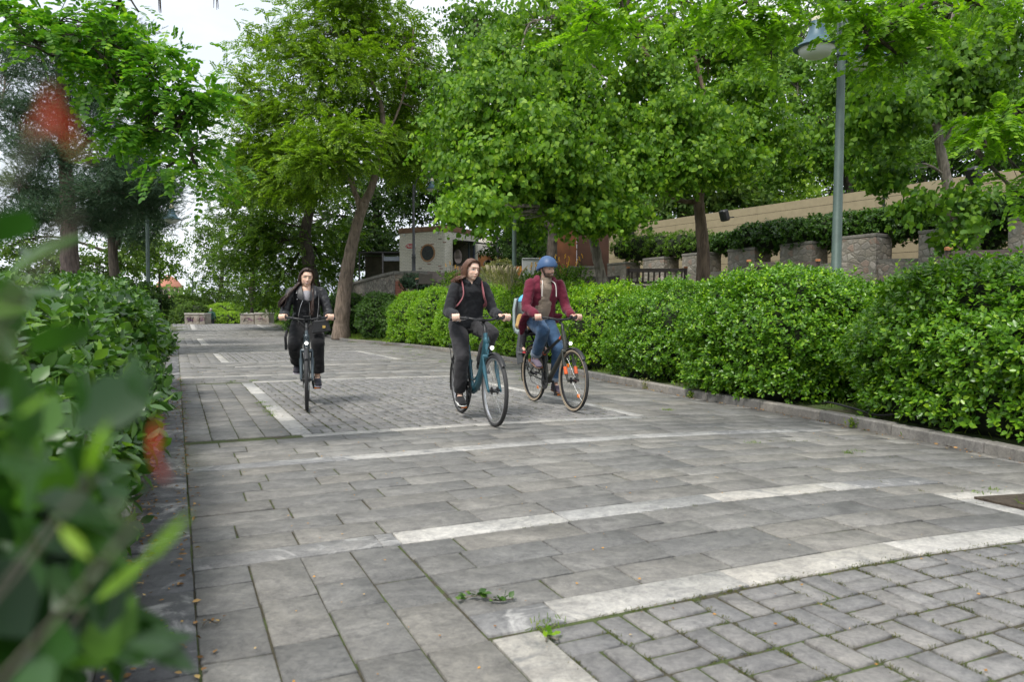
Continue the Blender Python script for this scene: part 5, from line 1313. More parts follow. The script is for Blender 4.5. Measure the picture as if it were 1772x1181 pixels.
def wheel(name, root, cx, rimm, wall=None, refl=False, hub=.03, rw=.0175, spk=32):
    mb = MB()
    mb.lathe([(.001, -.055), (.012, -.055), (.014, -.035), (hub, -.032), (hub, -.026), (.018, -.02), (.018, .02), (hub, .026), (hub, .032), (.014, .035), (.012, .055), (.001, .055)], (cx, 0, WR), 18, 'y'); mb.cur = 1
    for k in range(spk):
        a = 2 * math.pi * k / spk; b = a + (.32 if k % 4 < 2 else -.32); s = 1 if k % 2 else -1
        mb.tube([(cx + .028 * math.cos(b), s * .028, WR + .028 * math.sin(b)), (cx + .305 * math.cos(a), 0, WR + .305 * math.sin(a))], .0013, 4, cap=False)
    w = mb.build(name, [M_black, M_steel], root, 50)
    mb = MB(); mb.lathe([(.318, -.012), (.300, -.010), (.298, 0), (.300, .010), (.318, .012)], (cx, 0, WR), 56, 'y'); mb.build('rim', rimm, w, 50)
    R0 = WR - rw - .001
    mb = MB(); prof = [(R0 - rw * .95 + .0, -rw * .55)] + [(R0 + rw * math.sin(a), -rw * 1.15 * math.cos(a)) for a in np.linspace(-.5, math.pi + .5, 14)] + [(R0 - rw * .95, rw * .55)]
    mb.lathe(prof, (cx, 0, WR), 64, 'y'); mb.build('tyre', M_tyre, w, 60)
    if wall:
        mb = MB()
        for s in (-1, 1): mb.lathe([(R0 - rw * .9, s * rw * .75), (R0 - rw * .1, s * rw * 1.19), (R0 + rw * .45, s * rw * 1.10)], (cx, 0, WR), 64, 'y')
        mb.build('sidewall', wall, w, 60)
    if refl:
        for a in (-.9, 2.3):
            mb = MB(); mb.box((cx + .21 * math.cos(a), 0, WR + .21 * math.sin(a)), (.055, .012, .04), bev=.004); mb.build('spoke_reflector', M_orefl, w)
def pedals(root, bb, ang, r=.17, lat=.115):
    out = {}
    for s, nm in ((1, 'L'), (-1, 'R')):
        a = ang if s > 0 else ang + math.pi
        e = (bb[0] + r * math.cos(a), s * .075, bb[2] + r * math.sin(a))
        mb = MB(); mb.tube([(bb[0], s * .06, bb[2]), e], [.015, .012], 8); mb.build('crank', M_dark, root, 60)
        mb = MB(); mb.box((e[0], s * lat, e[2]), (.085, .09, .022), bev=.006); mb.cur = 1; mb.box((e[0] + .043, s * lat, e[2]), (.006, .06, .014)); mb.box((e[0] - .043, s * lat, e[2]), (.006, .06, .014)); mb.build('pedal', [M_black, M_orefl], root)
        out[nm] = Vector((e[0], s * lat, e[2] + .012))
    return out
def bicycle(label, rear, front, framem, kind, rimm=M_rimb, wall=None, crank=0, barw=.62, riser=.0, cat='bicycle', refl=False, zsad=.94):
    rx, ry = rear; fx, fy = front
    rz = math.atan2(fy - ry, fx - rx); WB = 1.11
    root = empty('bicycle', (rx, ry, zg(ry) + .002), rz); tag(root, label, cat, 'bicycles ridden down the walk')
    wheel('rear_wheel', root, 0, rimm, wall, refl); wheel('front_wheel', root, WB, rimm, wall, refl, hub=.036)
    bb = (.44, 0, .29); ht = Vector((.842, 0, .90)); hb = Vector((.925, 0, .68)); st_top = (.27, 0, .76); sad = (.235, 0, zsad)
    mb = MB()
    if kind == 'step':
        mb.tube(bez([ht - Vector((-.01, 0, .04)), (.86, 0, .78), (.72, 0, .52), (.58, 0, .36), bb], 6), [.033] * 6 + [.036] * 13 + [.034] * 6, 12, sq=(1, 1.15))
        mb.tube(bez([(.865, 0, .80), (.72, 0, .60), (.56, 0, .44), (.40, 0, .40)], 6), .014, 8)
        mb.tube([bb, (.36, 0, .50), st_top], .019, 10)
    else:
        mb.tube([hb + Vector((-.01, 0, .03)), bb], [.028, .030], 12, sq=(1, 1.2)); mb.tube([ht - Vector((-.012, 0, .05)), (.325, 0, .62)], .019, 10)
        mb.tube([bb, st_top], .0175, 10)
    mb.tube([ht, hb], [.024, .027], 12)
    for s in (-1, 1):
        mb.tube(bez([(bb[0] - .03, s * .035, .29), (.25, s * .055, .315), (0, s * .065, WR)], 4), .011, 8)
        mb.tube(bez([(.335, s * .02, .60), (.15, s * .055, .47), (0, s * .065, WR)], 4), .009, 8)
    mb.lathe([(.001, -.04), (.022, -.04), (.022, .04), (.001, .04)], bb, 14, 'y')
    fr = mb.build('frame', framem, root, 50)
    # fork
    mb = MB()
    mb.tube(bez([hb + Vector((.005, 0, .02)), hb + Vector((.014, 0, -.02))], 2), .026, 10)
    mb.box((hb.x + .02, 0, hb.z - .005), (.05, .14, .045), bev=.012)
    for s in (-1, 1):
        mb.tube([(hb.x + .022, s * .062, hb.z - .0), (hb.x + .062, s * .062, .56)], .014, 8)
        mb.tube([(hb.x + .055, s * .064, .59), (hb.x + .075, s * .064, .53), (WB - .01, s * .062, WR)], [.021, .021, .013], 10)
        mb.box((WB, s * .062, WR), (.04, .012, .035), bev=.004)
    mb.build('fork', framem, root, 50)
    if kind == 'diamond':
        mb = MB()
        for s in (-1, 1): mb.tube([(hb.x + .105, s * .0645, .50), (hb.x + .135, s * .0638, .42)], .0208, 10)
        mb.tube([(.315, 0, .635), (.329, 0, .595)], .0185, 10); mb.tube([ht - Vector((.03, 0, .065)), ht - Vector((.07, 0, .087))], .0198, 10)
        mb.build('decals', M_orange_p, root, 50)
    # mudguards
    for cx, a0, a1, nm in ((0, .15, 3.5, 'rear_mudguard'), (WB, .75, 2.2, 'front_mudguard')):
        mb = MB(); n = 22; V = []
        for i in range(n):
            a = a0 + (a1 - a0) * i / (n - 1)
            for yy, rr in ((-.026, WR + .006), (-.018, WR + .018), (0, WR + .022), (.018, WR + .018), (.026, WR + .006)):
                V.append((cx + rr * math.cos(a), yy, WR + rr * math.sin(a)))
        F = [(i * 5 + k, i * 5 + k + 1, (i + 1) * 5 + k + 1, (i + 1) * 5 + k) for i in range(n - 1) for k in range(4)]
        mb.add(V, F); mb.build(nm, M_black, root, 80)
    # headlight
    mb = MB(); mb.lathe([(.001, .045), (.022, .04), (.026, .02), (.026, -.005), (.018, -.03), (.001, -.035)], (hb.x + .07, 0, hb.z + .085), 18, 'x'); mb.tube([(hb.x + .05, 0, hb.z + .08), (hb.x + .03, 0, hb.z)], .006, 6)
    hl_ = mb.build('headlight', M_black, root, 50); mb = MB(); mb.lathe([(.020, .0445), (.001, .052)], (hb.x + .07, 0, hb.z + .085), 18, 'x'); mb.build('lens', M_lit, hl_, 60)
    # stem and bars
    bc = Vector((.80 + riser * .2, 0, 1.035 + riser))
    mb = MB(); mb.tube([ht, ht + Vector((-.025, 0, .08)), bc + Vector((-.04, 0, -.035)), bc], [.019, .018, .018, .02], 10); mb.build('stem', M_dark, root, 50)
    mb = MB(); gr = {}
    half = barw / 2
    pts = [(bc.x - .105, -half, bc.z + .012), (bc.x - .06, -half + .13, bc.z + .022), (bc.x - .012, -half + .20, bc.z + .012), (bc.x, -.05, bc.z), (bc.x, .05, bc.z), (bc.x - .012, half - .20, bc.z + .012), (bc.x - .06, half - .13, bc.z + .022), (bc.x - .105, half, bc.z + .012)]
    mb.tube(bez(pts, 6), .0125, 10); hbar = mb.build('handlebar', M_black, root, 60)
    for s in (-1, 1):
        a = Vector((bc.x - .107, s * half, bc.z + .012)); b = Vector((bc.x - .064, s * (half - .125), bc.z + .0215)); ax = (a - b).normalized()
        mb = MB(); mb.tube([b, b + (a - b) * .5, a + ax * .008], [.0165, .0175, .018], 12); mb.build('grip', plain('grip_rubber', (.03, .03, .032), .8), hbar, 50)
        gr[s] = (b + (a - b) * .58, ax)
        l0 = b - ax * .03
        mb = MB(); mb.box(tuple(l0 + Vector((.02, 0, -.008))), (.035, .035, .03), bev=.008); mb.tube(bez([l0 + Vector((.03, 0, -.01)), l0 + ax * .03 + Vector((.055, 0, -.015)), l0 + ax * .12 + Vector((.05, 0, -.028))], 4), [.006, .006, .006, .006, .006, .0055, .005, .005, .006], 6, sq=(1, .6)); mb.build('brake_lever', M_dark, hbar, 50)
        c0 = l0 + Vector((.03, 0, -.005))
        mb = MB(); mb.tube(bez([c0, (bc.x + .12, s * .08, bc.z - .02), (bc.x + .16, s * -.02, bc.z - .14), (hb.x + .03, s * .02, hb.z + .06), (hb.x + .02, s * .03, hb.z - .02)], 6), .0028, 5); mb.build('cable', M_black, hbar, 80)
    mb = MB(); mb.lathe([(.001, .025), (.018, .02), (.024, .004), (.024, 0)], (bc.x - .03, half - .17, bc.z + .03), 14); mb.build('bell', M_black, hbar, 50)
    if kind != 'diamond':
        mb = MB(); mb.box((bc.x + .02, 0, bc.z + .035), (.05, .075, .012), bev=.004); mb.build('display', M_black, hbar)
    # seat
    mb = MB(); mb.tube([st_top, (sad[0] + .01, 0, sad[2] - .04)], .0138, 10); mb.build('seat_post', M_dark, root, 50)
    mb = MB(); mb.tube([(sad[0] + .15, 0, sad[2] - .012), (sad[0] + .08, 0, sad[2] - .005), (sad[0], 0, sad[2] - .012), (sad[0] - .08, 0, sad[2] - .010), (sad[0] - .13, 0, sad[2] - .012)], [.018, .034, .062, .088, .06], 14, sq=(1, .38), up=(0, 0, 1)); mb.build('saddle', M_saddle, root, 60)
    # drivetrain
    mb = MB(); mb.lathe([(.055, -.052), (.098, -.052), (.098, -.048), (.055, -.048), (.055, -.052)], bb, 36, 'y'); mb.lathe([(.001, -.055), (.03, -.05)], bb, 14, 'y')
    for k in range(5):
        a = k * 1.2566; mb.tube([(bb[0], -.05, bb[2]), (bb[0] + .06 * math.cos(a), -.05, bb[2] + .06 * math.sin(a))], .006, 5)
    mb.build('chainring', M_dark, root, 40)
    mb = MB(); mb.tube([(bb[0], -.05, bb[2] + .097), (0, -.048, WR + .035)], .0035, 5); mb.tube([(bb[0], -.05, bb[2] - .097), (.03, -.048, WR - .10), (0, -.048, WR - .035)], .0035, 5); mb.lathe([(.001, -.05), (.04, -.05), (.04, -.036), (.001, -.036)], (0, 0, WR), 20, 'y'); mb.build('chain', M_dark, root)
    ped = pedals(root, bb, crank)
    # rack
    mb = MB()
    for s in (-1, 1):
        mb.tube([(.18, s * .05, WR + .40), (-.28, s * .06, WR + .40)], .006, 6); mb.tube([(-.06, s * .07, WR + .40), (0, s * .075, WR)], .005, 6); mb.tube([(-.25, s * .06, WR + .40), (0, s * .075, WR)], .005, 6)
    for k in range(4): mb.tube([(.14 - k * .13, -.055, WR + .40), (.14 - k * .13, .055, WR + .40)], .005, 6)
    mb.build('rack', M_black, root)
    if kind == 'step':
        mb = MB(); mb.box((.30, 0, .60), (.05, .05, .02)); mb.build('clamp', M_dark, root)
    return root, gr, ped, Vector(sad)
M_bluef = plain('petrol_blue_paint', (.022, .10, .135), .35, .35, var=.06, coat=.6)
M_olive = plain('dark_olive_paint', (.040, .042, .034), .4, .3, var=.08, coat=.3)
M_slatef = plain('slate_blue_paint', (.045, .065, .078), .38, .3, var=.08, coat=.4)
BK1 = bicycle('dark slate bicycle seen head-on with lit headlight, ridden by the woman in the leather jacket', (-2.62, 9.39), (-2.33, 8.31), M_slatef, 'step', crank=R(-28), barw=.64)
BK2 = bicycle('petrol blue step-through bicycle with suspension fork, in the middle', (-.567, 8.14), (-.168, 7.10), M_bluef, 'step', rimm=M_rims, crank=R(88), barw=.64)
BK3 = bicycle('dark olive bicycle with tan tyre walls and orange decals carrying a child seat', (.277, 9.27), (.69, 8.24), M_olive, 'diamond', wall=M_tan, crank=R(-78), barw=.62, refl=True, zsad=.98)
# child seat on the third bicycle
def child_seat(root):
    mb = MB(); sh = plain('pale_mint_shell', (.30, .37, .36), .55)
    V = MB(); 
    seat = bez([(-.05, 0, .86), (-.26, 0, .86), (-.31, 0, .95), (-.335, 0, 1.13), (-.35, 0, 1.30)], 5)
    wd = np.interp(np.linspace(0, 1, len(seat)), [0, .3, .5, .8, 1], [.13, .155, .16, .15, .12])
    pts = []
    for p, w in zip(seat, wd):
        for yy, dx, dz in ((-1, .10, .05), (-.96, .03, .01), (-.6, 0, 0), (0, -.01, -.005), (.6, 0, 0), (.96, .03, .01), (1, .10, .05)):
            pts.append((p[0] + dx, w * yy, p[2] + dz * (1 if p[2] < .9 else 0)))
    n = len(seat); F = [(i * 7 + k, i * 7 + k + 1, (i + 1) * 7 + k + 1, (i + 1) * 7 + k) for i in range(n - 1) for k in range(6)]
    mb.add(pts, F); o = mb.build('child_seat', sh, root, 60); md = o.modifiers.new('t', 'SOLIDIFY'); md.thickness = .022
    mb = MB(); q = [pts[i * 7] for i in range(n)]; q2 = [pts[i * 7 + 6] for i in range(n)]
    mb.tube(q + q2[::-1], .016, 8); mb.build('edge_trim', plain('dark_grey_trim', (.05, .055, .06), .6), o, 60)
    for s in (-1, 1):
        mb = MB(); mb.slab([(-.12, s * .15, .90), (-.02, s * .16, .88), (.02, s * .17, .62), (.04, s * .17, .50), (-.13, s * .165, .46), (-.19, s * .16, .62)], .02, (0, 1, 0)); mb.build('leg_guard', plain('grey_plastic', (.07, .075, .08), .6), o)
        mb = MB(); mb.box((-.02, s * .15, .615), (.14, .09, .02), bev=.006); mb.build('foot_rest', plain('grey_plastic2', (.10, .105, .11), .6), o)
    mb = MB(); mb.tube([(.26, 0, .58), (.12, 0, .66), (-.1, 0, .84)], .012, 8); mb.box((-.1, 0, .845), (.3, .16, .03), bev=.008); mb.build('bracket', M_dark, o)
child_seat(BK3[0])
# ================================================================== PEOPLE
def remesh(name, mb, voxel, smooth=4, sf=.5, disp=0, dscale=.09, decim=None):
    me = bpy.data.meshes.new('tmp'); me.from_pydata(mb.v, [], mb.f); me.update()
    o = bpy.data.objects.new('tmp', me); C.objects.link(o)
    md = o.modifiers.new('r', 'REMESH'); md.mode = 'VOXEL'; md.voxel_size = voxel; md.use_smooth_shade = True
    if smooth: s_ = o.modifiers.new('s', 'SMOOTH'); s_.factor = sf; s_.iterations = smooth
    if disp:
        tx = bpy.data.textures.new('fold', 'CLOUDS'); tx.noise_scale = dscale; tx.noise_depth = 2
        d_ = o.modifiers.new('d', 'DISPLACE'); d_.texture = tx; d_.strength = disp; d_.mid_level = .5; d_.texture_coords = 'LOCAL'
    dg = bpy.context.evaluated_depsgraph_get(); dg.update()
    out = bpy.data.meshes.new_from_object(o.evaluated_get(dg)); out.name = name
    bpy.data.objects.remove(o); bpy.data.meshes.remove(me)
    out.materials.clear(); out.shade_smooth()
    return out
def mobj(name, me, mat, parent):
    for m in (mat if isinstance(mat, (list, tuple)) else [mat]): me.materials.append(m)
    o = bpy.data.objects.new(name, me); C.objects.link(o); o.parent = parent; return o
def get_co(me):
    a = np.zeros(len(me.vertices) * 3, np.float32); me.vertices.foreach_get('co', a); return a.reshape(-1, 3).astype(float)
def set_co(me, V): me.vertices.foreach_set('co', V.astype(np.float32).ravel()); me.update()
def ik(a, b, l1, l2, pole):
    a, b, pole = Vector(a), Vector(b), Vector(pole); d = b - a; L = min(d.length, (l1 + l2) * .999); d.normalize()
    x = (l1 * l1 - l2 * l2 + L * L) / (2 * L); h = math.sqrt(max(l1 * l1 - x * x, 0)); p = pole - d * pole.dot(d); p.normalize()
    return a + d * x + p * h
def skin_mat(name):
    m, t, b, o = _mat(name); a = t.nodes.new('ShaderNodeAttribute'); a.attribute_name = 'tone'
    t.links.new(a.outputs['Color'], b.inputs['Base Color']); b.inputs['Roughness'].default_value = .5
    b.inputs['Subsurface Weight'].default_value = .12; b.inputs['Subsurface Radius'].default_value = (.01, .004, .002); b.inputs['Subsurface Scale'].default_value = .5
    b.inputs['Specular IOR Level'].default_value = .4; return m
def fabric(name, col, var=.12, rough=.9, bsc=22, bmp=.35, sheen=.12, sc=7):
    m = plain(name, col, rough, 0, var, sc, 0, bsc, .2, 0, sheen); t = m.node_tree; b = t.nodes['Principled BSDF']
    tc = t.nodes.new('ShaderNodeTexCoord'); mp = t.nodes.new('ShaderNodeMapping'); mp.inputs[3].default_value = (1, 1.2, 2.4); mp.inputs[2].default_value = (.5, .3, .4); t.links.new(tc.outputs['Object'], mp.inputs[0])
    f = noise(t, 6.5, 2, .45, mp.outputs[0], 1.0); g = noise(t, 400, 2, .5)
    a = _n(t, 'ShaderNodeMath', operation='MULTIPLY_ADD'); t.links.new(g, a.inputs[0]); a.inputs[1].default_value = .04; t.links.new(f, a.inputs[2])
    bump(t, b, a.outputs[0], .45, .016); return m

def head_parts(mb, H, s=1.0, fem=True, beard=False):
    """H: matrix head-local (x forward, y left, z up, origin skull centre) -> bike space"""
    def P(x, y, z): return H @ Vector((x * s, y * s, z * s))
    Rm = H.to_3x3()
    mb.ball(P(-.008, 0, .022), (.096 * s, .076 * s, .096 * s), Rm, 24, 16)
    mb.ball(P(.018, 0, -.030), (.070 * s, .060 * s, .078 * s), Rm, 20, 14)
    mb.ball(P(.052, 0, -.082), (.028 * s, .026 * s, .024 * s), Rm, 14, 10)       # chin
    for q in (-1, 1):
        mb.ball(P(.042, q * .031, -.026), (.034 * s, .026 * s, .030 * s), Rm, 14, 10)   # cheek
        mb.ball(P(.022, q * (.036 if fem else .043), -.062), (.034 * s, .015 * s, .024 * s), Rm, 14, 10)   # jaw
        mb.ball(P(-.008, q * .077, -.008), (.016 * s, .009 * s, .030 * s), Rm, 12, 8)   # ear
    mb.ball(P(.072, 0, .036), (.020 * s, .046 * s, .016 * s), Rm, 14, 8)         # brow
    mb.tube([P(.082, 0, .016), P(.094, 0, -.008), P(.102, 0, -.026)], [.008 * s, .0095 * s, .0125 * s], 8)
    mb.ball(P(.096, 0, -.031), (.013 * s, .016 * s, .010 * s), Rm, 10, 8)
    mb.ball(P(.082, 0, -.056), (.012 * s, .023 * s, .0075 * s), Rm, 12, 8)
    mb.ball(P(.080, 0, -.067), (.012 * s, .019 * s, .0075 * s), Rm, 12, 8)
def paint_head(me, H, s, base, lip, brow, iris, beard=None, smile=0.0, lidded=False, extra=None):
    V = get_co(me); Hi = np.array(H.inverted()); L = (V @ Hi[:3, :3].T + Hi[:3, 3]) / s
    col = np.tile(np.array([*base, 1.0]), (len(V), 1)); x, y, z = L[:, 0], L[:, 1], L[:, 2]
    face = (x > .03) & (np.abs(z) < .13)
    def blend(w, c):
        w = np.clip(w, 0, 1)[:, None]; col[:, :3] = col[:, :3] * (1 - w) + np.array(c) * w
    nz_ = np.sin(V[:, 0] * 90) * np.sin(V[:, 1] * 80) * np.sin(V[:, 2] * 70); col[:, :3] *= (1 + .04 * nz_)[:, None]
    cheek = np.exp(-(((np.abs(y) - .040) / .016) ** 2 + ((z + .026) / .016) ** 2)) * (x > .03); blend(cheek * .35, (base[0] * 1.0, base[1] * .68, base[2] * .62))
    nose = np.exp(-((y / .014) ** 2 + ((z + .03) / .012) ** 2)) * (x > .085); blend(nose * .25, (base[0], base[1] * .72, base[2] * .66))
    # eye sockets pushed in
    sock = np.exp(-(((np.abs(y) - .031) / .014) ** 2 + ((z - .008) / .010) ** 2)) * (x > .05)
    N = np.array(H.to_3x3() @ Vector((1, 0, 0))); V = V - N * (sock * .006 * s)[:, None]; set_co(me, V)
    ez = .006; ay = np.abs(y) - .031
    e = 1 - ((ay / .0150) ** 2 + ((z - ez) / (.0062 if not lidded else .0042)) ** 2); blend((e > 0) * face * (x > .055), (.62, .58, .55))
    ir = 1 - ((ay / .0062) ** 2 + ((z - ez) / (.0062 if not lidded else .0042)) ** 2); blend((ir > 0) * face * (x > .055), iris)
    lash = np.exp(-(((z - ez - .0065 + (ay / .02) ** 2 * .006) / .0024) ** 2)) * (np.abs(ay) < .0175) * face * (x > .05); blend(lash * .9, (.03, .018, .012))
    lowl = np.exp(-(((z - ez + .0068 - (ay / .02) ** 2 * .006) / .0018) ** 2)) * (np.abs(ay) < .015) * face * (x > .05); blend(lowl * .4, (.12, .06, .045))
    bz_ = .031 - (ay + .002) ** 2 * 12; bw = np.exp(-(((z - bz_) / .0034) ** 2)) * (np.abs(ay) < .021) * face; blend(bw * .7, brow)
    lm = .058 - smile * (y / .025) ** 2 * .010
    w_ = .021 + smile * .009
    lp = (1 - (y / w_) ** 2 - ((z + lm + .001) / (.0078 + .003 * smile)) ** 2); blend(np.clip(lp * 3, 0, 1) * (x > .05) * .75, lip)
    if smile > .5:
        th = (1 - (y / (w_ * .74)) ** 2 - ((z + lm - .0005) / .0052) ** 2); blend(np.clip(th * 3, 0, 1) * (x > .05) * .85, (.62, .56, .52))
    else:
        ml = np.exp(-(((z + lm) / .0014) ** 2)) * (np.abs(y) < w_ * .95) * (x > .06); blend(ml * .8, (.10, .03, .025))
    nos = np.exp(-(((np.abs(y) - .008) / .0032) ** 2 + ((z + .040) / .0028) ** 2)) * (x > .085); blend(nos * .8, (.12, .045, .03))
    if beard:
        jaw = np.clip((-.036 - z) / .012, 0, 1) * np.clip((x + .005) / .02, 0, 1) * (z > -.118)
        cheekcut = np.clip(((-.030 - .25 * np.maximum(0, .07 - np.abs(y))) - z) / .01, 0, 1)
        mou = np.exp(-((y / .020) ** 2 + ((z + .062) / .008) ** 2))
        must = np.exp(-((y / .028) ** 2 + ((z + .046) / .006) ** 2)) * (x > .07)
        side = np.exp(-(((x - .012) / .014) ** 2)) * np.clip((np.abs(y) - .045) / .01, 0, 1) * np.clip((.005 - z) / .02, 0, 1) * (z > -.07)
        blend((jaw * np.clip(1 - mou * 1.4, 0, 1) * (np.abs(z + .075) < .05)) * .88, beard); blend(must * .8, beard); blend(side * .7, beard)
    if extra: extra(V, L, col, blend)
    at_ = me.attributes.new('tone', 'FLOAT_COLOR', 'POINT'); at_.data.foreach_set('color', col.astype(np.float32).ravel())
def hand_on_grip(mb, gc, ax, side, s=1.0):
    """hand closed round a grip; gc grip centre, ax outward axis; returns wrist"""
    f = Vector((1, 0, 0)); f = (f - ax * f.dot(ax)).normalized(); u = ax.cross(f); u = u if u.z > 0 else -u
    def P(a, x, z): return gc + ax * a * s + f * x * s + u * z * s
    lens = (.94, 1.0, .97, .82)
    for i in range(4):
        a = -.030 + i * .0205; k = lens[i]; j = .002 * (i % 2)
        mb.tube([P(a * .95, -.012, .037), P(a, .018, .040 + j), P(a, .036 * k + .002, .024), P(a, .037 * k + .001, .002), P(a, .026 * k, -.017), P(a, .012, -.025)], [.0105, .0098, .0092, .0088, .0082, .0060], 9)
        mb.ball(P(a, .018, .041 + j), .0102 * s, nu=10, nv=8)
        mb.tube([P(a * .55, -.075, .026), P(a * .95, -.010, .034)], [.0135, .0120], 9)
    mb.tube([P(-.020, -.070, .014), P(-.040, -.035, .006), P(-.046, -.006, -.012), P(-.038, .016, -.024), P(-.024, .026, -.026)], [.0140, .0130, .0112, .0102, .0075], 9)
    mb.ball(P(.002, -.048, .018), (.036 * s, .036 * s, .017 * s), Matrix((f, ax, u)).transposed(), 14, 10)
    w = P(0, -.092, .020); mb.ball(w, (.027 * s, .027 * s, .021 * s), Matrix((f, ax, u)).transposed(), 12, 8)
    return w
def tcap(mb, a, b, r1, r2, n=12, mid=None, sq=(1, 1)):
    a, b = Vector(a), Vector(b)
    if mid: mb.tube([a, (a + b) / 2 , b], [r1, mid, r2], n, sq=sq)
    else: mb.tube([a, b], [r1, r2], n, sq=sq)
    mb.ball(a, r1 * (sq[0] + sq[1]) / 2, nu=n, nv=8); mb.ball(b, r2 * (sq[0] + sq[1]) / 2, nu=n, nv=8)
def shoe(mb, sole, ank, toe_dir, L=.265, w=.048):
    d = Vector(toe_dir).normalized(); up = Vector((0, 0, 1)); up = (up - d * up.dot(d)).normalized(); sd = d.cross(up)
    heel = ank - up * .075 - d * .055
    def P(x, z, y=0): return heel + d * x + up * z + sd * y
    M3 = Matrix((d, sd, up)).transposed()
    mb.ball(P(.035, .028), (.045, w * .80, .045), M3, 14, 10); mb.tube([P(.04, .05), P(.06, .09), ank + up * .012], [.042, .040, .038], 12)
    mb.tube([P(.04, .035), P(.12, .042), P(.18, .026), P(.225, .018)], [.044, .045, .043, .034], 14, sq=(1, .85), up=tuple(up)); mb.ball(P(.215, .014), (.042, w * .92, .026), M3, 14, 8)
    for x, r1, r2 in ((.03, .05, .038), (.09, .07, .040), (.16, .07, .048), (.20, .058, .047)): sole.ball(P(x, -.006), (r1, r2, .016), M3, 16, 6)
def rider(label, bike, hair_fn=None, tone=(.62, .38, .28), female=True, hip=(.20, 0, 1.01), sh=(.36, 0, 1.42), shw=.175, headc=(.42, 0, 1.635), yaw=0, pitch=0, roll=0, hs=1.0, lean=0,
          thigh=.44, shin=.42, uarm=.285, farm=.255, legr=1.0, skin_kw={}, hipw=.09, kout=.025, elb=(-.35, .38, -1)):
    root_b, gr, ped, sad = bike
    root = empty('person', root_b.location, root_b.rotation_euler[2]); tag(root, label, 'person', 'cyclists riding towards the camera')
    hip = Vector(hip); sh = Vector(sh); J = {'hip': hip, 'sh': sh}
    H = Matrix.Translation(headc) @ Matrix.Rotation(yaw, 4, 'Z') @ Matrix.Rotation(pitch, 4, 'Y') @ Matrix.Rotation(roll, 4, 'X'); J['H'] = H
    mb = MB(); neck = Vector((sh.x + .015, sh.y, sh.z + .05))
    tcap(mb, neck, H @ Vector((-.012, 0, -.05)), .054 if female else .062, .050 if female else .060)
    mb.ball(H @ Vector((-.01, 0, -.075)), .045)
    tcap(mb, (sh.x, sh.y, sh.z), (sh.x * .75 + hip.x * .25, 0, sh.z * .7 + hip.z * .3), .085, .095, sq=(1, 1)); tcap(mb, (sh.x * .75 + hip.x * .25, 0, sh.z * .7 + hip.z * .3), hip + Vector((0, 0, .05)), .10, .11)
    for s in (1, -1):
        S = sh + Vector((0, s * shw, -.01)); mb.ball(S, .05); tcap(mb, sh, S, .06, .05)
        w = hand_on_grip(mb, gr[s][0], gr[s][1], s); E = ik(S, w, uarm, farm, (elb[0], s * elb[1], elb[2]))
        tcap(mb, S, E, .044, .036); tcap(mb, E, w, .038, .024); J['S', s], J['E', s], J['W', s] = S, E, w
        hp = hip + Vector((0, s * hipw, -.01)); pd = ped['L' if s > 0 else 'R']; dr = Vector((.97, s * .06, -.10 if pd.z < .3 else -.22)).normalized()
        an = pd + Vector((-.105, s * .004, .105)) ; K = ik(hp, an, thigh, shin, (1, s * kout * 4, .25))
        tcap(mb, hp, K, .075, .050); tcap(mb, K, an, .048, .034); tcap(mb, an, an + dr * .15 + Vector((0, 0, -.06)), .033, .026)
        J['hp', s], J['K', s], J['A', s], J['dr', s] = hp, K, an, dr
    head_parts(mb, H, hs, female)
    me = remesh('person_body', mb, .0042, 3, .5); paint_head(me, H, hs, tone, **skin_kw)
    body = mobj('body', me, skin_mat('skin'), root)
    return root, J, body
def loft(mb, rings, n=24):
    """closed loft through (centre, fore-aft radius, lateral radius)"""
    V, F = [], []
    C_ = bez([r_[0] for r_ in rings], 4); m = len(C_); t_ = np.linspace(0, len(rings) - 1, m)
    rx = np.interp(t_, range(len(rings)), [r_[1] for r_ in rings]); ry = np.interp(t_, range(len(rings)), [r_[2] for r_ in rings])
    for i in range(m):
        for k in range(n):
            a = 2 * math.pi * k / n; ca, sa = math.cos(a), math.sin(a)
            q = (abs(ca) ** 2.5 + abs(sa) ** 2.5) ** (-1 / 2.5)
            V.append((C_[i][0] + rx[i] * ca * q, C_[i][1] + ry[i] * sa * q, C_[i][2]))
    for i in range(m - 1):
        for k in range(n): F.append((i * n + k, i * n + (k + 1) % n, (i + 1) * n + (k + 1) % n, (i + 1) * n + k))
    F.append(tuple(range(n))[::-1]); F.append(tuple((m - 1) * n + k for k in range(n))); mb.add(V, F)
def torso_cloth(mb, J, r=(.15, .115), waist=(.15, .12), hem=(.17, .135), zhem=.93, dy=0, chest=.015, shoulder=.055):
    sh, hip = J['sh'], J['hip']; ax = sh - hip
    def P(t_): return hip + ax * t_ + Vector((chest * (t_ > .5), 0, 0))
    th = (zhem - hip.z) / ax.z
    loft(mb, [(P(th), hem[1], hem[0]), (P(th + .12), hem[1] * .98, hem[0] * .98), (P(.38), waist[1], waist[0]), (P(.62), r[1], r[0] * 1.0), (P(.84), r[1] * .98, r[0] * 1.02), (P(.97), r[1] * .74, r[0] * .88), (P(1.06), .055, .075)])
    for s in (1, -1): mb.ball(J['S', s] + Vector((0, -s * .012, -.005)), shoulder); mb.tube([sh + Vector((0, s * .05, .030)), J['S', s] + Vector((0, -s * .01, .0))], [shoulder * .95, shoulder], 14)
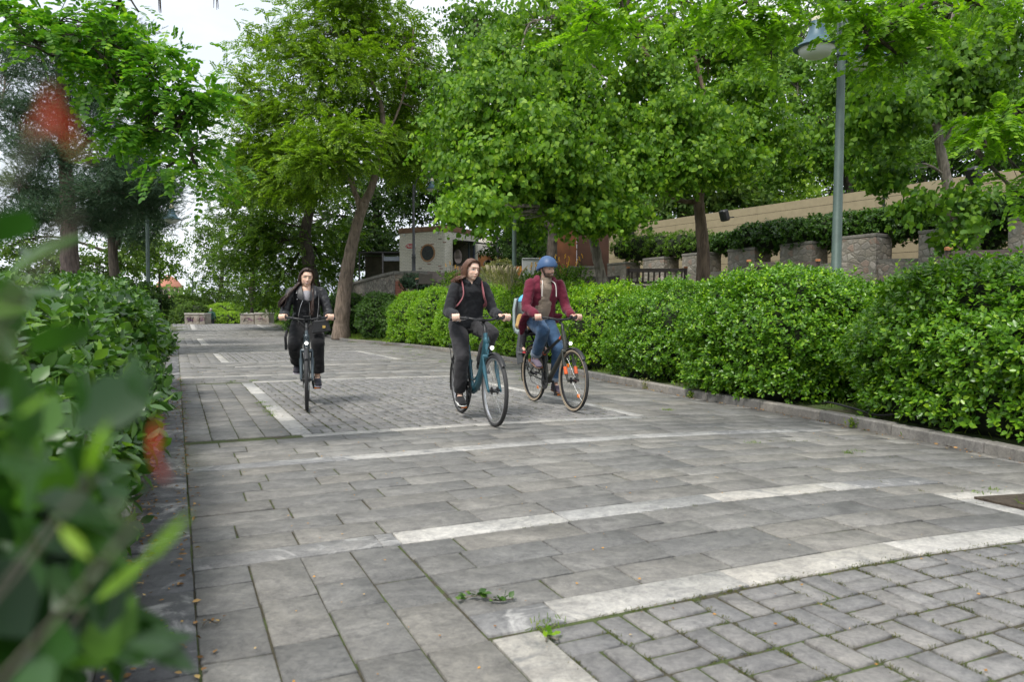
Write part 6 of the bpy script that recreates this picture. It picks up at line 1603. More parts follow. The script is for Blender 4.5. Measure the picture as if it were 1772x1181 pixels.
def sleeves(mb, J, r=(.064, .052, .046, .040), end=.93):
    for s in (1, -1):
        S, E, W = J['S', s], J['E', s], J['W', s]; c = E + (W - E) * end
        mb.tube([S, S.lerp(E, .5), E], [r[0], (r[0] + r[1]) / 2 * 1.03, r[1]], 14); mb.ball(E, r[1] * 1.02, nu=14)
        mb.tube([E, E.lerp(c, .5), E.lerp(c, .85), c], [r[1], r[2] * 1.08, r[2], r[3]], 14); mb.ball(S, r[0])
def trousers(mb, J, th=(.098, .082), sh_=(.078, .070, .072), end=.90, seat=(.16, .14)):
    h = J['hip']; mb.ball(h + Vector((-.01, 0, -.01)), (seat[1], seat[0], .115), None, 22, 14)
    for s in (1, -1):
        hp, K, A = J['hp', s], J['K', s], J['A', s]; c = K + (A - K) * end
        mb.tube([hp, hp.lerp(K, .5), K], [th[0] * 1.05, th[0], th[1]], 16); mb.ball(hp, th[0] * 1.05); mb.ball(K, th[1] * 1.01)
        mb.tube([K, K.lerp(c, .4), K.lerp(c, .8), c], [th[1] * .98, sh_[0], sh_[1], sh_[2]], 16)
def strands(H, s, mat, parent, name, length=.24, wind=(0, 0, 0), seed=1, col=1, part=.004, rr=.0085, nx_=26, flare=.012, front=None, nlay=3, vol=1.0, wave=0, pw=1.0, fly=22):
    """hair combed from a centre parting down both sides and the back"""
    r_ = np.random.default_rng(seed); mb = MB(); Rm = H
    for lay in range(nlay):
        for i in range(nx_):
            for sd in (-1, 1):
                u = (i + r_.uniform(-.4, .4)) / (nx_ - 1); u = min(1, max(0, u))
                az = 1.24 + u * 1.78; ca, sn = math.cos(az), math.sin(az) * sd; k = 1.0 - .035 * lay
                x0 = .072 - .150 * u
                P = [(x0 * k, part * sd, (.118 - .25 * (x0 + .01) ** 2 / .1) * k)]
                for zz, q in ((.098, .52), (.058, .88), (.012, 1.02), (-.035, 1.02), (-.075, .95)):
                    ex, ey = (ca * .108 * vol - .010), sn * .088 * vol
                    w = min(1, (.118 - zz) / .085)
                    P.append(((x0 * (1 - w) + ex * w if q < .9 else ex) * k * (1 if q < .9 else q), ey * q * k, zz * k + r_.normal(0, .002)))
                L = length * r_.uniform(.9, 1.06); m = 5
                q = np.array(P[-1]); fr = (front or (lambda sd, u: (0, 0, 0)))(sd, u)
                for j in range(1, m + 1):
                    t_ = j / m
                    q2 = q + np.array([-.01 * t_ + wind[0] * t_ ** 1.5 + fr[0] * t_ ** .6, flare * sd * t_ + wind[1] * t_ ** 1.5 + fr[1] * t_ ** pw, -L * t_ + wind[2] * t_ ** 1.5 + fr[2] * t_]) + r_.normal(0, .003 + .006 * t_, 3) * (1 if j > 1 else .3) + np.array([0, sd * wave * math.sin(t_ * 4.2), 0])
                    P.append(tuple(q2))
                W = [Rm @ Vector((a_[0] * s, a_[1] * s, a_[2] * s)) for a_ in P]
                B = bez(W, 3); n = len(B); rad = np.interp(np.linspace(0, 1, n), [0, .12, .45, .9, 1], [rr * .6, rr * 1.0, rr * 1.0, rr * .8, rr * .15])
                mb.tube(B, list(rad * r_.uniform(.8, 1.15)), 5, cap=False, sq=(1.35, .7))
    if fly:
        for _ in range(fly):
            az = r_.uniform(1.3, 3.1); sd = r_.choice((-1, 1)); ex, ey = math.cos(az) * .106 - .01, math.sin(az) * .09 * sd; z0 = r_.uniform(-.05, .06)
            d = np.array([wind[0] * 1.4 - .02, (-.10 if wind[1] < 0 else .02) + sd * .03, -length * .55]) + r_.normal(0, .03, 3)
            P = [H @ Vector((ex, ey, z0)), H @ Vector((ex + d[0] * .4, ey + d[1] * .3 + sd * .01, z0 + d[2] * .7)), H @ Vector((ex + d[0] * .8, ey + d[1] * .7, z0 + d[2] * 1.5 - .03))]
            B = bez(P, 4); mb.tube(B, list(np.linspace(.0028, .0006, len(B))), 4, cap=False)
    return mb.build(name, mat, parent, 180)
def hair_cap(H, s, mat, parent, name='hair_cap', k=1.0, low=-.05):
    mb = MB(); V, F = [], []; nu, nv = 28, 16
    for j in range(nv + 1):
        a = math.pi / 2 * (1 - j / nv * 1.55)
        for i in range(nu):
            b = 2 * math.pi * i / nu; x, y, z = math.cos(a) * math.cos(b), math.cos(a) * math.sin(b), math.sin(a)
            zz = z * .100 + .022; lim = .078 if x > .45 else (.03 if x > .1 else (.0 if x > -.2 else low))
            lim = lim - .06 * max(0, abs(y) - .80) * 5 if x > .1 else lim
            if zz < lim: zz = lim
            aa = math.asin(max(-1, min(1, (zz - .022) / .1))) if zz > -.07 else a; c = math.cos(aa)
            V.append(H @ Vector(((-.010 + c * math.cos(b) * .101 * k) * s, c * math.sin(b) * .081 * k * s, (zz * k) * s)))
    for j in range(nv):
        for i in range(nu): F.append((j * nu + i, j * nu + (i + 1) % nu, (j + 1) * nu + (i + 1) % nu, (j + 1) * nu + i))
    mb.add(V, F); return mb.build(name, mat, parent, 180)
def hair_mat(name, a, b_):
    m, t, b, o = _mat(name); tc = t.nodes.new('ShaderNodeTexCoord'); mp = t.nodes.new('ShaderNodeMapping'); mp.inputs[3].default_value = (260, 260, 14); t.links.new(tc.outputs['Object'], mp.inputs[0])
    f = noise(t, 1, 4, .6, mp.outputs[0]); g = t.nodes.new('ShaderNodeNewGeometry')
    c = mixc(t, .5, ramp(t, f, [(.3, a), (.7, b_)]), ramp(t, g.outputs['Random Per Island'], [(0, a), (1, b_)])); t.links.new(c, b.inputs['Base Color'])
    b.inputs['Roughness'].default_value = .42; b.inputs['Specular IOR Level'].default_value = .5; bump(t, b, f, .5, .002); return m

# ---------- woman in black on the blue bicycle
P2, J, body = rider('woman with wind-blown brown bob in black hoodie and dark trousers on the blue bicycle', BK2, tone=(.74, .50, .39), hip=(.19, 0, 1.0), sh=(.33, .0, 1.395), shw=.165, headc=(.385, .0, 1.565), yaw=R(20), pitch=R(8), roll=R(-3), hs=.98,
                    skin_kw=dict(lip=(.42, .13, .11), brow=(.16, .085, .05), iris=(.06, .05, .04), smile=0.0))
hoody = fabric('black_hoodie', (.022, .023, .026), bmp=.5, bsc=14)
mb = MB(); torso_cloth(mb, J, (.155, .112), (.165, .128), (.185, .155), .95); sleeves(mb, J, (.062, .056, .052, .042))
sh = J['sh']; mb.tube(bez([(sh.x + .085, -.03, sh.z + .015), (sh.x + .04, -.085, sh.z + .065), (sh.x - .055, -.06, sh.z + .075), (sh.x - .085, 0, sh.z + .06), (sh.x - .055, .06, sh.z + .075), (sh.x + .04, .085, sh.z + .065), (sh.x + .085, .03, sh.z + .015)], 5), .034, 10)
mobj('hoodie', remesh('hoodie', mb, .009, 5, .5, .028, .10), hoody, P2)
mb = MB(); trousers(mb, J, (.098, .080), (.074, .070, .056), .93, (.165, .145)); mobj('trousers', remesh('trousers', mb, .009, 5, .5, .028, .11), fabric('charcoal_trousers', (.035, .034, .037), bmp=.5, bsc=14), P2)
def shoes(J, root, mat, solem, trim=None):
    for s in (1, -1):
        a, b = MB(), MB(); shoe(a, b, J['A', s], J['dr', s])
        o = mobj('shoe', remesh('shoe', a, .005, 3), mat, root); mobj('sole', remesh('sole', b, .005, 2), solem, o)
        if trim:
            m_ = MB(); A = J['A', s]; d = J['dr', s]; u_ = Vector((0, 0, 1)); u_ = (u_ - d * u_.dot(d)).normalized(); sd = d.cross(u_)
            for k in range(4):
                c = A - u_ * (.024 + .013 * k) + d * (.050 + .026 * k); m_.cur = k % len(trim); m_.tube(bez([c - sd * .040 - u_ * .012, c - sd * .022 + u_ * .014, c + u_ * .020, c + sd * .022 + u_ * .014, c + sd * .040 - u_ * .012], 3), .0085, 6)
            m_.build('laces', trim, o)
M_white = plain('white_rubber', (.66, .65, .62), .6)
shoes(J, P2, fabric('black_shoe', (.02, .02, .022)), M_white)
hm = hair_mat('brown_hair', (.05, .021, .011), (.19, .085, .045))
hair_cap(J['H'], 1.0, hm, P2, 'hair')
o = strands(J['H'], 1.0, hm, P2, 'hair_strands', length=.105, wind=(-.07, -.055, .03), seed=3, nx_=40, nlay=4, flare=.025, rr=.0058, vol=1.03, wave=.02)
# backpack
bp = empty('backpack', P2.location, P2.rotation_euler[2]); tag(bp, 'mauve pink backpack worn by the woman in the black hoodie', 'backpack')
pk = plain('mauve_leather', (.33, .115, .13), .6, var=.1)
mb = MB(); mb.box((J['sh'].x - .20, 0, J['sh'].z - .17), (.12, .26, .34), bev=.045); mb.build('pack', pk, bp, 60)
for s in (1, -1):
    sx, sz = J['sh'].x, J['sh'].z
    mb = MB(); mb.tube(bez([(sx - .14, s * .085, sz - .02), (sx - .05, s * .105, sz + .072), (sx + .05, s * .108, sz + .055), (sx + .118, s * .108, sz - .05), (sx + .128, s * .118, sz - .12), (sx + .085, s * .150, sz - .19), (sx - .04, s * .150, sz - .22), (sx - .14, s * .11, sz - .24)], 6), .020, 8, sq=(1.0, .35), up=(0, 1, 0)); mb.build('strap', pk, bp, 80)

# ---------- woman in leather jacket
P1, J, body = rider('smiling woman with long dark hair, black leather jacket and black trousers, on the leftmost bicycle', BK1, tone=(.73, .48, .36), hip=(.19, 0, .99), sh=(.30, 0, 1.385), shw=.185, headc=(.335, .0, 1.55), yaw=R(10), pitch=R(9), roll=R(-6), hs=1.0,
                    skin_kw=dict(lip=(.45, .15, .13), brow=(.035, .02, .014), iris=(.03, .02, .015), smile=1.0, lidded=True))
leath = plain('black_leather', (.014, .0145, .017), .48, 0, .15, 6, .35, 30, .45)
mb = MB(); torso_cloth(mb, J, (.168, .120), (.165, .128), (.19, .15), .90); sleeves(mb, J, (.060, .058, .055, .046), .92)
jk = remesh('leather_jacket', mb, .009, 5, .5, .022, .05)
# open front: push a V of the jacket back so the shirt shows
V = get_co(jk); m = np.clip((.028 + np.clip((V[:, 2] - 1.20), 0, .2) * .25 - np.abs(V[:, 1])) / .02, 0, 1) * np.clip((V[:, 2] - 1.27) / .03, 0, 1) * (V[:, 0] > J['sh'].x - .02); V[:, 0] -= .055 * m; set_co(jk, V)
mobj('leather_jacket', jk, leath, P1)
sx, sz = J['sh'].x, J['sh'].z
mb = MB(); mb.ball((sx + .030, 0, sz - .075), (.072, .075, .12), None, 18, 12); mb.tube([(sx + .02, 0, sz - .02), (sx - .0, 0, sz - .12)], [.080, .085], 16); mobj('grey_top', remesh('grey_top', mb, .008, 3), fabric('grey_top', (.36, .35, .38)), P1)
mb = MB()
for s in (1, -1):
    mb.slab([(sx + .06, s * .055, sz + .06), (sx + .128, s * .045, sz - .03), (sx + .150, s * .035, sz - .13), (sx + .138, s * .105, sz - .10), (sx + .120, s * .120, sz - .02), (sx + .05, s * .11, sz + .055)], .012, (1, s * .2, .2))
o = mb.build('lapels', leath, P1, 180); md = o.modifiers.new('b', 'BEVEL'); md.width = .005; md.segments = 2
zp = plain('zip_metal', (.6, .6, .6), .3, .9)
mb = MB(); mb.tube(bez([(sx + .152, -.045, sz - .12), (sx + .150, -.075, sz - .20), (sx + .140, -.10, sz - .33), (sx + .125, -.10, sz - .42)], 5), .0032, 5); mb.tube(bez([(sx + .148, .03, sz - .14), (sx + .140, .04, sz - .30), (sx + .12, .05, sz - .42)], 5), .003, 5); mb.ball((sx + .135, -.110, sz - .105), .007, nu=8, nv=6); mb.ball((sx + .13, -.118, sz - .03), .007, nu=8, nv=6); mb.build('zip', zp, P1)
mb = MB(); trousers(mb, J, (.100, .084), (.080, .082, .084), .86, (.18, .15)); mobj('trousers', remesh('trousers', mb, .009, 4, .5, .02, .10), fabric('black_trousers', (.012, .012, .013), bmp=.4), P1)
shoes(J, P1, fabric('patterned_shoe', (.035, .035, .045)), plain('lilac_sole', (.42, .38, .44), .6), [plain('pink_trim', (.62, .17, .16), .6), plain('teal_trim', (.08, .38, .34), .6)])
hm2 = hair_mat('dark_hair', (.012, .006, .004), (.055, .024, .014))
hair_cap(J['H'], 1.0, hm2, P1, 'hair')
strands(J['H'], 1.0, hm2, P1, 'hair_strands', length=.37, wind=(-.01, 0, 0), seed=5, nx_=42, nlay=4, rr=.0078, vol=1.0, front=lambda sd, u: ((.215 - .10 * u, -.005, .02) if sd > 0 else (.14 - .08 * u, -.22 + .05 * u, .06)), pw=.85)
mb = MB(); mb.tube([(sx + .02, -.235, .90), (sx + .04, -.255, .82), (sx + .03, -.25, .66)], .016, 6, sq=(1, .35)); mb.build('belt_end', leath, P1)
# handbag hanging in front of her left side
hb_ = empty('handbag', P1.location, P1.rotation_euler[2]); tag(hb_, 'black handbag with gold clasp hanging beside the leftmost rider under the handlebar', 'handbag')
mb = MB(); mb.slab([(.60, .06, .865), (.60, .285, .895), (.60, .25, 1.035), (.60, .085, 1.02)], .075, (1, 0, 0)); o = mb.build('bag', plain('bag_leather', (.022, .022, .024), .45, bmp=.3), hb_); md = o.modifiers.new('b', 'BEVEL'); md.width = .012; md.segments = 2
mb = MB(); mb.box((.642, .20, .945), (.008, .040, .034), bev=.003); mb.build('clasp', plain('gold', (.75, .50, .16), .25, 1), hb_)
mb = MB(); mb.tube(bez([(.60, .12, 1.02), (.55, .13, 1.10), (.45, .14, 1.2), (.38, .14, 1.33), (.25, .10, 1.44)], 5), .006, 6); mb.build('strap', leath, hb_)

# ---------- man with helmet
P3, J, body = rider('bearded man in blue helmet, maroon zip hoodie and jeans riding the right bicycle', BK3, tone=(.68, .43, .33), female=False, hip=(.17, 0, 1.04), sh=(.33, .0, 1.47), shw=.195, headc=(.385, .01, 1.645), yaw=R(18), pitch=R(6), roll=R(3), hs=1.02, thigh=.455, shin=.44, uarm=.30, farm=.27,
                    skin_kw=dict(lip=(.42, .18, .15), brow=(.06, .035, .025), iris=(.05, .035, .025), smile=.7, beard=(.035, .021, .016)))
mar = fabric('maroon_hoodie', (.135, .018, .036), bmp=.5, bsc=16)
sx, sz = J['sh'].x, J['sh'].z
mb = MB(); torso_cloth(mb, J, (.180, .122), (.18, .125), (.20, .14), 1.0, shoulder=.060); sleeves(mb, J, (.070, .060, .055, .044), .94)
mb.tube(bez([(sx + .075, -.075, sz + .0), (sx + .03, -.10, sz + .055), (sx - .06, -.08, sz + .075), (sx - .095, 0, sz + .06), (sx - .06, .08, sz + .075), (sx + .03, .10, sz + .055), (sx + .075, .075, sz + .0)], 5), .034, 10)
mb.tube([(sx - .05, -.20, 1.10), (sx - .16, -.225, .96), (sx - .20, -.225, .84)], [.07, .05, .02], 12, sq=(1.3, .5)); mb.tube([(sx - .05, .20, 1.10), (sx - .14, .21, .98)], [.06, .03], 12, sq=(1.3, .5))
hd = remesh('zip_hoodie', mb, .009, 4, .5, .026, .085); V = get_co(hd)
yy_ = V[:, 1] + .018; op = .070 + .012 * np.sin(V[:, 2] * 14); m = np.clip((op - np.abs(yy_)) / .018, 0, 1) * (V[:, 0] > sx - .08) * np.clip((sz + .085 - V[:, 2]) / .03, 0, 1); V[:, 0] -= .065 * m; set_co(hd, V); mobj('zip_hoodie', hd, mar, P3)
mb = MB()
loft(mb, [((J['hip'] + (J['sh'] - J['hip']) * t_) + Vector((.020, -.015, 0)), rx, ry) for t_, rx, ry in ((-.06, .118, .125), (.1, .124, .128), (.35, .124, .130), (.6, .116, .125), (.85, .105, .115), (1.0, .07, .085))])
mb.tube([(sx + .02, 0, sz + .02), (sx + .03, 0, sz + .085)], [.075, .066], 16); mobj('t_shirt', remesh('t_shirt', mb, .008, 4, .5, .018, .09), fabric('taupe_shirt', (.27, .215, .165), bmp=.4), P3)
M_cordw = plain('white_cord', (.66, .62, .58), .8); mb = MB()
for s, y0 in ((-1, -.085), (1, .075)): mb.tube(bez([(sx + .07, y0 * .75, sz + .035), (sx + .125, y0, sz - .0), (sx + .140, y0 * 1.15, sz - .06), (sx + .142, y0 * 1.18, sz - .16)], 5), .0055, 6)
mb.build('drawstring', M_cordw, P3)
den = fabric('blue_denim', (.045, .090, .165), var=.35, bmp=.5, bsc=40, sc=5)
mb = MB(); trousers(mb, J, (.098, .080), (.072, .064, .062), .86, (.165, .15)); mobj('jeans', remesh('jeans', mb, .009, 4, .5, .018, .08), den, P3)
for s in (1, -1):
    K, A = J['K', s], J['A', s]; mb = MB(); c = K.lerp(A, .80); mb.tube([c, K.lerp(A, .90)], [.067, .066], 16); mb.build('turn_up', fabric('light_denim', (.20, .24, .30)), P3, 60)
shoes(J, P3, fabric('mauve_suede', (.13, .105, .14)), plain('brown_sole', (.20, .11, .07), .7))
# helmet
H = J['H']; mb = MB(); V, F = [], []; nu, nv = 36, 14
for j in range(nv + 1):
    a = math.pi / 2 * (1 - j / nv); 
    for i in range(nu):
        b = 2 * math.pi * i / nu; c = math.cos(a); x, y, z = c * math.cos(b), c * math.sin(b), math.sin(a)
        V.append(H @ Vector((-.012 + x * .120, y * .100, .030 + z * .112 - .055 * (1 - z) * min(1, max(0, .5 - x)))))
for j in range(nv):
    for i in range(nu): F.append((j * nu + i, j * nu + (i + 1) % nu, (j + 1) * nu + (i + 1) % nu, (j + 1) * nu + i))
mb.add(V, F); o = mb.build('helmet', plain('helmet_blue', (.035, .085, .19), .5, var=.08), P3, 180); md = o.modifiers.new('s', 'SOLIDIFY'); md.thickness = .02; md.offset = -1
mb = MB()
for b in (-1.0, -.35, .35, 1.0):
    for zz, xx in ((.055, 1.0), ): mb.tube([H @ Vector((-.012 + .120 * math.cos(b + q) * .99, .100 * math.sin(b + q) * .99, .048)) for q in (-.13, 0, .13)], .006, 6)
for b in (-.6, 0, .6):
    mb.tube([H @ Vector((-.012 + .120 * math.cos(a) * math.cos(b), .100 * math.cos(a) * math.sin(b), .030 + .112 * math.sin(a))) for a in (.72, .82, .92)], .0062, 6)
mb.build('vents', M_black, o)
mb = MB()
for s in (1, -1): mb.tube([H @ Vector(p) for p in ((.01, s * .098, .045), (.008, s * .082, -.02), (.02, s * .062, -.07), (.035, s * .030, -.103), (.042, 0, -.11))], .0055, 6)
mb.build('chin_strap', M_black, o)
W_, E_ = J['W', 1], J['E', 1]; mb = MB(); c = W_.lerp(E_, .12); ax = (E_ - W_).normalized(); mb.tube([c - ax * .012, c + ax * .012], .034, 16); mb.ball(c + Vector((0, 0, .034)), (.018, .018, .008)); mb.build('wrist_watch', M_black, P3, 50)

# ---------- child in the seat
ch = empty('person', BK3[0].location, BK3[0].rotation_euler[2]); tag(ch, 'small child in light blue helmet and yellow top in the seat behind the man', 'person')
H = Matrix.Translation((-.17, -.03, 1.235)) @ Matrix.Rotation(R(-25), 4, 'Z')
mb = MB(); head_parts(mb, H, .82); tcap(mb, (-.20, 0, 1.08), H @ Vector((-.01, 0, -.05)), .035, .036); tcap(mb, (-.21, 0, 1.06), (-.20, 0, .92), .07, .075)
ja = {}
for s in (1, -1):
    S = Vector((-.20, s * .10, 1.06)); E = Vector((-.16, s * .15, .95)); Wr = Vector((-.06, s * .10, .95)); tcap(mb, S, E, .028, .024); tcap(mb, E, Wr, .024, .018); mb.ball(Wr + Vector((.02, 0, 0)), (.026, .018, .02))
    for k in range(4): mb.tube([Wr + Vector((.03, (k - 1.5) * .009, 0)), Wr + Vector((.052, (k - 1.5) * .010, -.006)), Wr + Vector((.058, (k - 1.5) * .010, -.022))], [.005, .005, .004], 6)
    mb.tube([Wr + Vector((.012, -s * .014, .004)), Wr + Vector((.034, -s * .026, .004))], [.006, .005], 6)
    hp = Vector((-.20, s * .05, .90)); K = Vector((-.02, s * .13, .88)); A = Vector((-.035, s * .15, .68)); tcap(mb, hp, K, .045, .036); tcap(mb, K, A, .034, .026); tcap(mb, A, A + Vector((.08, 0, -.03)), .022, .02); ja[s] = (S, E, Wr, hp, K, A)
me = remesh('child_body', mb, .005, 2); paint_head(me, H, .82, (.66, .43, .34), (.45, .17, .15), (.2, .12, .08), (.05, .04, .03)); mobj('body', me, skin_mat('skin_child'), ch)
mb = MB(); mb.ball((-.20, 0, 1.0), (.095, .12, .12), None, 18, 12); mb.ball((-.20, 0, .93), (.10, .12, .07), None, 18, 10)
for s in (1, -1): S, E, Wr = ja[s][:3]; tcap(mb, S, E, .045, .040); tcap(mb, E, E.lerp(Wr, .85), .040, .032)
mobj('yellow_top', remesh('yellow_top', mb, .008, 3, .5, .012, .06), fabric('yellow_top', (.42, .27, .10)), ch)
mb = MB(); mb.ball((-.20, 0, .90), (.09, .11, .06), None, 16, 10)
for s in (1, -1): hp, K, A = ja[s][3:]; tcap(mb, hp, K, .058, .050); tcap(mb, K, K.lerp(A, .92), .048, .042)
mobj('trousers', remesh('child_trousers', mb, .008, 3, .5, .01, .06), fabric('child_trousers', (.03, .03, .035)), ch)
for s in (1, -1):
    A = ja[s][5]; a = MB(); a.ball(A + Vector((.03, 0, -.035)), (.065, .034, .032)); a.ball(A + Vector((-.005, 0, -.01)), .042); o = mobj('shoe', remesh('child_shoe', a, .005, 2), fabric('grey_shoe', (.07, .07, .08)), ch)
    a = MB(); a.ball(A + Vector((.035, 0, -.062)), (.072, .036, .012)); a.build('sole', plain('red_sole', (.60, .04, .05), .5), o, 60)
mb = MB(); V, F = [], []; nu, nv = 28, 10
for j in range(nv + 1):
    a = math.pi / 2 * (1 - j / nv)
    for i in range(nu):
        b = 2 * math.pi * i / nu; c = math.cos(a); V.append(H @ Vector((-.008 + c * math.cos(b) * .108, c * math.sin(b) * .092, .020 + math.sin(a) * .092)))
for j in range(nv):
    for i in range(nu): F.append((j * nu + i, j * nu + (i + 1) % nu, (j + 1) * nu + (i + 1) % nu, (j + 1) * nu + i))
mb.add(V, F); o = mb.build('helmet', plain('helmet_light_blue', (.10, .42, .68), .45, var=.1), ch, 180); md = o.modifiers.new('s', 'SOLIDIFY'); md.thickness = .016; md.offset = -1
mb = MB()
for b in (-2.2, -1.4, -.7, 0, .7, 1.4, 2.2): mb.tube([H @ Vector((-.008 + .108 * math.cos(a) * math.cos(b), .092 * math.cos(a) * math.sin(b), .020 + .092 * math.sin(a))) for a in (.5, .75, 1.0)], .006, 6)
mb.build('vents', M_black, o)

# ---------- distant man in green past the crest
pm = at(366, 560, 52.5); m_ = empty('person', (pm.x, pm.y, -.10), R(0)); tag(m_, 'distant man in dark green jacket seen from behind, hand raised to his ear', 'person')
H = Matrix.Translation((-.03, 0, 1.60)) @ Matrix.Rotation(R(110), 4, 'Z')
mb = MB(); head_parts(mb, H, 1.05, False); tcap(mb, (0, 0, 1.42), (-.02, 0, 1.52), .06, .06); tcap(mb, (0, 0, 1.36), (0, 0, .98), .10, .11)
for s in (1, -1):
    S = Vector((s * .19, 0, 1.38)); E = Vector((s * .27, -.02, 1.13)) if s > 0 else Vector((s * .30, .10, 1.20)); Wr = Vector((s * .22, .10, .92)) if s > 0 else Vector((-.15, .10, 1.52))
    tcap(mb, S, E, .05, .04); tcap(mb, E, Wr, .038, .03); dd = (Wr - E).normalized()
    mb.ball(Wr + dd * .05, (.03, .03, .045))
    for k in range(4): q = Wr + dd * .08 + Vector(((k - 1.5) * .016, 0, 0)); mb.tube([q, q + dd * .03 + Vector((0, .01, 0)), q + dd * .05 + Vector((0, .03, 0))], [.009, .008, .006], 6)
    mb.tube([Wr + dd * .03, Wr + dd * .05 + Vector((-s * .03, .03, 0))], [.011, .008], 6)
    hp = Vector((s * .09, 0, .92)); tcap(mb, hp, Vector((s * .11, .02, .50)), .08, .055); tcap(mb, Vector((s * .11, .02, .50)), Vector((s * .12, 0, .08)), .052, .04)
me = remesh('man_body', mb, .009, 2); paint_head(me, H, 1.05, (.58, .36, .28), (.4, .15, .12), (.3, .28, .26), (.05, .04, .03)); mobj('body', me, skin_mat('skin_far'), m_)
mb = MB(); tcap(mb, (0, 0, 1.36), (0, 0, 1.0), .16, .17, sq=(1.25, .85))
for s in (1, -1):
    S = Vector((s * .19, 0, 1.38)); E = Vector((s * .27, -.02, 1.13)) if s > 0 else Vector((s * .30, .10, 1.20)); Wr = Vector((s * .22, .10, .92)) if s > 0 else Vector((-.15, .10, 1.52)); tcap(mb, S, E, .078, .065); tcap(mb, E, E.lerp(Wr, .9), .062, .045)
mobj('jacket', remesh('green_jacket', mb, .014, 4), fabric('green_jacket', (.030, .085, .065)), m_)
mb = MB(); mb.ball((0, 0, .95), (.18, .13, .12))
for s in (1, -1): tcap(mb, (s * .09, 0, .92), (s * .11, .02, .50), .10, .075); tcap(mb, (s * .11, .02, .50), (s * .12, 0, .12), .072, .065)
mobj('trousers', remesh('man_trousers', mb, .014, 3), fabric('navy_trousers', (.02, .022, .03)), m_)
for s in (1, -1):
    a = MB(); a.ball((s * .12, .05, .05), (.05, .13, .05)); a.build('shoe', M_black, m_, 80)
hair_cap(H, 1.05, plain('grey_hair', (.33, .31, .29), .8), m_, 'hair')
# ================================================================== SMALL THINGS ON THE GROUND
def gz_walk(x, y): return zg(y) + .003
M_petal = leaf_mat('fallen_petals', (.16, .09, .04), (.42, .25, .07), (.58, .46, .22), .2, .7, .2, 3)
M_litter = leaf_mat('dry_litter', (.09, .055, .03), (.26, .17, .09), (.36, .30, .14), .1, .8, .2, 3)
M_moss = leaf_mat('moss_grass', (.035, .055, .012), (.07, .10, .02), (.14, .13, .04), .25, .7, .2, 4)
M_grass = leaf_mat('verge_grass', (.05, .11, .018), (.12, .22, .035), (.22, .30, .07), .35, .6, .25, 2)
def scatter_flat(name, pts, size, mat, label, cat, tmpl=T_DIAM, wid=1.6, tiltv=.35):
    n = len(pts); D = rng.normal(0, 1, (n, 3)); D[:, 2] *= .12; N = np.array([0, 0, 1.0]) + rng.normal(0, tiltv, (n, 3))
    V, F = place(tmpl, pts, D, N, size, wid); V[:, 2] = np.maximum(V[:, 2], pts[:, 2].min() - .001)
    return tag(link(name, np_mesh(name, V, F), mat), label, cat, kind='stuff')
def walk_pts(n, s0, s1, t0, t1, pw=1.0):
    s = s0 + (s1 - s0) * rng.uniform(0, 1, n) ** pw; t = rng.uniform(t0, t1, n); x, y = st_xy(s, t)
    z = np.array([zg(v) for v in y]) + .008
    k = np.array([x[i] < kerb_x(y[i]) - .02 for i in range(n)])
    return np.stack([x, y, z], 1)[k]
P = np.concatenate([walk_pts(750, 1.2, 16, -.2, 7, 1.3), walk_pts(250, 12, 40, 0, 8)])
scatter_flat('fallen_petals', P, rng.uniform(.006, .016, len(P)) , M_petal, 'tiny yellow and orange petals scattered over the paving', 'petals')
P = [walk_pts(900, 1.0, 14, -.25, -.12), walk_pts(260, 1.0, 14, -.2, .12), walk_pts(300, 1, 14, -.02, .08)]
for _ in range(26):
    s = rng.uniform(1.5, 30); y = s * UY + 6 * VY; 
kp = []
for _ in range(700):
    y = rng.uniform(4, 28); kp.append((kerb_x(y) - abs(rng.normal(0, .05)) - .02, y, zg(y) + .012))
P = np.concatenate(P + [np.array(kp)])
scatter_flat('leaf_litter', P, rng.uniform(.012, .035, len(P)), M_litter, 'dry brown leaf litter along the hedge foot and kerb', 'leaf litter', T_OVATE, .8, .6)
# moss and grass growing in the joints
def tufts(centres, n, r, h, wd=.9):
    c = np.repeat(centres, n, 0) + rng.normal(0, 1, (len(centres) * n, 3)) * np.array([r, r, 0]); 
    D = rng.normal(0, .55, c.shape) + np.array([0, 0, .8]); N = rng.normal(0, 1, c.shape); N[:, 2] *= .3
    return place(T_NEEDLE, c, D, N, h * rng.uniform(.4, 1.3, len(c)), wd)
def line_pts(s0, t0, s1, t1, n, jit=.006):
    u_ = rng.uniform(0, 1, n); s = s0 + (s1 - s0) * u_ + rng.normal(0, jit, n); t = t0 + (t1 - t0) * u_ + rng.normal(0, jit, n); x, y = st_xy(s, t)
    return np.stack([x, y, np.array([zg(v) for v in y]) - .004], 1)
L = []
L += [line_pts(2.238, 1.15, 2.238, 4.1, 70, .003)]                       # below the nearest band
for a, b in PANELS[:3]:                                                   # paver joints
    tr = T_R if a > 0 else 4.14; ncol = int(round((tr - T_L) / .21)); w = (tr - T_L) / ncol; nrow = int((b - a) / .21); hgt = (b - a) / nrow
    for j in range(ncol + 1): L.append(line_pts(max(a, 1.2), T_L + j * w, b, T_L + j * w, 34 if a > 0 else 26, .003))
    for i in range(nrow + 1):
        if a + i * hgt > 1.2 and rng.uniform() < .8: L.append(line_pts(a + i * hgt, T_L, a + i * hgt, tr, 15, .003))
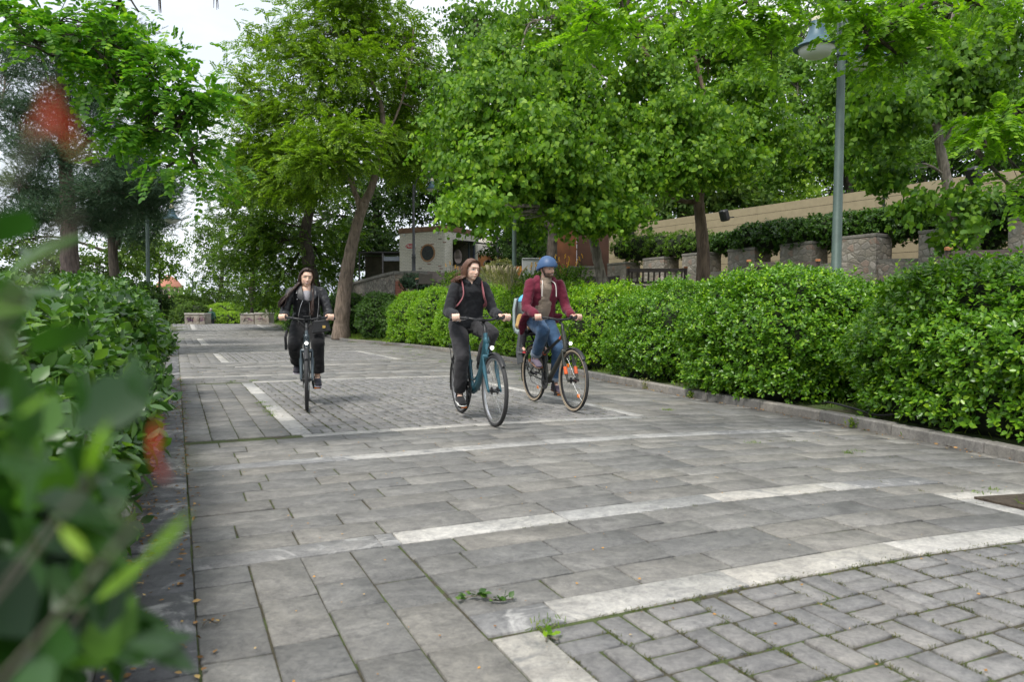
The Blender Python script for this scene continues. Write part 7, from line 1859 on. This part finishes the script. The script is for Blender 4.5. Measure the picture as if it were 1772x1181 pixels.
L += [line_pts(6.9, .93, 12.6, .93, 70, .008), line_pts(6.9, T_L + .01, 12.6, T_L + .01, 40), line_pts(7.5, .27, 12.6, .27, 26), line_pts(8, .05, 26, .05, 110, .02), line_pts(12.9, .1, 12.9, 1.0, 30, .06),
      line_pts(8, 4.66, 24, 5.2, 120, .05), line_pts(2.25, 4.15, 4, 4.15, 20, .03), line_pts(2.3, 4.2, 3.3, 4.5, 10), line_pts(3.34, 1.5, 3.34, 4, 16, .004), line_pts(6.65, 1.2, 6.65, 5, 26, .004), line_pts(4.2, 3.8, 4.2, 6, 14, .02), line_pts(5, 4.6, 5.1, 6, 10, .03), line_pts(17.2, 4.4, 19.5, 5.8, 60, .08)]
cent = np.concatenate(L)
tag(leaf_obj('joint_grass', [tufts(cent, 18, .012, .0095, 2.2)], M_moss), 'short moss and grass growing in the paving joints', 'grass', kind='stuff')
# larger clumps
cl = np.concatenate([line_pts(5.0, 4.3, 5.0, 4.5, 2), line_pts(4.4, 4.75, 4.4, 5.0, 3, .02), line_pts(7.2, 5.0, 7.3, 5.2, 3, .02), line_pts(3.05, 4.4, 3.1, 4.6, 2), line_pts(8.2, .93, 9.8, .93, 12, .02), line_pts(12.8, .8, 12.9, 1.2, 4, .03), line_pts(8, .05, 14, .05, 10, .03), line_pts(2.24, 1.15, 2.24, 1.22, 2), line_pts(10, 5.2, 14, 5.6, 8, .2), line_pts(16, 5.5, 24, 6.5, 26, .3)])
tag(leaf_obj('grass_clumps', [tufts(cl, 46, .03, .022, 1.4)], M_grass), 'small grass clumps sprouting between slabs', 'grass', kind='stuff')
# grass verge round the forked tree and under the hedges
vp = []
for _ in range(5200):
    y = rng.uniform(27, 52) if rng.uniform() < .75 else rng.uniform(4, 27); x = kerb_x(y) + .14 + (rng.uniform(0, 3.6) if y > 29 else abs(rng.normal(0, .25)))
    vp.append((x, y, ground_z(x, y)))
tag(leaf_obj('verge_grass', [tufts(np.array(vp), 9, .06, .09, 1.1)], M_grass), 'rough grass verge around the forked tree and under the hedges', 'grass', kind='stuff')
bp_ = []
for _ in range(120):
    a_, b_ = st_xy(rng.uniform(2.0, 2.9), rng.uniform(4.35, 5.4)); bp_.append((float(a_), float(b_), .012))
bp_ = np.array(bp_)
tag(leaf_obj('bed_weeds', [shoots(bp_[:26], np.array([[0, 0, 1.0]] * 26) + rng.normal(0, .3, (26, 3)), 7, .05, .05, .5, .1, T_OVATE), tufts(bp_[26:60], 20, .02, .05)], M_grass), 'low green weeds in the corner soil bed', 'weeds', kind='stuff')
# broken twig and small plants lying on the paving
def sprig(label, px, py, n, L_, size, mat, rz, name='fallen_twig', cat='twig'):
    a = at(px, py, 3.0); d = Vector((a.x, a.y, a.z - EYE)); t_ = EYE / -d.z; x, y = d.x * t_, d.y * t_
    root = empty(name, (x, y, zg(y) + .004), rz); tag(root, label, cat)
    mb = MB(); P = bez([(-L_ / 2, 0, .004), (-L_ / 6, .02, .012), (L_ / 5, -.01, .008), (L_ / 2, .02, .004)], 4); mb.tube(P, .003, 5); mb.build('stem', M_bark_grey, root)
    S = np.array([P[rng.integers(0, len(P))] + rng.normal(0, .006, 3) for _ in range(n)]); S[:, 2] = np.abs(S[:, 2]) + .006
    D = rng.normal(0, 1, (n, 3)); D[:, 2] = np.abs(D[:, 2]) * .3; N = np.array([0, 0, 1.]) + rng.normal(0, .4, (n, 3)); V, F = place(T_OVATE, S, D, N, size * rng.uniform(.7, 1.2, n), 1.1); V[:, 2] = np.maximum(V[:, 2], .002)
    link('leaves', np_mesh('leaves', V, F), mat, root)
sprig('leafy green twig lying on the grey slabs in front of the blue bicycle', 842, 1043, 38, .20, .030, LM_ivy, R(-6))
sprig('small bright green clover sprig in the corner of the near pavers', 957, 1113, 7, .05, .030, LM_robin2, R(20), 'weed', 'weed')
sprig('curled pale green leaf pair on the dark edging slabs at bottom left', 282, 1104, 3, .06, .034, LM_lime, R(10))
sprig('shrivelled dark twig on the paving slabs near the left edge', 367, 1084, 5, .06, .016, M_litter, R(30))
# hose behind the kerb
mb = MB(); hp = [(kerb_x(y) + o_, y, .13 + dz) for y, o_, dz in ((6.3, .32, -.03), (6.7, .22, .04), (7.0, .18, .0), (7.3, .2, .02), (7.6, .16, .05), (7.9, .3, .0))]
tag(mb.build('garden_hose', M_black), None) if False else None
ho = MB().tube(bez(hp, 8), .011, 8).build('garden_hose', M_black, None, 80); tag(ho, 'black garden hose lying behind the kerb under the big hedge', 'hose')
# kerb weeds
for i, (px, py, lab) in enumerate(((1065, 672, 'dry yellow weed growing against the kerb below the low hedge'), (1112, 690, 'small green weed at the kerb right of the dry yellow weed'), (1460, 742, 'green weed leaning over the kerb under the big right hedge'))):
    y0_ = {0: 10.8, 1: 9.6, 2: 7.05}[i]; root = empty('weed', (kerb_x(y0_) - .02, y0_, zg(y0_))); tag(root, lab, 'weed', 'weeds along the kerb')
    n_ = 12; S = rng.normal(0, .02, (n_, 3)); S[:, 2] = 0
    leaf_obj('leaves', [shoots(S, np.array([[0, 0, 1.]] * n_) + rng.normal(0, .35, (n_, 3)), 6, .14 if i == 0 else .07, .035, .7, 0, T_OVATE)], M_grass if i else LM_grassy, root)

# ------------------------------------------------------------------ shrub right beside the camera, out of focus
LM_nearg = leaf_mat('leaf_near_green', (.009, .038, .011), (.026, .085, .018), (.07, .18, .028), .35, .35, .5, 6)
LM_nearb = leaf_mat('leaf_near_bright', (.08, .20, .012), (.13, .28, .02), (.20, .36, .03), .45, .4, .4, 6)
LM_nearp = leaf_mat('leaf_near_pale', (.10, .17, .12), (.17, .24, .17), (.24, .27, .21), .4, .5, .4, 6)
LM_red = leaf_mat('leaf_young_red', (.20, .025, .018), (.26, .035, .02), (.30, .05, .02), .45, .4, .4, 6)
root = empty('photinia_shrub', (-.45, .22, 0)); tag(root, 'out-of-focus shrub with red young leaves right in front of the lens at the left', 'shrub'); off = np.array([-.45, .22, 0])
def near_leaves(name, items, mat):
    """items: (px, py, Y, length px, width ratio, angle in the picture)"""
    ps, D, N, S, Wd = [], [], [], [], []
    for px, py, Y, lp, wr, an in items:
        c = np.array(at(px, py, Y)); L_ = lp * Y / F_PX; d = np.array([math.cos(an), rng.normal(0, .25), -math.sin(an)]); d /= np.linalg.norm(d)
        ps.append(c - d * L_ / 2 - off); D.append(d); N.append(np.array([rng.normal(0, .3), -1, .45])); S.append(L_); Wd.append(wr)
    V, F = place(T_OVATE, np.array(ps), np.array(D), np.array(N), np.array(S), 1.0)
    k = 8; V = V.reshape(-1, k, 3)
    for i, w in enumerate(Wd):
        ax = unit(D[i]); b = V[i, 0]; rel_ = V[i] - b; al = (rel_ @ ax)[:, None] * ax; V[i] = b + al + (rel_ - al) * w
    link(name, np_mesh(name, V.reshape(-1, 3), F), mat, root)
near_leaves('red_leaves', [(88, 185, .13, 72, .8, R(100)), (110, 220, .135, 60, .8, R(60)), (70, 214, .13, 54, .7, R(140)), (268, 765, .20, 80, .3, R(85)), (280, 815, .20, 50, .35, R(60))], LM_red)
near_leaves('orange_leaf', [(138, 258, .13, 50, .3, R(20))], leaf_mat('leaf_orange', (.22, .10, .012), (.28, .13, .02), None, .4, .6, .2, 4))
near_leaves('pale_leaves', [(110, 366, .11, 50, .12, R(-24)), (210, 885, .14, 44, .5, R(20)), (20, 600, .115, 60, .18, R(10)), (330, 797, .13, 60, .12, R(5)), (0, 520, .115, 50, .2, R(-30))], LM_nearp)
near_leaves('bright_leaves', [(168, 775, .22, 120, .34, R(-62)), (290, 930, .22, 120, .26, R(-48)), (0, 300, .13, 40, .4, R(-70)), (130, 940, .25, 90, .4, R(40)), (60, 700, .25, 90, .3, R(-30)), (215, 1000, .3, 120, .35, R(-40))], LM_nearb)
S_ = []; A_ = []
for _ in range(36):
    py = rng.uniform(800, 1230); wmax = np.interp(py, [800, 900, 1000, 1230], [30, 105, 135, 165]); px = wmax * rng.uniform(0, 1) ** .9 - 25; Y = rng.uniform(.30, .55)
    S_.append(np.array(at(px, py, Y)) - off); A_.append([rng.normal(.35, .4), rng.normal(0, .4), rng.normal(.5, .4)])
for _ in range(5):
    px, py, Y = rng.uniform(-70, -20), rng.uniform(520, 800), rng.uniform(.32, .42); S_.append(np.array(at(px, py, Y)) - off); A_.append([rng.normal(.1, .3), rng.normal(0, .3), rng.normal(.7, .3)])
leaf_obj('foliage', [shoots(np.array(S_), np.array(A_), 5, .035, .046, .4, .1, T_OVATE, wid=1.0)], LM_nearg, root)
mb = MB()
for px, py, Y in ((85, 215, .125), (130, 380, .12), (165, 820, .18), (240, 900, .2), (100, 900, .3), (150, 1050, .36), (60, 1000, .4)):
    e = np.array(at(px, py, Y)) - off; mb.tube(bez([(rng.normal(0, .05), rng.normal(0, .05), 0), (e[0] * .4 - .08, e[1] * .5, e[2] * .5), (e[0] * .8 - .05, e[1] * .9, e[2] * .85), e], 5), [.003] * 6 + [.0009] * 7 + [.0005] * 3, 6)
mb.build('branches', M_bark_grey, root, 80)
# dry pods hanging from the top left locust
for px, py, h_ in ((276, -4, 34), (372, -6, 26)):
    root = empty('seed_pod_cluster', at(px, py - 30, 5.4)); tag(root, 'dry brown seed pods hanging at the top edge, %s one' % ('left' if px < 300 else 'right'), 'seed pods', 'dry pods at the top edge')
    mb = MB()
    for _ in range(4): x, y = rng.normal(0, .012, 2); mb.tube([(0, 0, 0), (x * .5, y, -.10), (x, y, -.13 - h_ * .003)], [.002, .009, .003], 6, sq=(1, .4))
    mb.build('pods', plain('dry_pod', (.07, .045, .035), .8), root)
